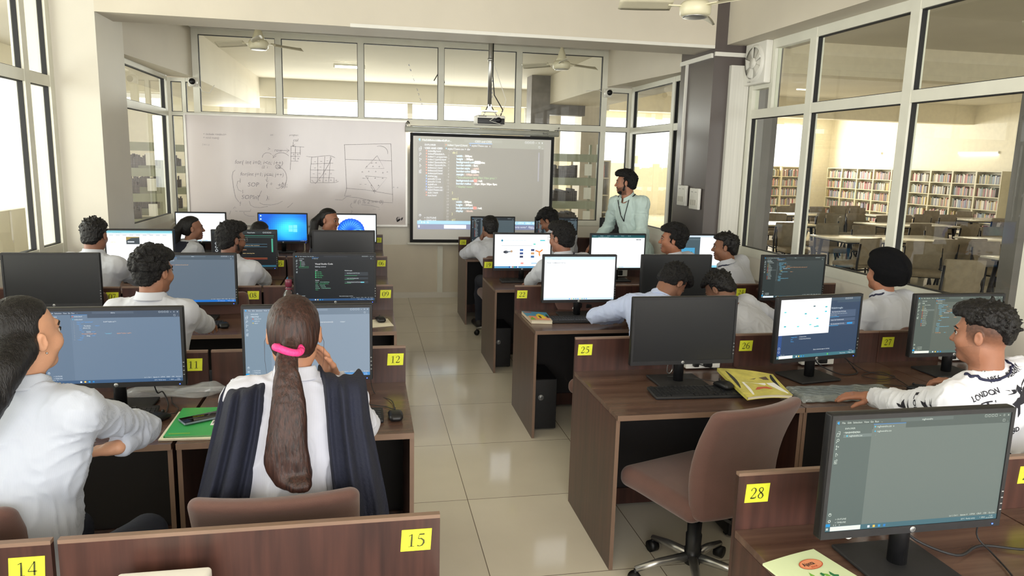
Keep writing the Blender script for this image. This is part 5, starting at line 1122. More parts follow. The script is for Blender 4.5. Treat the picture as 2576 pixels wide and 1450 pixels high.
for i in range(22):
    x, y = 2380+r2.random()*65, 1110+r2.random()*40; stroke([(x, y), (x+14, y-22)], 0.004 if i % 3 else 0.006)
for k_, m_ in WRS.items(): m_.build(k_, MARK, t)
t = thing('eraser_smudge_magnet', 'small dark metal hook at the top right corner of the whiteboard', 'hook', (0.50, YW-0.02, 2.30)); MB().tube([(0, 0, 0), (0.02, -0.01, 0.03), (0.04, 0, 0.0)], 0.008, 8).build('hook', DMETAL, t); t.name = 'metal_hook'
# wall lamp in the gap between board and screen
t = thing('wall_lamp', 'small glowing lamp in the gap between whiteboard and projector screen', 'lamp', (0.545, YB-0.05, 2.12))
MB().tube([(0, 0.0, -0.05), (0, 0.0, 0.05)], 0.035, 16).build('lamp_tube', mat('warm_lamp', (255, 240, 215), 0.5, var=0, emis=(255, 236, 205), estr=8), t)
MB().box(-0.02, 0.02, 0, 0.03, 0.05, 0.08).build('holder', PLAST, t)
# ------------------------------------------------------------------ projector screen
YS = YB-0.13
t = thing('projector_screen', 'pull-down projector screen showing a code editor, beside the whiteboard', 'projector screen', (1.49, YS, 0))
def proj_mat():
    m = bpy.data.materials.new('projection_fabric'); m.use_nodes = True; nt = m.node_tree; b = nt.nodes['Principled BSDF']
    b.inputs['Base Color'].default_value = lin((228, 226, 222))+(1,); b.inputs['Roughness'].default_value = 0.9
    a = nt.nodes.new('ShaderNodeAttribute'); a.attribute_name = 'Col'; nt.links.new(a.outputs['Color'], b.inputs['Emission Color']); b.inputs['Emission Strength'].default_value = 0.9  # emission stands in for the projector's light on the fabric
    return m
PJ = proj_mat()
sx0, sx1, sz0, sz1 = 0.545, 2.455, 0.765, 2.185
BK = mat('black_screen_border', (16, 16, 20), 0.7, var=0.1)
MB().box(sx0-1.49, sx1-1.49, 0, 0.004, sz0, sz1).build('fabric_border', BK, t)
vs = MB()
ix0, ix1, iz0, iz1 = sx0+0.04-1.49, sx1-0.04-1.49, sz0+0.04, sz1-0.04
vs.box(ix0, ix1, -0.002, 0.0, iz0, iz1, 0, None, 0, (0.07, 0.07, 0.065))  # even glow added over the whole fabric to brighten it
PJC = [[(a, (150, 150, 100))] if a.endswith('{') or a == '}' else [(a.split(':')[0], (150, 175, 190)), (':'+a.split(':')[1], (170, 140, 130) if any(k in a for k in ('solid', 'auto', 'block')) else (190, 190, 190))] if ':' in a and '/*' not in a else [(a, (90, 120, 80))] if a else []
       for a in ('div {', '    width: 300px;', '    height: 300px;', '    background-color: white;', '    border-width: 5px;', '    border-style: solid;', '    border-color: black;', '    margin: 100px auto;', '    /*box-shadow: 0px 10px 10px grey;*/', '    background-color: red;', '    border-radius: 50px 30px 50px 0px;', '    /*display: none;*/', '', '}', '', 'span {', '    width: 200px;', '    height: 200px;', '    background-color: red;', '    display: block;', '}', '', 'ul {')]
pw, ph = 1.68, 1.19
PF = [(n, c) for n, c in (('indexBg.html', (190, 70, 30)), ('indexMetadata.h..', (190, 70, 30)), ('index11 properties..', (190, 70, 30)), ('index11part2.html', (190, 70, 30)), ('index12pseudo.ht..', (190, 70, 30)), ('index13pseudo.ht..', (190, 70, 30)), ('indexcss1.html', (190, 70, 30)), ('indexcss2.html', (190, 70, 30)), ('indexcss4.html', (190, 70, 30)), ('mithai.jpg', (60, 140, 180)), ('pseudo12.css', (40, 110, 200)), ('pseudo13.css', (40, 110, 200)), ('style8.css', (40, 110, 200)), ('style11new.css', (40, 110, 200)), ('style17new.css', (40, 110, 200)), ('task1.html', (170, 60, 40)), ('test.html', (170, 60, 40)))]
c = vscode(pw, ph, (6, 6, 10), (30, 32, 42), (60, 66, 58), (176, 182, 190), (40, 62, 110), None, PF, [('index11part2.html', (190, 80, 40), False), ('style17new.css  x', (60, 140, 220), True)], [], 'CSS3 and CSS3', 'CSS3 AND CSS3', 1.35, 'style17new.css > div', 0.021, hl=14, bottom=0.935)
c.rect(0, 0.905, 1, 0.942, (90, 150, 176), 5); c.rect(0.21, 0.95, 0.385, 0.99, (190, 196, 205), 5); c.text('0  0    0', 0.03, 0.914, 0.018, (210, 220, 225), 6); c.text('Ln 1, Col 1   Spaces: 4   UTF-8   CRLF   Go Live', 0.98, 0.914, 0.018, (210, 220, 225), 6, 'r')
for i, ln in enumerate(PJC):
    v = 0.145+0.0335*i; c.text(str(i+1), 0.245, v, 0.019, (120, 120, 124), 6, 'r'); u = 0.27
    for s_, col in ln:
        n = len(s_)-len(s_.lstrip(' ')); u += n*0.008; s_ = s_.strip(' ')
        if s_: c.text(s_, u, v, 0.021, col, 6, bold=True); u += len(s_)*0.0098+0.006
    if 'red' in ''.join(a for a, b in ln): c.rect(0.44, v-0.004, 0.465, v+0.024, (190, 60, 50), 7)
    if i in (3, 6): c.rect(0.445 if i == 3 else 0.42, v-0.004, 0.49 if i == 3 else 0.46, v+0.026, (215, 215, 220), 7)
c.rect(0.955, 0.13, 0.965, 0.45, (70, 72, 90), 5)
o_ = len(vs.v); vs.v += [(v[0]-0.01, v[1]-0.0024, v[2]+1.535) for v in c.mb.v]; vs.f += [tuple(i+o_ for i in f) for f in c.mb.f]; vs.m += c.mb.m; vs.c += c.mb.c; vs.sm += c.mb.sm
vs.build('projected_picture', PJ, t)
MB().tube([(sx0-1.49-0.06, 0.0, 2.225), (sx1-1.49+0.06, 0.0, 2.225)], 0.036, 20).box(sx0-1.49-0.06, sx1-1.49+0.06, 0.0, 0.036, 2.19, 2.262).build('roller_case', mat('roller_grey_white', (196, 198, 190), 0.4), t)
MB().tube([(sx0-1.49-0.03, 0, 0.748), (sx1-1.49+0.03, 0, 0.748)], 0.014, 12).build('bottom_bar', PLAST, t)
for s in (sx0-1.49-0.05, sx1-1.49+0.05): MB().tube([(s, 0.0, 2.262), (s, -0.01, 2.30), (s+0.02, 0.02, 2.31), (s+0.02, 0.05, 2.29)], 0.007, 8).build('hanging_hook', METAL, t)
k = MB(); put_text(k, 'BenQ', 0.80, 2.215, 0.022, -0.0372); k.build('roller_lettering', mat('lettering_dark', (40, 40, 44)), t)
# small writing on the upper glass
k = MB()
for i, ch in enumerate('48.5.3720'): put_text(k, ch, -0.02+0.0*i, 3.02-0.06*i, 0.028, YB-0.006, 0, None, 'c')
k.v = [(v[0]+0.55+(3.05-v[2])*0.35, v[1], v[2]) for v in k.v]
for i, ch in enumerate('70542448'): put_text(k, ch, 1.62, 3.02-0.05*i, 0.03, YB-0.006, 0, None, 'c')
g = k.build('marker_scribble', mat('blue_marker', (110, 120, 160), 0.6), bpy.data.objects['window_6'])
# ------------------------------------------------------------------ people: smooth bodies from blended volumes
def vnoise(P, seed=0):
    Pi = np.floor(P).astype(np.int64); f = P-Pi; f = f*f*(3-2*f)
    def h(i, j, k):
        n = (i*73856093) ^ (j*19349663) ^ (k*83492791) ^ (seed*2654435 + 97)
        n = (n ^ (n >> 13)) * 1274126177; n = n ^ (n >> 16)
        return (n & 0xffff).astype(np.float64)/65535.0
    r = 0
    for a in (0, 1):
        for b in (0, 1):
            for c in (0, 1):
                w = (f[:, 0] if a else 1-f[:, 0])*(f[:, 1] if b else 1-f[:, 1])*(f[:, 2] if c else 1-f[:, 2])
                r = r+w*h(Pi[:, 0]+a, Pi[:, 1]+b, Pi[:, 2]+c)
    return r*2-1
V3 = lambda *a: np.array(a, float)
def nrm(v): return v/(np.linalg.norm(v)+1e-12)
class Sdf:
    def __init__(s): s.p = []
    def cone(s, a, b, ra, rb, k=0.02, op='u'): s.p.append(('c', np.array(a, float), np.array(b, float), ra, rb, k, op)); return s
    def ell(s, c, r, R=None, k=0.02, op='u'): s.p.append(('e', np.array(c, float), np.array(r, float), np.eye(3) if R is None else R, None, k, op)); return s
    def box(s, c, hf, R=None, r=0.01, k=0.01, op='s'): s.p.append(('b', np.array(c, float), np.array(hf, float), np.eye(3) if R is None else R, r, k, op)); return s
    def bounds(s, q):
        if q[0] == 'c': return np.minimum(q[1]-q[3], q[2]-q[4]), np.maximum(q[1]+q[3], q[2]+q[4])
        e = np.abs(q[3]) @ q[2] if q[0] == 'b' else np.sqrt(((q[3]*q[2])**2).sum(1))
        if q[0] == 'b': e = e+q[4]
        return q[1]-e, q[1]+e
    def mesh(s, h, fine=(), hf=None):
        lo = np.min([s.bounds(q)[0] for q in s.p if q[6] == 'u'], 0)-0.03; hi = np.max([s.bounds(q)[1] for q in s.p if q[6] == 'u'], 0)+0.03
        ax = []
        for d in range(3):
            x = [lo[d]]
            while x[-1] < hi[d]:
                st = hf if any(a[d] <= x[-1] <= b[d] for a, b in fine) else h
                x.append(x[-1]+st)
            ax.append(np.array(x, dtype=np.float32))
        D = np.full([len(a) for a in ax], 0.3, np.float32)
        for q in s.p:
            b0, b1 = s.bounds(q); m = 0.022+q[5]
            i0 = [max(0, np.searchsorted(ax[d], b0[d]-m)-1) for d in range(3)]; i1 = [min(len(ax[d]), np.searchsorted(ax[d], b1[d]+m)+1) for d in range(3)]
            if any(i1[d] <= i0[d] for d in range(3)): continue
            sl = tuple(slice(i0[d], i1[d]) for d in range(3))
            X = ax[0][sl[0]][:, None, None]; Y = ax[1][sl[1]][None, :, None]; Z = ax[2][sl[2]][None, None, :]
            if q[0] == 'c':
                ba = q[2]-q[1]; bb = float(ba @ ba)+1e-12; px, py, pz = X-q[1][0], Y-q[1][1], Z-q[1][2]
                t = np.clip((px*ba[0]+py*ba[1]+pz*ba[2])/bb, 0, 1)
                d = np.sqrt((px-t*ba[0])**2+(py-t*ba[1])**2+(pz-t*ba[2])**2)-(q[3]+(q[4]-q[3])*t)
            else:
                px, py, pz = X-q[1][0], Y-q[1][1], Z-q[1][2]; R = q[3]
                l = [px*R[0][i]+py*R[1][i]+pz*R[2][i] for i in range(3)]
                if q[0] == 'e':
                    k0 = np.sqrt(sum((l[i]/q[2][i])**2 for i in range(3))); k1 = np.sqrt(sum((l[i]/q[2][i]**2)**2 for i in range(3)))+1e-9
                    d = k0*(k0-1)/k1
                else:
                    a = [np.abs(l[i])-q[2][i] for i in range(3)]
                    d = np.sqrt(sum(np.maximum(v, 0)**2 for v in a))+np.minimum(np.maximum(np.maximum(a[0], a[1]), a[2]), 0)-q[4]
            k = q[5]; A = D[sl]
            if q[6] == 'u':
                hh = np.clip(0.5+0.5*(A-d)/k, 0, 1); D[sl] = A*(1-hh)+d*hh-k*hh*(1-hh)
            else:
                A = -A; hh = np.clip(0.5+0.5*(A-d)/k, 0, 1); D[sl] = -(A*(1-hh)+d*hh-k*hh*(1-hh))
        return surface_nets(D, ax)
def surface_nets(D, ax):
    I = D < 0
    n = I[:-1, :-1, :-1].astype(np.uint8)
    for a in (0, 1):
        for b in (0, 1):
            for c in (0, 1):
                if a or b or c: n = n+I[a:D.shape[0]-1+a, b:D.shape[1]-1+b, c:D.shape[2]-1+c]
    act = (n > 0) & (n < 8); ijk = np.argwhere(act); idx = np.full(act.shape, -1, np.int32); idx[act] = np.arange(len(ijk))
    acc = np.zeros((len(ijk), 3)); cnt = np.zeros(len(ijk)); i, j, k = ijk.T
    cor = {}
    for a in (0, 1):
        for b in (0, 1):
            for c in (0, 1): cor[(a, b, c)] = D[i+a, j+b, k+c].astype(float)
    xs = [ax[0].astype(float), ax[1].astype(float), ax[2].astype(float)]
    lo = np.stack([xs[0][i], xs[1][j], xs[2][k]], 1); sz = np.stack([xs[0][i+1], xs[1][j+1], xs[2][k+1]], 1)-lo
    for d in range(3):
        for u in (0, 1):
            for v in (0, 1):
                c0 = [0, 0, 0]; c0[(d+1) % 3] = u; c0[(d+2) % 3] = v; c1 = list(c0); c1[d] = 1
                A, B = cor[tuple(c0)], cor[tuple(c1)]; m = (A < 0) != (B < 0)
                t = np.where(m, A/np.where(m, A-B, 1), 0); p = np.tile(np.array(c0, float), (len(ijk), 1)); p[:, d] = t
                acc += p*m[:, None]; cnt += m
    V = lo+sz*acc/np.maximum(cnt, 1)[:, None]
    F = []
    for d in range(3):
        e, f = (d+1) % 3, (d+2) % 3
        sl0 = [slice(None)]*3; sl1 = [slice(None)]*3; sl0[d] = slice(0, -1); sl1[d] = slice(1, None)
        A, B = I[tuple(sl0)], I[tuple(sl1)]; ch = np.argwhere(A != B)
        ok = (ch[:, e] > 0) & (ch[:, f] > 0) & (ch[:, e] < D.shape[e]-1) & (ch[:, f] < D.shape[f]-1); ch = ch[ok]
        if not len(ch): continue
        s = A[tuple(ch.T)]
        def g(de, df):
            q = ch.copy(); q[:, e] -= de; q[:, f] -= df; return idx[tuple(q.T)]
        Q = np.stack([g(1, 1), g(0, 1), g(0, 0), g(1, 0)], 1); Q[~s] = Q[~s][:, ::-1]; F.append(Q)
    F = np.concatenate(F); F = F[(F >= 0).all(1)]
    return V, F
def vnormals(V, F):
    n = np.cross(V[F[:, 2]]-V[F[:, 0]], V[F[:, 3]]-V[F[:, 1]]); N = np.zeros_like(V)
    for c in range(4): np.add.at(N, F[:, c], n)
    return N/(np.linalg.norm(N, axis=1)[:, None]+1e-12)
def np_mesh(name, V, F, m, parent, cols=None):
    me = bpy.data.meshes.new(name); me.vertices.add(len(V)); me.vertices.foreach_set('co', V.astype(np.float32).ravel())
    me.loops.add(F.size); me.loops.foreach_set('vertex_index', F.astype(np.int32).ravel())
    me.polygons.add(len(F)); me.polygons.foreach_set('loop_start', np.arange(0, F.size, 4, dtype=np.int32)); me.polygons.foreach_set('loop_total', np.full(len(F), 4, np.int32))
    me.polygons.foreach_set('use_smooth', np.ones(len(F), bool)); me.update(); me.validate()
    if cols is not None:
        ca = me.color_attributes.new('Col', 'FLOAT_COLOR', 'POINT'); ca.data.foreach_set('color', np.concatenate([cols, np.ones((len(cols), 1))], 1).astype(np.float32).ravel())
    me.materials.append(m); o = bpy.data.objects.new(name, me); COL.objects.link(o); o.parent = parent
    return o
SKIN = mat('skin', (150, 100, 76), 0.5, attr='Col', var=0.08, scale=(45, 45, 45), sss=0.06, bump=0.08, bscale=(380, 380, 380), spec=0.4)
HAIRS = {'black': mat('hair_black', (15, 12, 12), 0.45, var=0.35, scale=(160, 160, 22), bump=0.5, bscale=(330, 330, 60), spec=0.35, detail=5),
         'brown': mat('hair_dark_brown', (66, 40, 32), 0.42, var=0.0, col2=(25, 16, 15), scale=(170, 170, 7), bump=0.3, bscale=(380, 380, 10), spec=0.35, detail=5, ramp=(0.3, 0.7)),
         'curl': mat('hair_black_curly', (15, 13, 14), 0.5, var=0.35, scale=(60, 60, 60), bump=0.7, bscale=(230, 230, 230), spec=0.3, detail=5)}
def shirt_mat(name, col, stripe=None):
    if name in MATS: return MATS[name]
    m = mat(name, col, 0.75, var=0.03, scale=(4, 4, 4), bump=0.35, bscale=(14, 14, 9), sheen=0.15)
    if stripe:
        nt = m.node_tree; b = nt.nodes['Principled BSDF']; tc = nt.nodes.new('ShaderNodeTexCoord'); w = nt.nodes.new('ShaderNodeTexWave'); w.inputs['Scale'].default_value = stripe[1]
        w.bands_direction = 'X'; w.inputs['Distortion'].default_value = 0.4; w.inputs['Detail'].default_value = 0; r = nt.nodes.new('ShaderNodeValToRGB')
        r.color_ramp.elements[0].color = lin(stripe[0])+(1,); r.color_ramp.elements[1].color = lin(col)+(1,); r.color_ramp.elements[0].position = 0.15; r.color_ramp.elements[1].position = 0.45
        nt.links.new(tc.outputs['Object'], w.inputs['Vector']); nt.links.new(w.outputs[0], r.inputs[0]); nt.links.new(r.outputs[0], b.inputs['Base Color'])
    return m
EYEM = [mat('eye_white', (196, 188, 180), 0.2, var=0), mat('eye_iris', (34, 22, 16), 0.15, var=0)]
TROU = mat('navy_trousers', (28, 32, 46), 0.8, var=0.1, bump=0.2, bscale=(30, 30, 30))
SHOE = mat('dark_shoes', (34, 30, 30), 0.45, var=0.1)
SOCK = mat('white_trainers', (214, 212, 208), 0.5, var=0.05)
def dirs(yaw):
    a = math.radians(yaw); return V3(math.sin(a), math.cos(a), 0), V3(math.cos(a), -math.sin(a), 0)
def frame(yaw, pitch=0, roll=0):
    """columns right, forward, up; pitch > 0 looks up, roll > 0 leans to the right"""
    F, R = dirs(yaw); U = V3(0, 0, 1); p = math.radians(pitch); F2 = F*math.cos(p)+U*math.sin(p); U2 = U*math.cos(p)-F*math.sin(p)
    r = math.radians(roll); U3 = U2*math.cos(r)+R*math.sin(r); R3 = R*math.cos(r)-U2*math.sin(r)
    return np.stack([R3, F2, U3], 1)
def ik(S, Wt, pole, L1=0.285, L2=0.25):
    d = Wt-S; L = np.linalg.norm(d)
    if L > (L1+L2)*0.995: Wt = S+d/L*(L1+L2)*0.995; d = Wt-S; L = np.linalg.norm(d)
    a = (L1*L1-L2*L2+L*L)/(2*L); h = math.sqrt(max(0, L1*L1-a*a)); u = d/L
    p = pole-u*(pole @ u); p = nrm(p)
    return S+u*a+p*h, Wt
def hand(S, W, d, n, side, e=0.0, curl=0.35, spread=1.0, k=0.006, sc=1.0):
    """palm from wrist W along d, palm faces n; side +1 = thumb on the +lateral side"""
    d = nrm(d); n = nrm(n-d*(n @ d)); l = np.cross(d, n)*side
    q = lambda a, b, c: W+(l*a+d*b+n*c)*sc
    S.cone(W, q(0.0, 0.03, 0), 0.024*sc, 0.024*sc, 0.012)
    for a in (-0.026, -0.009, 0.009, 0.026): S.cone(q(a*0.6, 0.02, 0), q(a, 0.082, 0.0), 0.015*sc, 0.0115*sc, 0.012)
    Ls = [0.058, 0.075, 0.080, 0.070]
    for i, a in enumerate((-0.031, -0.0105, 0.0105, 0.031)):
        p = q(a, 0.086, 0); L = Ls[i]*sc; ang = 0.0; dl = nrm(d+l*a*2.2*spread)
        c = curl*(1+0.12*(1.5-i))
        for j, (f, r0, r1) in enumerate(((0.45, 0.0095, 0.0088), (0.31, 0.0088, 0.008), (0.24, 0.008, 0.0066))):
            ang += c*(0.9 if j == 0 else 1.15); v = dl*math.cos(ang)+n*math.sin(ang); p2 = p+v*L*f; S.cone(p, p2, r0*sc, r1*sc, k); p = p2
    p = q(0.022, 0.022, 0.004); v = nrm(l*0.75+d*0.62+n*0.25)
    p2 = p+v*0.040*sc; S.cone(p, p2, 0.014*sc, 0.011*sc, 0.01); v = nrm(l*0.35+d*0.9+n*(0.15+curl*0.5)); p3 = p2+v*0.032*sc; S.cone(p2, p3, 0.0105*sc, 0.0092*sc, k); S.cone(p3, p3+nrm(v+n*0.3)*0.024*sc, 0.0092*sc, 0.0072*sc, k)
def head_prims(S, H, M, fem=False, smile=False, e=0.0):
    g = lambda x, y, z: H+M @ V3(x, y, z)
    S.ell(g(0, -0.012, 0.028), (0.073, 0.093, 0.086), M, 0.02); S.ell(g(0, 0.026, -0.036), (0.056 if fem else 0.059, 0.060, 0.074), M, 0.035)
    S.ell(g(0, 0.064, -0.093), (0.020 if fem else 0.026, 0.022, 0.018), M, 0.028)
    for s in (-1, 1): S.ell(g(s*0.043, 0.008, -0.062), (0.018, 0.028, 0.026), M, 0.035)
    S.cone(g(-0.028, 0.080, 0.021), g(0.028, 0.080, 0.021), 0.010, 0.010, 0.022)
    for s in (-1, 1): S.ell(g(s*0.031, 0.097, 0.002), (0.017, 0.014, 0.011), M, 0.012, 's')
    S.cone(g(0, 0.082, 0.012), g(0, 0.105, -0.026), 0.0065, 0.0095, 0.014); S.ell(g(0, 0.104, -0.030), (0.0095, 0.010, 0.008), M, 0.008)
    for s in (-1, 1):
        S.ell(g(s*0.0105, 0.094, -0.033), (0.0075, 0.009, 0.0065), M, 0.006); S.ell(g(s*0.036, 0.062, -0.028+(0.004 if smile else 0)), (0.021, 0.020, 0.019), M, 0.03)
    wl = 0.023 if not smile else 0.028
    S.cone(g(-wl, 0.076, -0.060+(0.004 if smile else 0)), g(0, 0.0865, -0.059), 0.003, 0.0052, 0.009); S.cone(g(wl, 0.076, -0.060+(0.004 if smile else 0)), g(0, 0.0865, -0.059), 0.003, 0.0052, 0.009)
    S.cone(g(-wl*0.8, 0.075, -0.070), g(0, 0.0855, -0.0715), 0.0035, 0.0056, 0.009); S.cone(g(wl*0.8, 0.075, -0.070), g(0, 0.0855, -0.0715), 0.0035, 0.0056, 0.009)
    S.ell(g(0, 0.093, -0.0655), (wl, 0.009, 0.0022 if not smile else 0.0045), M, 0.003, 's')
    for s in (-1, 1):
        c, sn = math.cos(0.35), math.sin(0.35)
        Re = M @ np.array([[c*1.0, -sn*s, 0], [sn*s, c, 0], [0, 0, 1]])
        Re = M @ np.array([[c, sn*s, 0], [-sn*s, c, 0], [0, 0, 1.0]])
        S.ell(g(s*0.079, -0.010, -0.006), (0.007, 0.016, 0.028), Re, 0.007); S.ell(g(s*0.088, -0.006, -0.002), (0.006, 0.009, 0.016), Re, 0.005, 's'); S.ell(g(s*0.077, -0.002, -0.010), (0.006, 0.007, 0.010), Re, 0.005)
def hair_prims(S, H, M, style, seed=0):
    g = lambda x, y, z: H+M @ V3(x, y, z)
    if style in ('long',):
        S.ell(g(0, -0.014, 0.030), (0.0815, 0.101, 0.094), M, 0.02); S.ell(g(0, -0.055, -0.02), (0.066, 0.055, 0.065), M, 0.03)
        S.box(g(0, 0.130, -0.05), (0.15, 0.082, 0.116), M @ rx(0.30), 0.02, 0.03); S.box(g(0, 0.0, -0.19), (0.15, 0.2, 0.09), M @ rx(-0.35), 0.004, 0.012)
        for s in (-1, 1): S.ell(g(s*0.088, -0.008, -0.008), (0.024, 0.024, 0.036), M, 0.006, 's')
        return
    e = {'short': 0.0, 'curly': 0.008, 'puff': 0.010, 'fade': 0.0, 'bowl': 0.004}[style]
    if style == 'fade':
        S.ell(g(0, -0.008, 0.062), (0.081, 0.108, 0.074), M, 0.02); S.ell(g(0, 0.038, 0.094), (0.060, 0.066, 0.034), M, 0.03); S.ell(g(0, -0.085, 0.02), (0.05, 0.025, 0.05), M, 0.03)
        S.box(g(0, 0.11, -0.03), (0.15, 0.062, 0.094), M, 0.004, 0.012)
        for s in (-1, 1): S.box(g(s*0.10, 0.01, -0.02), (0.030, 0.16, 0.062), M @ rx(0.22), 0.004, 0.012)
        return
    S.ell(g(0, -0.014, 0.032), (0.082+e, 0.102+e, 0.094+e), M, 0.02); S.ell(g(0, 0.02, 0.078+e), (0.066+e*0.8, 0.078+e, 0.042+e), M, 0.03)
    if style == 'puff': S.ell(g(0.0, 0.055, 0.095), (0.058, 0.045, 0.03), M, 0.03)
    S.ell(g(0, -0.075, -0.035), (0.056, 0.03, 0.045), M, 0.03)
    S.box(g(0, 0.112, -0.05), (0.15, 0.076, 0.108), M @ rx(0.14), 0.012, 0.016); S.box(g(0, -0.02, -0.185), (0.15, 0.2, 0.105), M @ rx(-0.12), 0.004, 0.012)
    S.box(g(0, 0.085, -0.105), (0.15, 0.098, 0.078), M, 0.004, 0.012)
    for s in (-1, 1): S.ell(g(s*0.092, -0.010, -0.012), (0.026, 0.026, 0.040), M, 0.006, 's')
def tufts(S, H, M, style, seed):
    r = random.Random(seed*7+1); n = {'curly': 190, 'puff': 150, 'short': 130, 'fade': 170, 'bowl': 0, 'long': 0}[style]
    for i in range(n):
        a, b = r.uniform(0, 2*PI), r.uniform(-0.15, 1.0); c_ = math.sqrt(max(0, 1-b*b)); q = V3(c_*math.cos(a), c_*math.sin(a), b)
        e = {'curly': 0.010, 'puff': 0.010, 'short': 0.002, 'fade': 0.006}[style]
        p = V3(0, -0.012, 0.036)+q*V3(0.080+e, 0.100+e, 0.094+e)
        if style == 'fade' and (b < 0.25 and q[1] > -0.6): continue
        if q[1] > 0.25 and p[2] < 0.082: continue
        if p[2] < 0.02 and q[1] > -0.35: continue
        if style == 'curly' : S.ell(H+M @ p, [r.uniform(0.010, 0.016)]*3, None, 0.006)
        else:
            d = nrm(q*0.9+V3(r.uniform(-.5, .5), r.uniform(-.3, .9), r.uniform(-.2, .5)))*r.uniform(0.006, 0.014); S.cone(H+M @ (p-q*0.008), H+M @ (p+d), 0.0085, 0.0028, 0.005)
def rx(a):
    c, s = math.cos(a), math.sin(a); return np.array([[1, 0, 0], [0, c, -s], [0, s, c]])
def bez(a, b, c, t): return a*(1-t)**2+b*2*t*(1-t)+c*t*t
BODYCOUNT = [0]
def person(label, hip, head, byaw, hyaw, hpitch=0, hroll=0, skin=(142, 96, 74), shirt=None, hair='short', hairm='black', rh=None, lh=None, rpole=None, lpole=None,
           fem=False, beard=0.0, stand=False, seat=0.47, h=0.0075, hf=0.0042, sleeve='long', lanyard=None, glasses=False, smile=False, pony=None, lean_legs=0.0,
           rhand=None, lhand=None, relbow=None, lelbow=None, bulk=1.0, trousers=TROU, collar=True, hscale=1.0, shoe=SHOE, fold=0.0036, crop=None):
    """one figure: skin body, shirt, trousers, hair, shoes; world coordinates, root on the floor below the hips"""
    BODYCOUNT[0] += 1; seed = BODYCOUNT[0]
    t = thing('person', label, 'person', (hip[0], hip[1], 0)); O = V3(hip[0], hip[1], 0)
    H = V3(*head)-O; Fb, Rb = dirs(byaw); M = frame(hyaw, hpitch, hroll); Up = V3(0, 0, 1)
    P = V3(0, 0, (0.93 if stand else seat+0.10))
    N = H-nrm(M[:, 2]*0.6+Up*0.4)*0.165-M[:, 1]*0.022
    d = N-P; L = np.linalg.norm(d); tl = 0.50 if not fem else 0.47
    bow = math.sqrt(max(0, (tl/2)**2-(L/2)**2))*0.95 if L < tl else 0.0
    Fd = nrm(Fb-nrm(d)*(Fb @ nrm(d))); C = (P+N)/2-Fd*(bow*1.3+0.01)
    tang = lambda u: nrm((C-P)*(1-u)+(N-C)*u)
    def fr(u):
        U = tang(u); R = nrm(Rb-U*(Rb @ U)); return np.stack([R, np.cross(U, R), U], 1)
    Cc, Fc = bez(P, C, N, 0.70), fr(0.75); Ca, Fa = bez(P, C, N, 0.36), fr(0.4)
    k_ = (0.90 if fem else 1.0)*bulk; sw = (0.150 if fem else 0.168)*bulk
    T2 = fr(0.95); sh = {}
    for s in (-1, 1): sh[s] = N-T2[:, 2]*0.050+T2[:, 0]*s*sw-T2[:, 1]*0.004
    # arms
    arms = {}
    hl = {1: rh, -1: lh}; pol = {1: rpole, -1: lpole}
    for s in (-1, 1):
        tgt = hl[s]
        if tgt is None: tgt = sh[s]-Up*0.38+Fb*0.27+Rb*s*(-0.02)+O if not stand else sh[s]-Up*0.50+Rb*s*0.08+O
        tgt = V3(*tgt)-O; po = pol[s]; po = V3(*po) if po is not None else (-Up*0.7+Rb*s*0.6-Fb*0.3)
        eo = {1: relbow, -1: lelbow}[s]
        if eo is not None: arms[s] = (V3(*eo)-O, tgt); continue
        arms[s] = ik(sh[s], tgt, po, 0.285*k_ if fem else 0.29, 0.245*k_ if fem else 0.255)
    # legs
    legs = {}
    for s in (-1, 1):
        hp = P+Rb*s*0.085-Up*(0.0 if stand else 0.015)
        if stand: kn = V3(hp[0], hp[1], 0.50)+Fb*0.02+Rb*s*0.01; an = V3(hp[0], hp[1], 0.09)+Rb*s*0.015-Fb*0.02
        else: kn = hp+Fb*0.40+Rb*s*0.05; kn[2] = seat+0.07; an = kn+Fb*(0.03-lean_legs); an[2] = 0.09
        legs[s] = (hp, kn, an)
    def torso(S, e, looser=0.0):
        S.ell(Cc, ((0.158+e)*k_, (0.108+e)*(0.95 if fem else 1), 0.185+e), Fc, 0.05); S.ell(Ca, ((0.140+e+looser)*k_, 0.105+e+looser, 0.17+e), Fa, 0.06); S.ell(P+Up*0.02, (0.155+e, 0.118+e, 0.12), fr(0.1), 0.06)
        if fem: S.ell(Cc+Fc[:, 1]*0.07-Fc[:, 2]*0.03, (0.11, 0.055, 0.065), Fc, 0.04)
        for s in (-1, 1):
            S.cone(N-T2[:, 2]*0.02+T2[:, 0]*s*0.02, sh[s]+T2[:, 2]*0.0, 0.046+e, 0.050+e, 0.04); S.cone(N+T2[:, 2]*0.02, sh[s]-T2[:, 0]*s*0.05, 0.030+e, 0.040+e, 0.04)
            S.cone(bez(P, C, N, 0.62)+Fc[:, 0]*s*0.10, sh[s], 0.055+e, 0.05+e, 0.05)
    fa = 0.88 if fem else 1.0
    def arm(S, s, e, w=True):
        E, Wt = arms[s]; S.cone(sh[s], (sh[s]+E)/2, (0.052+e)*fa, (0.047+e)*fa, 0.03); S.cone((sh[s]+E)/2, E, (0.046+e)*fa, (0.038+e)*fa, 0.02)
        m = E+(Wt-E)*0.35; S.cone(E, m, (0.037+e)*fa, (0.038+e)*fa, 0.02); S.cone(m, Wt if w else Wt-nrm(Wt-E)*0.012, (0.037+e)*fa, (0.026+e)*fa, 0.015)
    def leg(S, s, e):
        a, b, c = legs[s]; S.cone(a, b, 0.080+e, 0.055+e, 0.04); S.cone(b, b+(c-b)*0.35, 0.053+e, 0.056+e, 0.02); S.cone(b+(c-b)*0.35, c, 0.054+e, 0.036+e, 0.02)
    # --- skin body (one continuous surface)
    S = Sdf(); torso(S, -0.012)
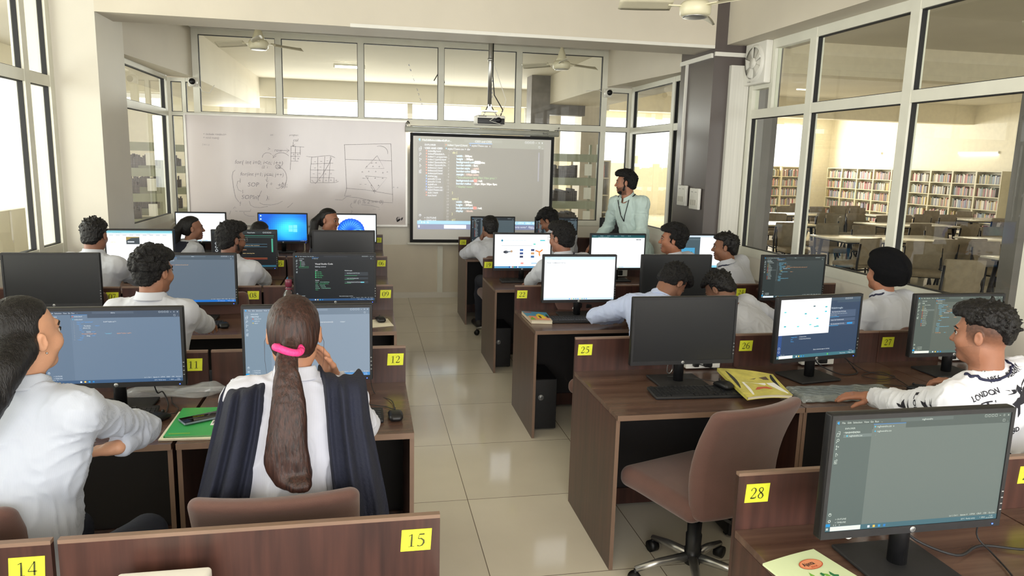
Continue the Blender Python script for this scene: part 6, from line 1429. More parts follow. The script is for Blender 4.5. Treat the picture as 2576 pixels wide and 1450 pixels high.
    for s in (-1, 1): arm(S, s, 0.0 if sleeve != 'long' else -0.003); leg(S, s, -0.008)
    nr = 0.050 if fem else 0.058
    S.cone(N-T2[:, 2]*0.03, H+M @ V3(0, -0.018, -0.055), nr+0.004, nr-0.002, 0.025)
    head_prims(S, H, M, fem, smile)
    for s, hd in ((1, rhand), (-1, lhand)):
        E, Wt = arms[s]; dd = nrm(Wt-E); kw = dict(curl=0.35, sc=0.92 if fem else 1.0)
        dv, nv = dd, -Up if abs(dd[2]) < 0.8 else -Rb*s
        if hd: dv = V3(*hd[0]) if hd[0] is not None else dd; nv = V3(*hd[1]); kw.update(hd[2] if len(hd) > 2 else {})
        hand(S, Wt, dv, nv, kw.pop('th', s*(1)), **kw)
        sgn = s
    fine = [(H-0.145, H+0.145)]
    for s, hd in ((1, rhand), (-1, lhand)):
        if hd: fine.append((arms[s][1]-0.13, arms[s][1]+0.13))
    V, Fq = S.mesh(h*1.25, fine, hf)
    Lc = (V-H) @ M; sk = np.array(lin(skin)); cols = np.tile(sk, (len(V), 1))
    nz = vnoise(V*160, seed)*0.5+0.5
    inhead = (np.abs(Lc) < V3(0.11, 0.14, 0.14)).all(1)
    x, y, z = Lc.T
    lips = inhead & (np.abs(x) < 0.025) & (y > 0.066) & (z > -0.079) & (z < -0.055+0.002*np.cos(x*200)); cols[lips] = np.array(lin((150, 84, 80) if fem else (122, 74, 66)))
    drk = np.array(lin((26, 20, 20)))
    if beard:
        edge = -0.038-0.35*np.maximum(0, y-0.02)+0.004*nz
        bm_ = inhead & ((z < edge) | ((z < -0.045) & (y > 0.075) & (np.abs(x) < 0.034) & (z > -0.060))) & (z > -0.125) & (y > -0.012) & ~lips
        w = (beard*(0.65+0.35*nz))[:, None]; cols = np.where(bm_[:, None], cols*(1-w)+drk*w, cols)
    elif not fem:
        bm_ = inhead & (z < -0.046) & (y > 0.0) & ~lips; cols = np.where(bm_[:, None], cols*0.82+drk*0.18, cols)
    if hair == 'fade' or not fem:
        amt = 0.85 if hair == 'fade' else 0.3
        q = inhead & (y < 0.038-0.3*np.maximum(0, -z)) & (z > -0.035-0.25*np.maximum(0, -y)) & (np.abs(x) < 0.078)
        w = (amt*np.clip((z+0.05)/0.07, 0.1, 1)*(0.7+0.3*nz))[:, None]; cols = np.where(q[:, None], cols*(1-w)+drk*w, cols)
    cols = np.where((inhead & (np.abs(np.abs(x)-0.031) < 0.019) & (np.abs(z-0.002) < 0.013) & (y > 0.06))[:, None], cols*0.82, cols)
    body = np_mesh('body', V, Fq, SKIN, t, cols)
    # --- eyes and brows
    for s in (-1, 1):
        c = H+M @ V3(s*0.031, 0.0735, 0.001); e_ = MB(); mt = Matrix([list(M[i])+[c[i]] for i in range(3)]+[[0, 0, 0, 1]])
        e_.lathe([(0.0125*math.sin(a), 0.0125*-math.cos(a)) for a in [PI*i/10 for i in range(1, 8)]]+[(0.0075, 0.0100)], 16, 0, mt @ Matrix.Rotation(-PI/2, 4, 'X'))
        e_.lathe([(0.0075, 0.0101), (0.0045, 0.0118), (0.001, 0.0124)], 16, 1, mt @ Matrix.Rotation(-PI/2, 4, 'X')); e_.build('eye', EYEM, t)
        pts = [H+M @ V3(s*a, b, cc) for a, b, cc in ((0.013, 0.090, 0.0215), (0.025, 0.0905, 0.026), (0.037, 0.084, 0.0265), (0.048, 0.072, 0.021))]
        MB().tube(pts, [0.003, 0.004, 0.0035, 0.002], 8).build('eyebrow', HAIRS['black'], t)
        pts = [H+M @ V3(s*a, b, cc) for a, b, cc in ((0.018, 0.0845, 0.004), (0.026, 0.0885, 0.0085), (0.036, 0.0870, 0.0085), (0.046, 0.0780, 0.003))]
        MB().tube(pts, [0.0012, 0.0022, 0.0022, 0.0012], 6).build('eyelashes', HAIRS['black'], t)
    if smile:
        MB().grid(lambda u, v: tuple(H+M @ V3((u-0.5)*0.038, 0.0880-0.012*(abs(u-0.5)*2)**2, -0.0625-0.005*v+0.003*(abs(u-0.5)*2)**2)), 10, 2, 0, None, True, 0.003).build('teeth', PLAST, t)
    if beard > 0.6:
        for s in (-1, 1):
            pts = [H+M @ V3(s*a, b, cc) for a, b, cc in ((0.003, 0.0925, -0.0475), (0.014, 0.0905, -0.0480), (0.026, 0.080, -0.056), (0.032, 0.072, -0.068))]
            MB().tube(pts, [0.004, 0.005, 0.0045, 0.003], 8).build('moustache', HAIRS['black'], t)
        B = Sdf(); g = lambda a, b, c: H+M @ V3(a, b, c)
        B.ell(g(0, 0.052, -0.095), (0.030, 0.032, 0.022), M, 0.02)
        for s in (-1, 1): B.cone(g(s*0.022, 0.05, -0.095), g(s*0.055, 0.012, -0.066), 0.019, 0.013, 0.02); B.cone(g(s*0.055, 0.012, -0.066), g(s*0.068, 0.004, -0.02), 0.013, 0.008, 0.02)
        B.ell(g(0, 0.085, -0.062), (0.024, 0.03, 0.012), M, 0.006, 's')
        Vb, Fb_ = B.mesh(hf, (), hf); nb = vnormals(Vb, Fb_); Vb = Vb+nb*(vnoise(Vb*230, seed)*0.0022)[:, None]; np_mesh('beard', Vb, Fb_, HAIRS['curl'], t)
    # --- hair
    if hair and hair != 'turban':
        S = Sdf(); hair_prims(S, H, M, hair)
        if pony:
            pts = [V3(*p)-O for p in pony[0]]; rs = pony[1]
            for i in range(len(pts)-1): S.cone(pts[i], pts[i+1], rs[i], rs[i+1], 0.012)
        tufts(S, H, M, hair, seed)
        V, Fq = S.mesh(min(max(hf, 0.004), 0.0042), (), hf); n = vnormals(V, Fq)
        if hair in ('curly', 'puff'): amp = vnoise(V*60, seed)*0.004+vnoise(V*150, seed+3)*0.003
        elif hair == 'long': 
            Lq = (V-H) @ M; ang = np.arctan2(Lq[:, 0], Lq[:, 2]); Q = np.stack([V[:, 0]*190, V[:, 1]*190, V[:, 2]*10], 1); amp = vnoise(Q, seed)*0.0016+vnoise(V*np.array([60, 60, 8]), seed)*0.003*(Lq[:, 2] < -0.1)
        else: amp = vnoise(V*90, seed)*0.0035+vnoise(V*200, seed)*0.0015
        np_mesh('hair', V+n*amp[:, None], Fq, HAIRS['brown' if hairm == 'brown' else 'curl' if hair in ('curly', 'puff') else 'black'], t)
    # --- shirt
    S = Sdf(); torso(S, 0.010, 0.012)
    if stand: S.ell(P+Up*0.0, (0.165, 0.125, 0.14), fr(0.1), 0.05)
    for s in (-1, 1): arm(S, s, 0.0125, False)
    S.cone(N+T2[:, 2]*0.02+T2[:, 1]*0.02, H+M @ V3(0, -0.01, -0.05), nr+0.007, nr+0.012, 0.008, 's'); S.ell(H, (0.14, 0.14, 0.13), M, 0.01, 's')
    S.box(P-Up*(0.16+(0.05 if stand else 0.0)), (0.3, 0.3, 0.1), None, 0.0, 0.01)
    for s in (-1, 1):
        E, Wt = arms[s]; dd = nrm(Wt-E); a = nrm(np.cross(dd, V3(0.3, 0.2, 0.9))); b = np.cross(dd, a)
        S.box(Wt+dd*0.055, (0.055, 0.055, 0.062), np.stack([a, b, dd], 1), 0.0, 0.003)
    V, Fq = S.mesh(h, (), h); n = vnormals(V, Fq)
    f1 = vnoise(V*np.array([13, 13, 7]), seed); f2 = vnoise(V*np.array([24, 24, 9])+f1[:, None]*1.2, seed+7); f3 = vnoise(V*np.array([10, 10, 25])+f1[:, None]*1.2, seed+9)
    ed = np.min([np.linalg.norm(V-arms[s][0], axis=1) for s in (-1, 1)]+[np.linalg.norm(V-sh[s]+Up*0.06, axis=1) for s in (-1, 1)], 0)
    wgt = np.exp(-(ed/0.11)**2); rd = (1-np.abs(f2))**4*(1-0.7*wgt)+(1-np.abs(f3))**4*wgt*1.2
    V = V+n*((f1*fold*0.9+rd*fold*1.5))[:, None]
    so = np_mesh('shirt', V, Fq, shirt, t)
    # collar
    if collar:
        Uc = nrm(nrm((H+M @ V3(0, -0.018, -0.055))-N)*0.5+T2[:, 2]*0.5); Rc = nrm(Rb-Uc*(Rb @ Uc)); Fcn = np.cross(Uc, Rc); cr = nr+0.010
        def cf(u, v):
            w_ = u*2-1; a = w_*PI*0.95-PI/2; fr_ = max(0, abs(w_)-0.45)/0.55
            r = cr+0.003+0.016*(1-v)**1.5
            return tuple(N+Uc*(0.026+0.040*v-0.045*fr_)+(Rc*math.cos(a)+Fcn*math.sin(a))*(r+0.008*fr_))
        MB().grid(cf, 40, 6, 0, None, True, 0.004).build('collar', shirt, t)
    if lanyard:
        mb = MB(); Uc = nrm(T2[:, 2]); ps = []
        for i in range(15):
            a = PI+(i/14)*PI
            ps.append(N+Uc*0.020-Uc*0.012*math.sin(a)*0+(T2[:, 0]*math.cos(a)*(nr+0.028)+T2[:, 1]*math.sin(a)*(nr+0.022)))
        low = Cc+Fc[:, 1]*(0.135+0.01)-Fc[:, 2]*0.02
        for q in (ps[0], ps[-1]):
            pass
        l0, l1 = ps[0], ps[-1]
        fr0 = [low, (low*0.55+l0*0.45)+Fc[:, 1]*0.035, (low*0.2+l0*0.8)+Fc[:, 1]*0.032+Uc*0.01]; fr1 = [(low*0.2+l1*0.8)+Fc[:, 1]*0.032+Uc*0.01, (low*0.55+l1*0.45)+Fc[:, 1]*0.035, low]
        pts = fr0+ps+fr1
        bv = BVHTree.FromPolygons([tuple(v) for v in V], [tuple(int(q) for q in f) for f in Fq])
        out = []; dense = []
        for i in range(len(pts)-1):
            for k in range(4): dense.append(pts[i]+(pts[i+1]-pts[i])*k/4)
        dense.append(pts[-1])
        for p in dense:
            r_ = bv.find_nearest(Vector(p), 0.09)
            if r_[0] is not None and (p-N) @ Uc < 0.03: out.append(r_[0]+ (r_[1] if r_[1].dot(Vector(p)-Vector(Cc)) > 0 else -r_[1])*0.003)
            else: out.append(Vector(p))
        mb.tube(out, 0.0065, 8, 0, None, True, True, 0.55); mb.build('lanyard', lanyard, t)
    if glasses:
        mb = MB(); g = lambda a, b, c: H+M @ V3(a, b, c)
        for s in (-1, 1):
            mb.tube([g(s*0.032+0.020*math.cos(a), 0.1005-0.004*abs(math.cos(a)*(1 if math.cos(a)*s > 0 else 0)), 0.0+0.016*math.sin(a)) for a in [2*PI*i/20 for i in range(21)]], 0.0012, 6)
            mb.tube([g(s*0.051, 0.096, 0.005), g(s*0.074, 0.07, 0.006), g(s*0.081, 0.02, 0.008), g(s*0.082, -0.012, 0.004), g(s*0.081, -0.025, -0.012)], 0.0012, 6)
        mb.tube([g(-0.013, 0.101, 0.004), g(0, 0.104, 0.007), g(0.013, 0.101, 0.004)], 0.0012, 6); mb.build('glasses', METAL, t)
    # trousers and shoes
    S = Sdf(); S.ell(P-Up*0.01, (0.158, 0.122, 0.115), fr(0.1), 0.05)
    for s in (-1, 1): leg(S, s, 0.010)
    V2, F2 = S.mesh(0.014, (), 0.014); np_mesh('trousers', V2, F2, trousers, t)
    for s in (-1, 1):
        a, b, c = legs[s]; S = Sdf(); S.cone(V3(c[0], c[1], 0.045)-Fb*0.03, V3(c[0], c[1], 0.04)+Fb*0.15+Rb*s*0.02, 0.042, 0.034, 0.02); S.cone(c, V3(c[0], c[1], 0.05), 0.042, 0.04, 0.03); S.box(V3(c[0], c[1], -0.05), (0.3, 0.4, 0.052), None, 0, 0.004)
        V2, F2 = S.mesh(0.009, (), 0.009); np_mesh('shoe', V2, F2, shoe, t)
    return dict(root=t, O=O, H=H, M=M, N=N, Cc=Cc, Fc=Fc, Ca=Ca, Fa=Fa, P=P, sh=sh, arms=arms, Fb=Fb, Rb=Rb, T2=T2, V=V, F=Fq, shirt=so)
# ------------------------------------------------------------------ the people in the room
WSH = shirt_mat('white_uniform_shirt', (198, 201, 211)); BSH = shirt_mat('pale_blue_shirt', (184, 196, 228)); GSH = shirt_mat('mint_shirt', (192, 212, 208)); TSH = shirt_mat('white_printed_shirt', (226, 228, 236))
STR = shirt_mat('fine_striped_shirt', (208, 210, 222), ((192, 195, 209), 150)); STR2 = shirt_mat('fine_striped_shirt_blue', (184, 190, 202), ((172, 179, 192), 160))
NAVY = mat('navy_lanyard', (26, 30, 62), 0.6, var=0.1); BLK = mat('black_lanyard', (20, 20, 26), 0.6, var=0.1)
DUP = mat('navy_scarf_cloth', (24, 28, 46), 0.85, var=0.15, scale=(20, 20, 3), bump=0.3, bscale=(120, 120, 120))
def hd(px, py, Y): return tuple(at(px, py, Y))
# boy in row two by the window, patterned shirt
lon = person('person in a white shirt printed with black lettering, faded haircut, hand on a mouse', (2.48, 2.36), hd(2472, 842, 2.36), -6, -30, -4, 0, (158, 108, 84), TSH, 'fade', rh=(2.80, 3.00, 0.80), lh=(2.28, 2.93, 0.80),
             rpole=(0.7, -0.2, -0.5), lpole=(-0.5, -0.4, -0.5), rhand=((-0.45, 0.85, 0), (0, 0, -1), dict(curl=0.30, th=-1)), lhand=((-0.85, 0.5, -0.05), (0, 0, -1), dict(curl=0.22, th=1)), lanyard=NAVY, beard=0.25, h=0.0065, hf=0.0036, collar=False, fold=0.006)
p = lon
pony = person('person with a long ponytail tied by a pink band, seated with back to the camera', (-0.25, 2.22), hd(740, 838, 2.34), 0, -3, -2, 0, (186, 134, 106), STR, 'long', 'brown', rh=hd(838, 945, 2.47), lh=(-0.42, 2.95, 0.80),
              rpole=(0.45, 0.5, -0.9), rhand=((-0.45, -0.05, 0.9), (-0.6, -0.6, -0.2), dict(curl=0.35, th=1)), fem=True, h=0.0065, hf=0.0036, fold=0.006, beard=0, pony=([hd(735, 862, 2.245), hd(726, 885, 2.215)], [0.030, 0.024]))
# the ponytail below the pink band
def strand_mesh(name, paths, m, parent, O, seed=3, h=0.004, zs=7, amp=0.0013):
    S = Sdf()
    for pts, rs, fl in paths:
        q = [V3(*p_)-O for p_ in pts]
        # smooth the path
        P_, R_ = [], []
        for i in range(len(q)-1):
            for k in range(4):
                s = k/4; p0, p1, p2, p3 = q[max(i-1, 0)], q[i], q[i+1], q[min(i+2, len(q)-1)]
                P_.append(0.5*((2*p1)+(p2-p0)*s+(2*p0-5*p1+4*p2-p3)*s*s+(3*p1-p0-3*p2+p3)*s**3)); R_.append(rs[i]*(1-s)+rs[i+1]*s)
        P_.append(q[-1]); R_.append(rs[-1])
        for i in range(len(P_)-1):
            for off in (-1, 0, 1):
                d_ = V3(fl*off*R_[i], 0, 0); e_ = V3(fl*off*R_[i+1], 0, 0); S.cone(P_[i]+d_, P_[i+1]+e_, R_[i]*0.75, R_[i+1]*0.75, 0.012)
    V, F = S.mesh(h, (), h); n = vnormals(V, F)
    a = vnoise(np.stack([V[:, 0]*230, V[:, 1]*230, V[:, 2]*zs], 1), seed)*amp+vnoise(np.stack([V[:, 0]*70, V[:, 1]*70, V[:, 2]*zs*0.6], 1), seed+1)*amp*1.8
    return np_mesh(name, V+n*a[:, None], F, m, parent)
PO = pony['O']; PR = pony['root']
strand_mesh('ponytail', [([hd(724, 885, 2.205), hd(722, 930, 2.165), hd(728, 985, 2.14), hd(730, 1040, 2.12), hd(722, 1100, 2.11), hd(722, 1160, 2.10), hd(736, 1200, 2.09), hd(756, 1228, 2.05)], [0.016, 0.018, 0.022, 0.026, 0.034, 0.038, 0.033, 0.014], 0.85),
                        ([hd(724, 885, 2.205), hd(716, 960, 2.15), hd(712, 1040, 2.12), hd(708, 1120, 2.10), hd(716, 1180, 2.09), hd(730, 1222, 2.07)], [0.016, 0.020, 0.024, 0.026, 0.024, 0.010], 0.6)], HAIRS['brown'], PR, PO)
mb = MB()
c0_ = Vector(hd(725, 878, 2.21))-Vector(PO)
mb.tube([c0_+Vector((0.037*math.cos(a)+0.0, 0.033*math.sin(a)+0.002, 0.004*math.sin(a*2)-0.006*math.cos(a))) for a in [2*PI*i/28 for i in range(29)]], 0.0115, 10)
mb.build('hair_band', mat('pink_hair_band', (232, 60, 132), 0.6, var=0.08, scale=(120, 120, 120), bump=0.4), PR)
mb = MB()
for s, px in ((-1, 668), (1, 812)):
    for j in range(1):
        q = [Vector(hd(px-s*16, 815, 2.34))-Vector(PO), Vector(hd(px+s*3, 860, 2.34))-Vector(PO), Vector(hd(px+s*2, 905, 2.33))-Vector(PO), Vector(hd(px-s*4, 950, 2.32))-Vector(PO)]
        mb.tube(q, [0.001, 0.0007, 0.0005, 0.0003], 5)
    mb.build('loose_strand', HAIRS['brown'], PR); mb = MB()
# dark scarf over both shoulders
def scarf(side, pts, wid, parent, O, folds=6, m=DUP):
    P_ = [Vector(p_)-Vector(O) for p_ in pts]; n = len(P_)-1
    def f(u, v):
        s = u*n; i = min(int(s), n-1); s -= i; p0, p1, p2, p3 = P_[max(i-1, 0)], P_[i], P_[i+1], P_[min(i+2, n)]
        c = 0.5*((2*p1)+(p2-p0)*s+(2*p0-5*p1+4*p2-p3)*s*s+(3*p1-p0-3*p2+p3)*s**3); w = wid[i]*(1-s)+wid[i+1]*s
        x = (v-0.5)*2; fo = math.sin(x*PI*folds/2+side+u*1.5)*0.018*min(1, u*3+0.25)+math.sin(x*PI*folds*0.9+u*3)*0.006*min(1, u*3)
        return (c.x+x*w, c.y-0.014-fo-0.035*(1-x*x)+0.05*x*x, c.z+0.012*math.cos(x*9)*(1 if u > 0.95 else 0)-0.01*x*side)
    return MB().grid(f, 46, 40, 0, None, True, 0.004).build('scarf', m, parent)
scarf(-1, [hd(640, 1010, 2.44), hd(628, 962, 2.36), hd(612, 985, 2.24), hd(598, 1080, 2.20), hd(578, 1180, 2.18), hd(556, 1290, 2.16), hd(550, 1390, 2.16)], [0.055, 0.060, 0.065, 0.075, 0.080, 0.085, 0.09], PR, PO)
scarf(1, [hd(845, 985, 2.44), hd(850, 934, 2.36), hd(862, 965, 2.24), hd(872, 1060, 2.20), hd(888, 1170, 2.17), hd(908, 1290, 2.16), hd(912, 1390, 2.16)], [0.060, 0.062, 0.070, 0.072, 0.080, 0.085, 0.09], PR, PO)
w1 = person('person with dark tied-back hair leaning an arm on the desk at the left edge', (-0.99, 2.20), hd(62, 848, 2.28), 14, 30, 4, 0, (196, 146, 116), STR2, 'long', 'black', rh=hd(296, 1126, 2.44), lh=(-1.25, 2.95, 0.80), bulk=1.02, relbow=hd(362, 1076, 2.64), rhand=((-0.8, 0.1, -0.15), (0, 0, -1), dict(curl=0.3, th=-1)), fem=True, h=0.0065, hf=0.0036, fold=0.005, pony=([hd(40, 880, 2.20), hd(5, 935, 2.12), hd(-25, 1000, 2.08), hd(-60, 1100, 2.08)], [0.055, 0.050, 0.045, 0.03]))
MB().tube([(x*0.001, 0, 0) for x in (0, 4)], 0.003, 8, M=Matrix.Translation(Vector(w1['H'])+Vector(w1['M'] @ V3(0.083, -0.006, -0.038)))).build('earring', METAL, w1['root'])
b08 = person('person with thick curly hair looking right, beside sticker 08', (-1.10, 3.98), hd(388, 684, 4.02), 8, 30, -4, 0, (150, 104, 80), WSH, 'curly', rh=(-0.93, 4.62, 0.80), rpole=(0.8, -0.1, -0.6), beard=0.35, hf=0.004)
person('person with tousled hair facing the white web page at the left', (-1.97, 5.62), hd(238, 592, 5.70), 10, 8, -8, 0, (140, 96, 76), WSH, 'short', rh=(-1.70, 6.22, 0.79), rpole=(0.8, 0, -0.5))
person('person with glasses and full beard looking right, beside sticker 05', (-1.05, 5.60), hd(583, 603, 5.66), 4, 48, -3, 0, (122, 82, 64), GSH if False else WSH, 'puff', rh=(-0.80, 6.26, 0.79), rpole=(0.9, -0.1, -0.4), beard=0.8, glasses=True)
g1 = person('person with ponytail and dark vest in profile at the back left', (-1.86, 7.52), hd(484, 575, 7.62), 45, 72, 2, 0, (148, 104, 84), WSH, 'long', 'black', fem=True, smile=True, pony=([hd(462, 560, 7.58), hd(446, 580, 7.55), hd(442, 610, 7.55), hd(438, 640, 7.52)], [0.04, 0.042, 0.038, 0.02]))
person('person whose dark hair shows above the monitor beside the blue wallpaper', (-1.13, 7.55), hd(655, 588, 7.66), 10, 42, -18, 0, (140, 96, 76), WSH, 'long', 'black', fem=True, pony=([hd(648, 590, 7.6), hd(640, 620, 7.57)], [0.04, 0.02]))
g3 = person('smiling person with ponytail beside the blue flower wallpaper', (-0.50, 7.45), hd(828, 555, 7.52), 60, 116, -4, -4, (152, 104, 82), WSH, 'long', 'black', fem=True, smile=True, pony=([hd(806, 545, 7.5), hd(792, 560, 7.48), hd(788, 590, 7.46), hd(784, 620, 7.46)], [0.035, 0.042, 0.038, 0.02]))
for g in (g1, g3):
    # dark sleeveless vest
    S = Sdf(); S.ell(g['Cc'], (0.162, 0.122, 0.195), g['Fc'], 0.05); S.ell(g['Ca'], (0.150, 0.130, 0.18), g['Fa'], 0.05)
    for s in (-1, 1): S.cone(g['N']-g['T2'][:, 2]*0.02+g['T2'][:, 0]*s*0.075, g['sh'][s]-g['T2'][:, 0]*s*0.045, 0.060, 0.064, 0.03)
    S.cone(g['N']-g['T2'][:, 2]*0.07+g['Fc'][:, 1]*0.02, g['N']+V3(0, 0, 0.2), 0.075, 0.09, 0.01, 's')
    V, F = S.mesh(0.009, (), 0.009); np_mesh('vest', V, F, DUP, g['root'])
person('person with cropped hair resting a cheek on one hand, beside sticker 16', (1.40, 7.52), hd(1233, 574, 7.66), -6, -8, -8, 0, (128, 88, 68), WSH, 'bowl', lh=hd(1212, 602, 7.72), lpole=(-0.8, 0.4, -0.8), lhand=((0.25, 0.0, 0.95), (0.9, 0, 0), dict(curl=0.5, th=1)))
person('person bowing his head at the second desk of the back row', (2.06, 7.50), hd(1380, 556, 7.66), -12, -58, -38, 0, (136, 92, 70), WSH, 'curly')
person('person with glasses and a navy lanyard between the white monitors of the right block', (1.62, 5.56), hd(1412, 600, 5.62), -8, -38, -3, 0, (146, 100, 80), WSH, 'puff', lanyard=NAVY, glasses=True, lh=(1.35, 6.15, 0.79), lpole=(-0.8, 0, -0.5))
person('laughing person with curly hair in profile, above the switched-off monitor', (2.66, 5.58), hd(1692, 604, 5.66), -30, -66, 2, 0, (158, 104, 78), WSH, 'curly', smile=True)
person('person in profile with flat dark hair and lanyard, left of the dark code editor', (3.24, 5.62), hd(1824, 622, 5.72), -22, -58, -2, 0, (142, 98, 74), WSH, 'short', lanyard=NAVY, beard=0.15)
sl = person('person in a pale blue shirt slumped over the desk behind the brown chair', (1.74, 4.16), hd(1692, 712, 4.42), 22, 70, -55, 0, (132, 92, 72), BSH, 'puff', lh=(1.72, 4.72, 0.80), lpole=(-1.0, 0.15, -0.15), rh=(2.1, 4.72, 0.80), hf=0.0042, fold=0.006)
b23 = person('person bowing over a desk between two black monitors, sticker 24 behind', (2.68, 4.12), hd(1810, 728, 4.42), -22, -35, -42, 0, (128, 90, 70), WSH, 'short', rh=(2.86, 4.72, 0.80), rpole=(0.9, 0, -0.4))
tur = person('person in a black turban with a navy lanyard in front of the library glass', (3.44, 4.16), hd(2222, 690, 4.20), -8, -16, 4, 0, (170, 116, 90), WSH, 'turban', lanyard=NAVY, hf=0.004)
# turban: wrapped cloth
H, Mx = tur['H'], tur['M']; S = Sdf(); g = lambda a, b, c: H+Mx @ V3(a, b, c)
S.ell(g(0, -0.018, 0.050), (0.108, 0.128, 0.120), Mx @ rx(-0.35), 0.02); S.ell(g(0.0, -0.085, 0.02), (0.092, 0.072, 0.104), Mx @ rx(0.2), 0.025); S.ell(g(0, 0.025, 0.115), (0.055, 0.07, 0.04), Mx, 0.03)
S.box(g(0, 0.130, -0.065), (0.15, 0.085, 0.115), Mx @ rx(0.35), 0.01, 0.02); S.box(g(0, 0.02, -0.21), (0.16, 0.22, 0.10), Mx @ rx(-0.30), 0.01, 0.02)
V, F = S.mesh(0.005, (), 0.005); n = vnormals(V, F); Lq = (V-H) @ Mx
w_ = Lq[:, 2]*0.86+np.abs(Lq[:, 0])*0.55-Lq[:, 1]*0.28
sw = ((w_*17) % 1.0); V = V+n*((np.minimum(sw, 1-sw)*2)**0.6*0.0040)[:, None]
V = V+n*(0.010*(np.clip((Lq[:, 0]+Lq[:, 2]*0.45-0.015)*90, 0, 1)))[:, None]
np_mesh('turban', V, F, mat('black_turban_cloth', (12, 12, 15), 0.95, var=0.12, scale=(60, 60, 60), bump=0.35, bscale=(420, 420, 420), spec=0.2), tur['root'])
tea = person('standing person in a pale mint shirt with a black lanyard, beside the dark pillar', (2.80, 7.28), hd(1574, 460, 7.22), -122, -66, -2, 0, (166, 116, 92), GSH, 'puff', stand=True, beard=0.75, lanyard=BLK, hf=0.0042, fold=0.006,
             lh=(2.52, 6.96, 1.06), lpole=(0.8, 0.1, -0.7), rh=(2.38, 7.52, 1.00), rpole=(0.2, 0.6, -0.8), lhand=(None, (0, 0, -1), dict(curl=0.3)), h=0.0075)
# prints on the patterned shirt
def print_on(person_, obj_parts, centre, right, up, m, name, sc=1.0, lift=0.0022):
    """press flat artwork (list of (verts2d, faces)) onto the shirt from outside"""
    bv = BVHTree.FromPolygons([tuple(v) for v in person_['V']], [tuple(int(q) for q in f) for f in person_['F']])
    c, r, u = Vector(centre), Vector(right).normalized(), Vector(up); u = (u-r*u.dot(r)).normalized(); n = r.cross(u)
    mb = MB()
    for vs, fs in obj_parts:
        bm = bmesh.new(); vv = [bm.verts.new((x, y, 0)) for x, y in vs]
        for f in fs:
            try: bm.faces.new([vv[i] for i in f])
            except ValueError: pass
        bmesh.ops.triangulate(bm, faces=bm.faces[:])
        for _ in range(2):
            L_ = [e for e in bm.edges if e.calc_length()*sc > 0.012]
            if L_: bmesh.ops.subdivide_edges(bm, edges=L_, cuts=1); bmesh.ops.triangulate(bm, faces=[f for f in bm.faces if len(f.verts) > 4])
        out = []; bm.verts.index_update()
        for v in bm.verts:
            p = c+r*v.co.x*sc+u*v.co.y*sc+n*0.25; h_ = bv.ray_cast(p, -n, 0.6)
            out.append(tuple(h_[0]+n*lift) if h_[0] is not None else None)
        fs2 = [tuple(v.index for v in f.verts) for f in bm.faces]; fs2 = [f for f in fs2 if all(out[i] is not None for i in f)]
        remap = {}; vs2 = []
        for f in fs2:
            for i in f:
                if i not in remap: remap[i] = len(vs2); vs2.append(out[i])
        if fs2: mb.add(vs2, [tuple(remap[i] for i in f) for f in fs2])
        bm.free()
    if mb.v: mb.build(name, m, person_['shirt'])
PRINT = mat('shirt_print_ink', (34, 34, 44), 0.8, var=0.1)
def tx(s, h, x=0, y=0, sx=1.0, serif=True):
    vs, fs = text_mesh(s, True); w = max(v[0] for v in vs); k = h/0.7
    parts = [([((v[0]-w/2)*k*sx+x, v[1]*k+y) for v in vs], fs)]
    return parts
def rc(x0, y0, x1, y1): return ([(x0, y0), (x1, y0), (x1, y1), (x0, y1)], [(0, 1, 2, 3)])
def emblem(x, y, s):
    q = [rc(-0.5, 0.42, 0.5, 0.5), rc(-0.5, 0.34, -0.44, 0.42), rc(0.44, 0.34, 0.5, 0.42), rc(-0.07, -0.5, 0.07, 0.42), rc(-0.42, -0.42, -0.30, 0.28), rc(-0.42, 0.20, -0.12, 0.28), rc(-0.42, -0.08, 0.42, 0.0), rc(0.12, 0.20, 0.42, 0.28), rc(0.34, 0.0, 0.42, 0.24), rc(0.30, -0.45, 0.42, -0.05), rc(-0.42, -0.45, -0.1, -0.37), rc(-0.12, -0.4, -0.05, 0.2)]
    return [([(a*s+x, b*s+y) for a, b in v], f) for v, f in q]
def rider(x, y, s, seed):
    r = random.Random(seed); out = []
    body = [(-0.5, 0.05), (-0.2, 0.16), (0.1, 0.12), (0.28, 0.30), (0.46, 0.34), (0.50, 0.22), (0.36, 0.16), (0.30, -0.02), (0.46, -0.18), (0.30, -0.40), (0.36, -0.20), (0.16, -0.12), (-0.16, -0.10), (-0.24, -0.36), (-0.40, -0.44), (-0.30, -0.16), (-0.42, -0.06)]
    out.append(([(a*s+x, b*s+y) for a, b in body], [tuple(range(len(body)))]))
    for q in ([(-0.08, 0.14), (0.10, 0.14), (0.12, 0.38), (0.04, 0.50), (-0.08, 0.42)], [(0.10, 0.30), (0.62, 0.55), (0.60, 0.58), (0.08, 0.35)], [(-0.10, 0.42), (-0.55, 0.50), (-0.30, 0.40), (-0.52, 0.34), (-0.12, 0.34)]):
        out.append(([(a*s+x, b*s+y) for a, b in q], [tuple(range(len(q)))]))
    return out
O_ = Vector(lon['O']); Ccl = Vector(lon['Cc']); Rl = Vector(lon['Fc'][:, 0]); Ul = Vector(lon['Fc'][:, 2])
back = Ccl
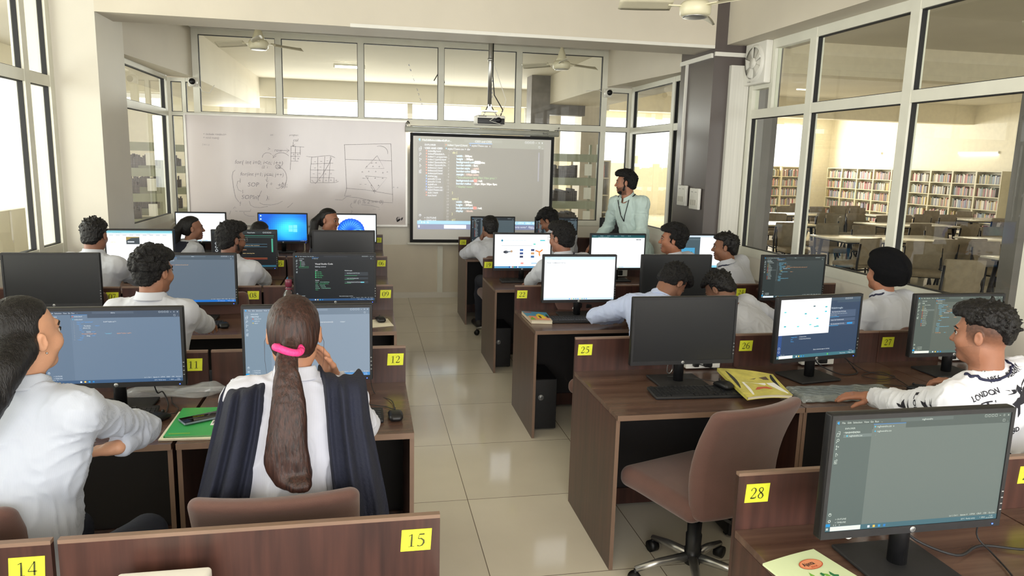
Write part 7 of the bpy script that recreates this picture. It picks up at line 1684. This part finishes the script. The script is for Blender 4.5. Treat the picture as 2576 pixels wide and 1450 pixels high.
art = tx('LONDON', 0.020, -0.095, 0.128, 1.0)+emblem(-0.090, 0.080, 0.058)+rider(0.05, 0.075, 0.115, 1)+tx('LONDON', 0.020, 0.13, -0.05)+tx('BURBERRY', 0.018, 0.075, 0.165, 0.8)+tx('ENGLAND', 0.018, -0.06, -0.025)+rider(-0.09, -0.09, 0.11, 2)+tx('1856', 0.018, -0.03, 0.168)
print_on(lon, art, Ccl, Rl, Ul, PRINT, 'back_print')
sL = Vector(lon['sh'][-1]); eL = Vector(lon['arms'][-1][0]); aU = (sL-eL).normalized()
side = Vector((-0.25, -1.0, 0.25)); rr_ = aU.cross(-side).normalized()
rt = (aU.cross(side.normalized())).normalized()
rt = rt if rt.x > 0 else -rt
print_on(lon, tx('LONDON', 0.020, 0.0, 0.0)+rider(-0.01, 0.085, 0.085, 4)+rider(0.0, -0.075, 0.09, 5), (sL+eL)/2, rt, aU, PRINT, 'sleeve_print')
# chairs under the seated people
ch = office_chair(-0.27, 2.33, 0.02, 'brown office chair with the ponytailed person on it', 0.45, 0.915)
for (x, y, a, l) in ((-1.14, 2.36, -0.1, 'brown office chair at the left edge behind the leaning woman'), (-1.12, 4.0, 0, 'brown office chair under the curly-haired person beside sticker 08'), (-1.98, 5.62, 0, 'brown office chair under the person at the white web page'),
                     (-1.06, 5.58, 0, 'brown office chair under the bearded person with glasses'), (-1.86, 7.5, 0, 'brown office chair in the back left corner'), (-1.14, 7.55, 0, 'brown office chair in front of the blue wallpaper'), (-0.52, 7.45, 0, 'brown office chair under the smiling person with ponytail'),
                     (1.40, 7.5, 0, 'brown office chair beside sticker 16'), (2.06, 7.5, 0, 'brown office chair under the person bowing in the back row'), (1.64, 5.54, -0.1, 'brown office chair under the person with lanyard and glasses'),
                     (2.68, 5.56, -0.2, 'brown office chair under the laughing person'), (3.26, 5.60, -0.2, 'brown office chair under the person in profile with lanyard'), (1.58, 4.24, 0.55, 'reddish brown office chair behind the slumped person in blue'),
                     (2.70, 4.10, 0, 'brown office chair under the bowing person near sticker 24'), (3.46, 4.14, 0, 'brown office chair under the person in the turban'), (2.80, 2.34, -0.1, 'brown office chair under the person in the printed shirt')):
    dup(ch, (x, y, 0), a, l)
t = ch
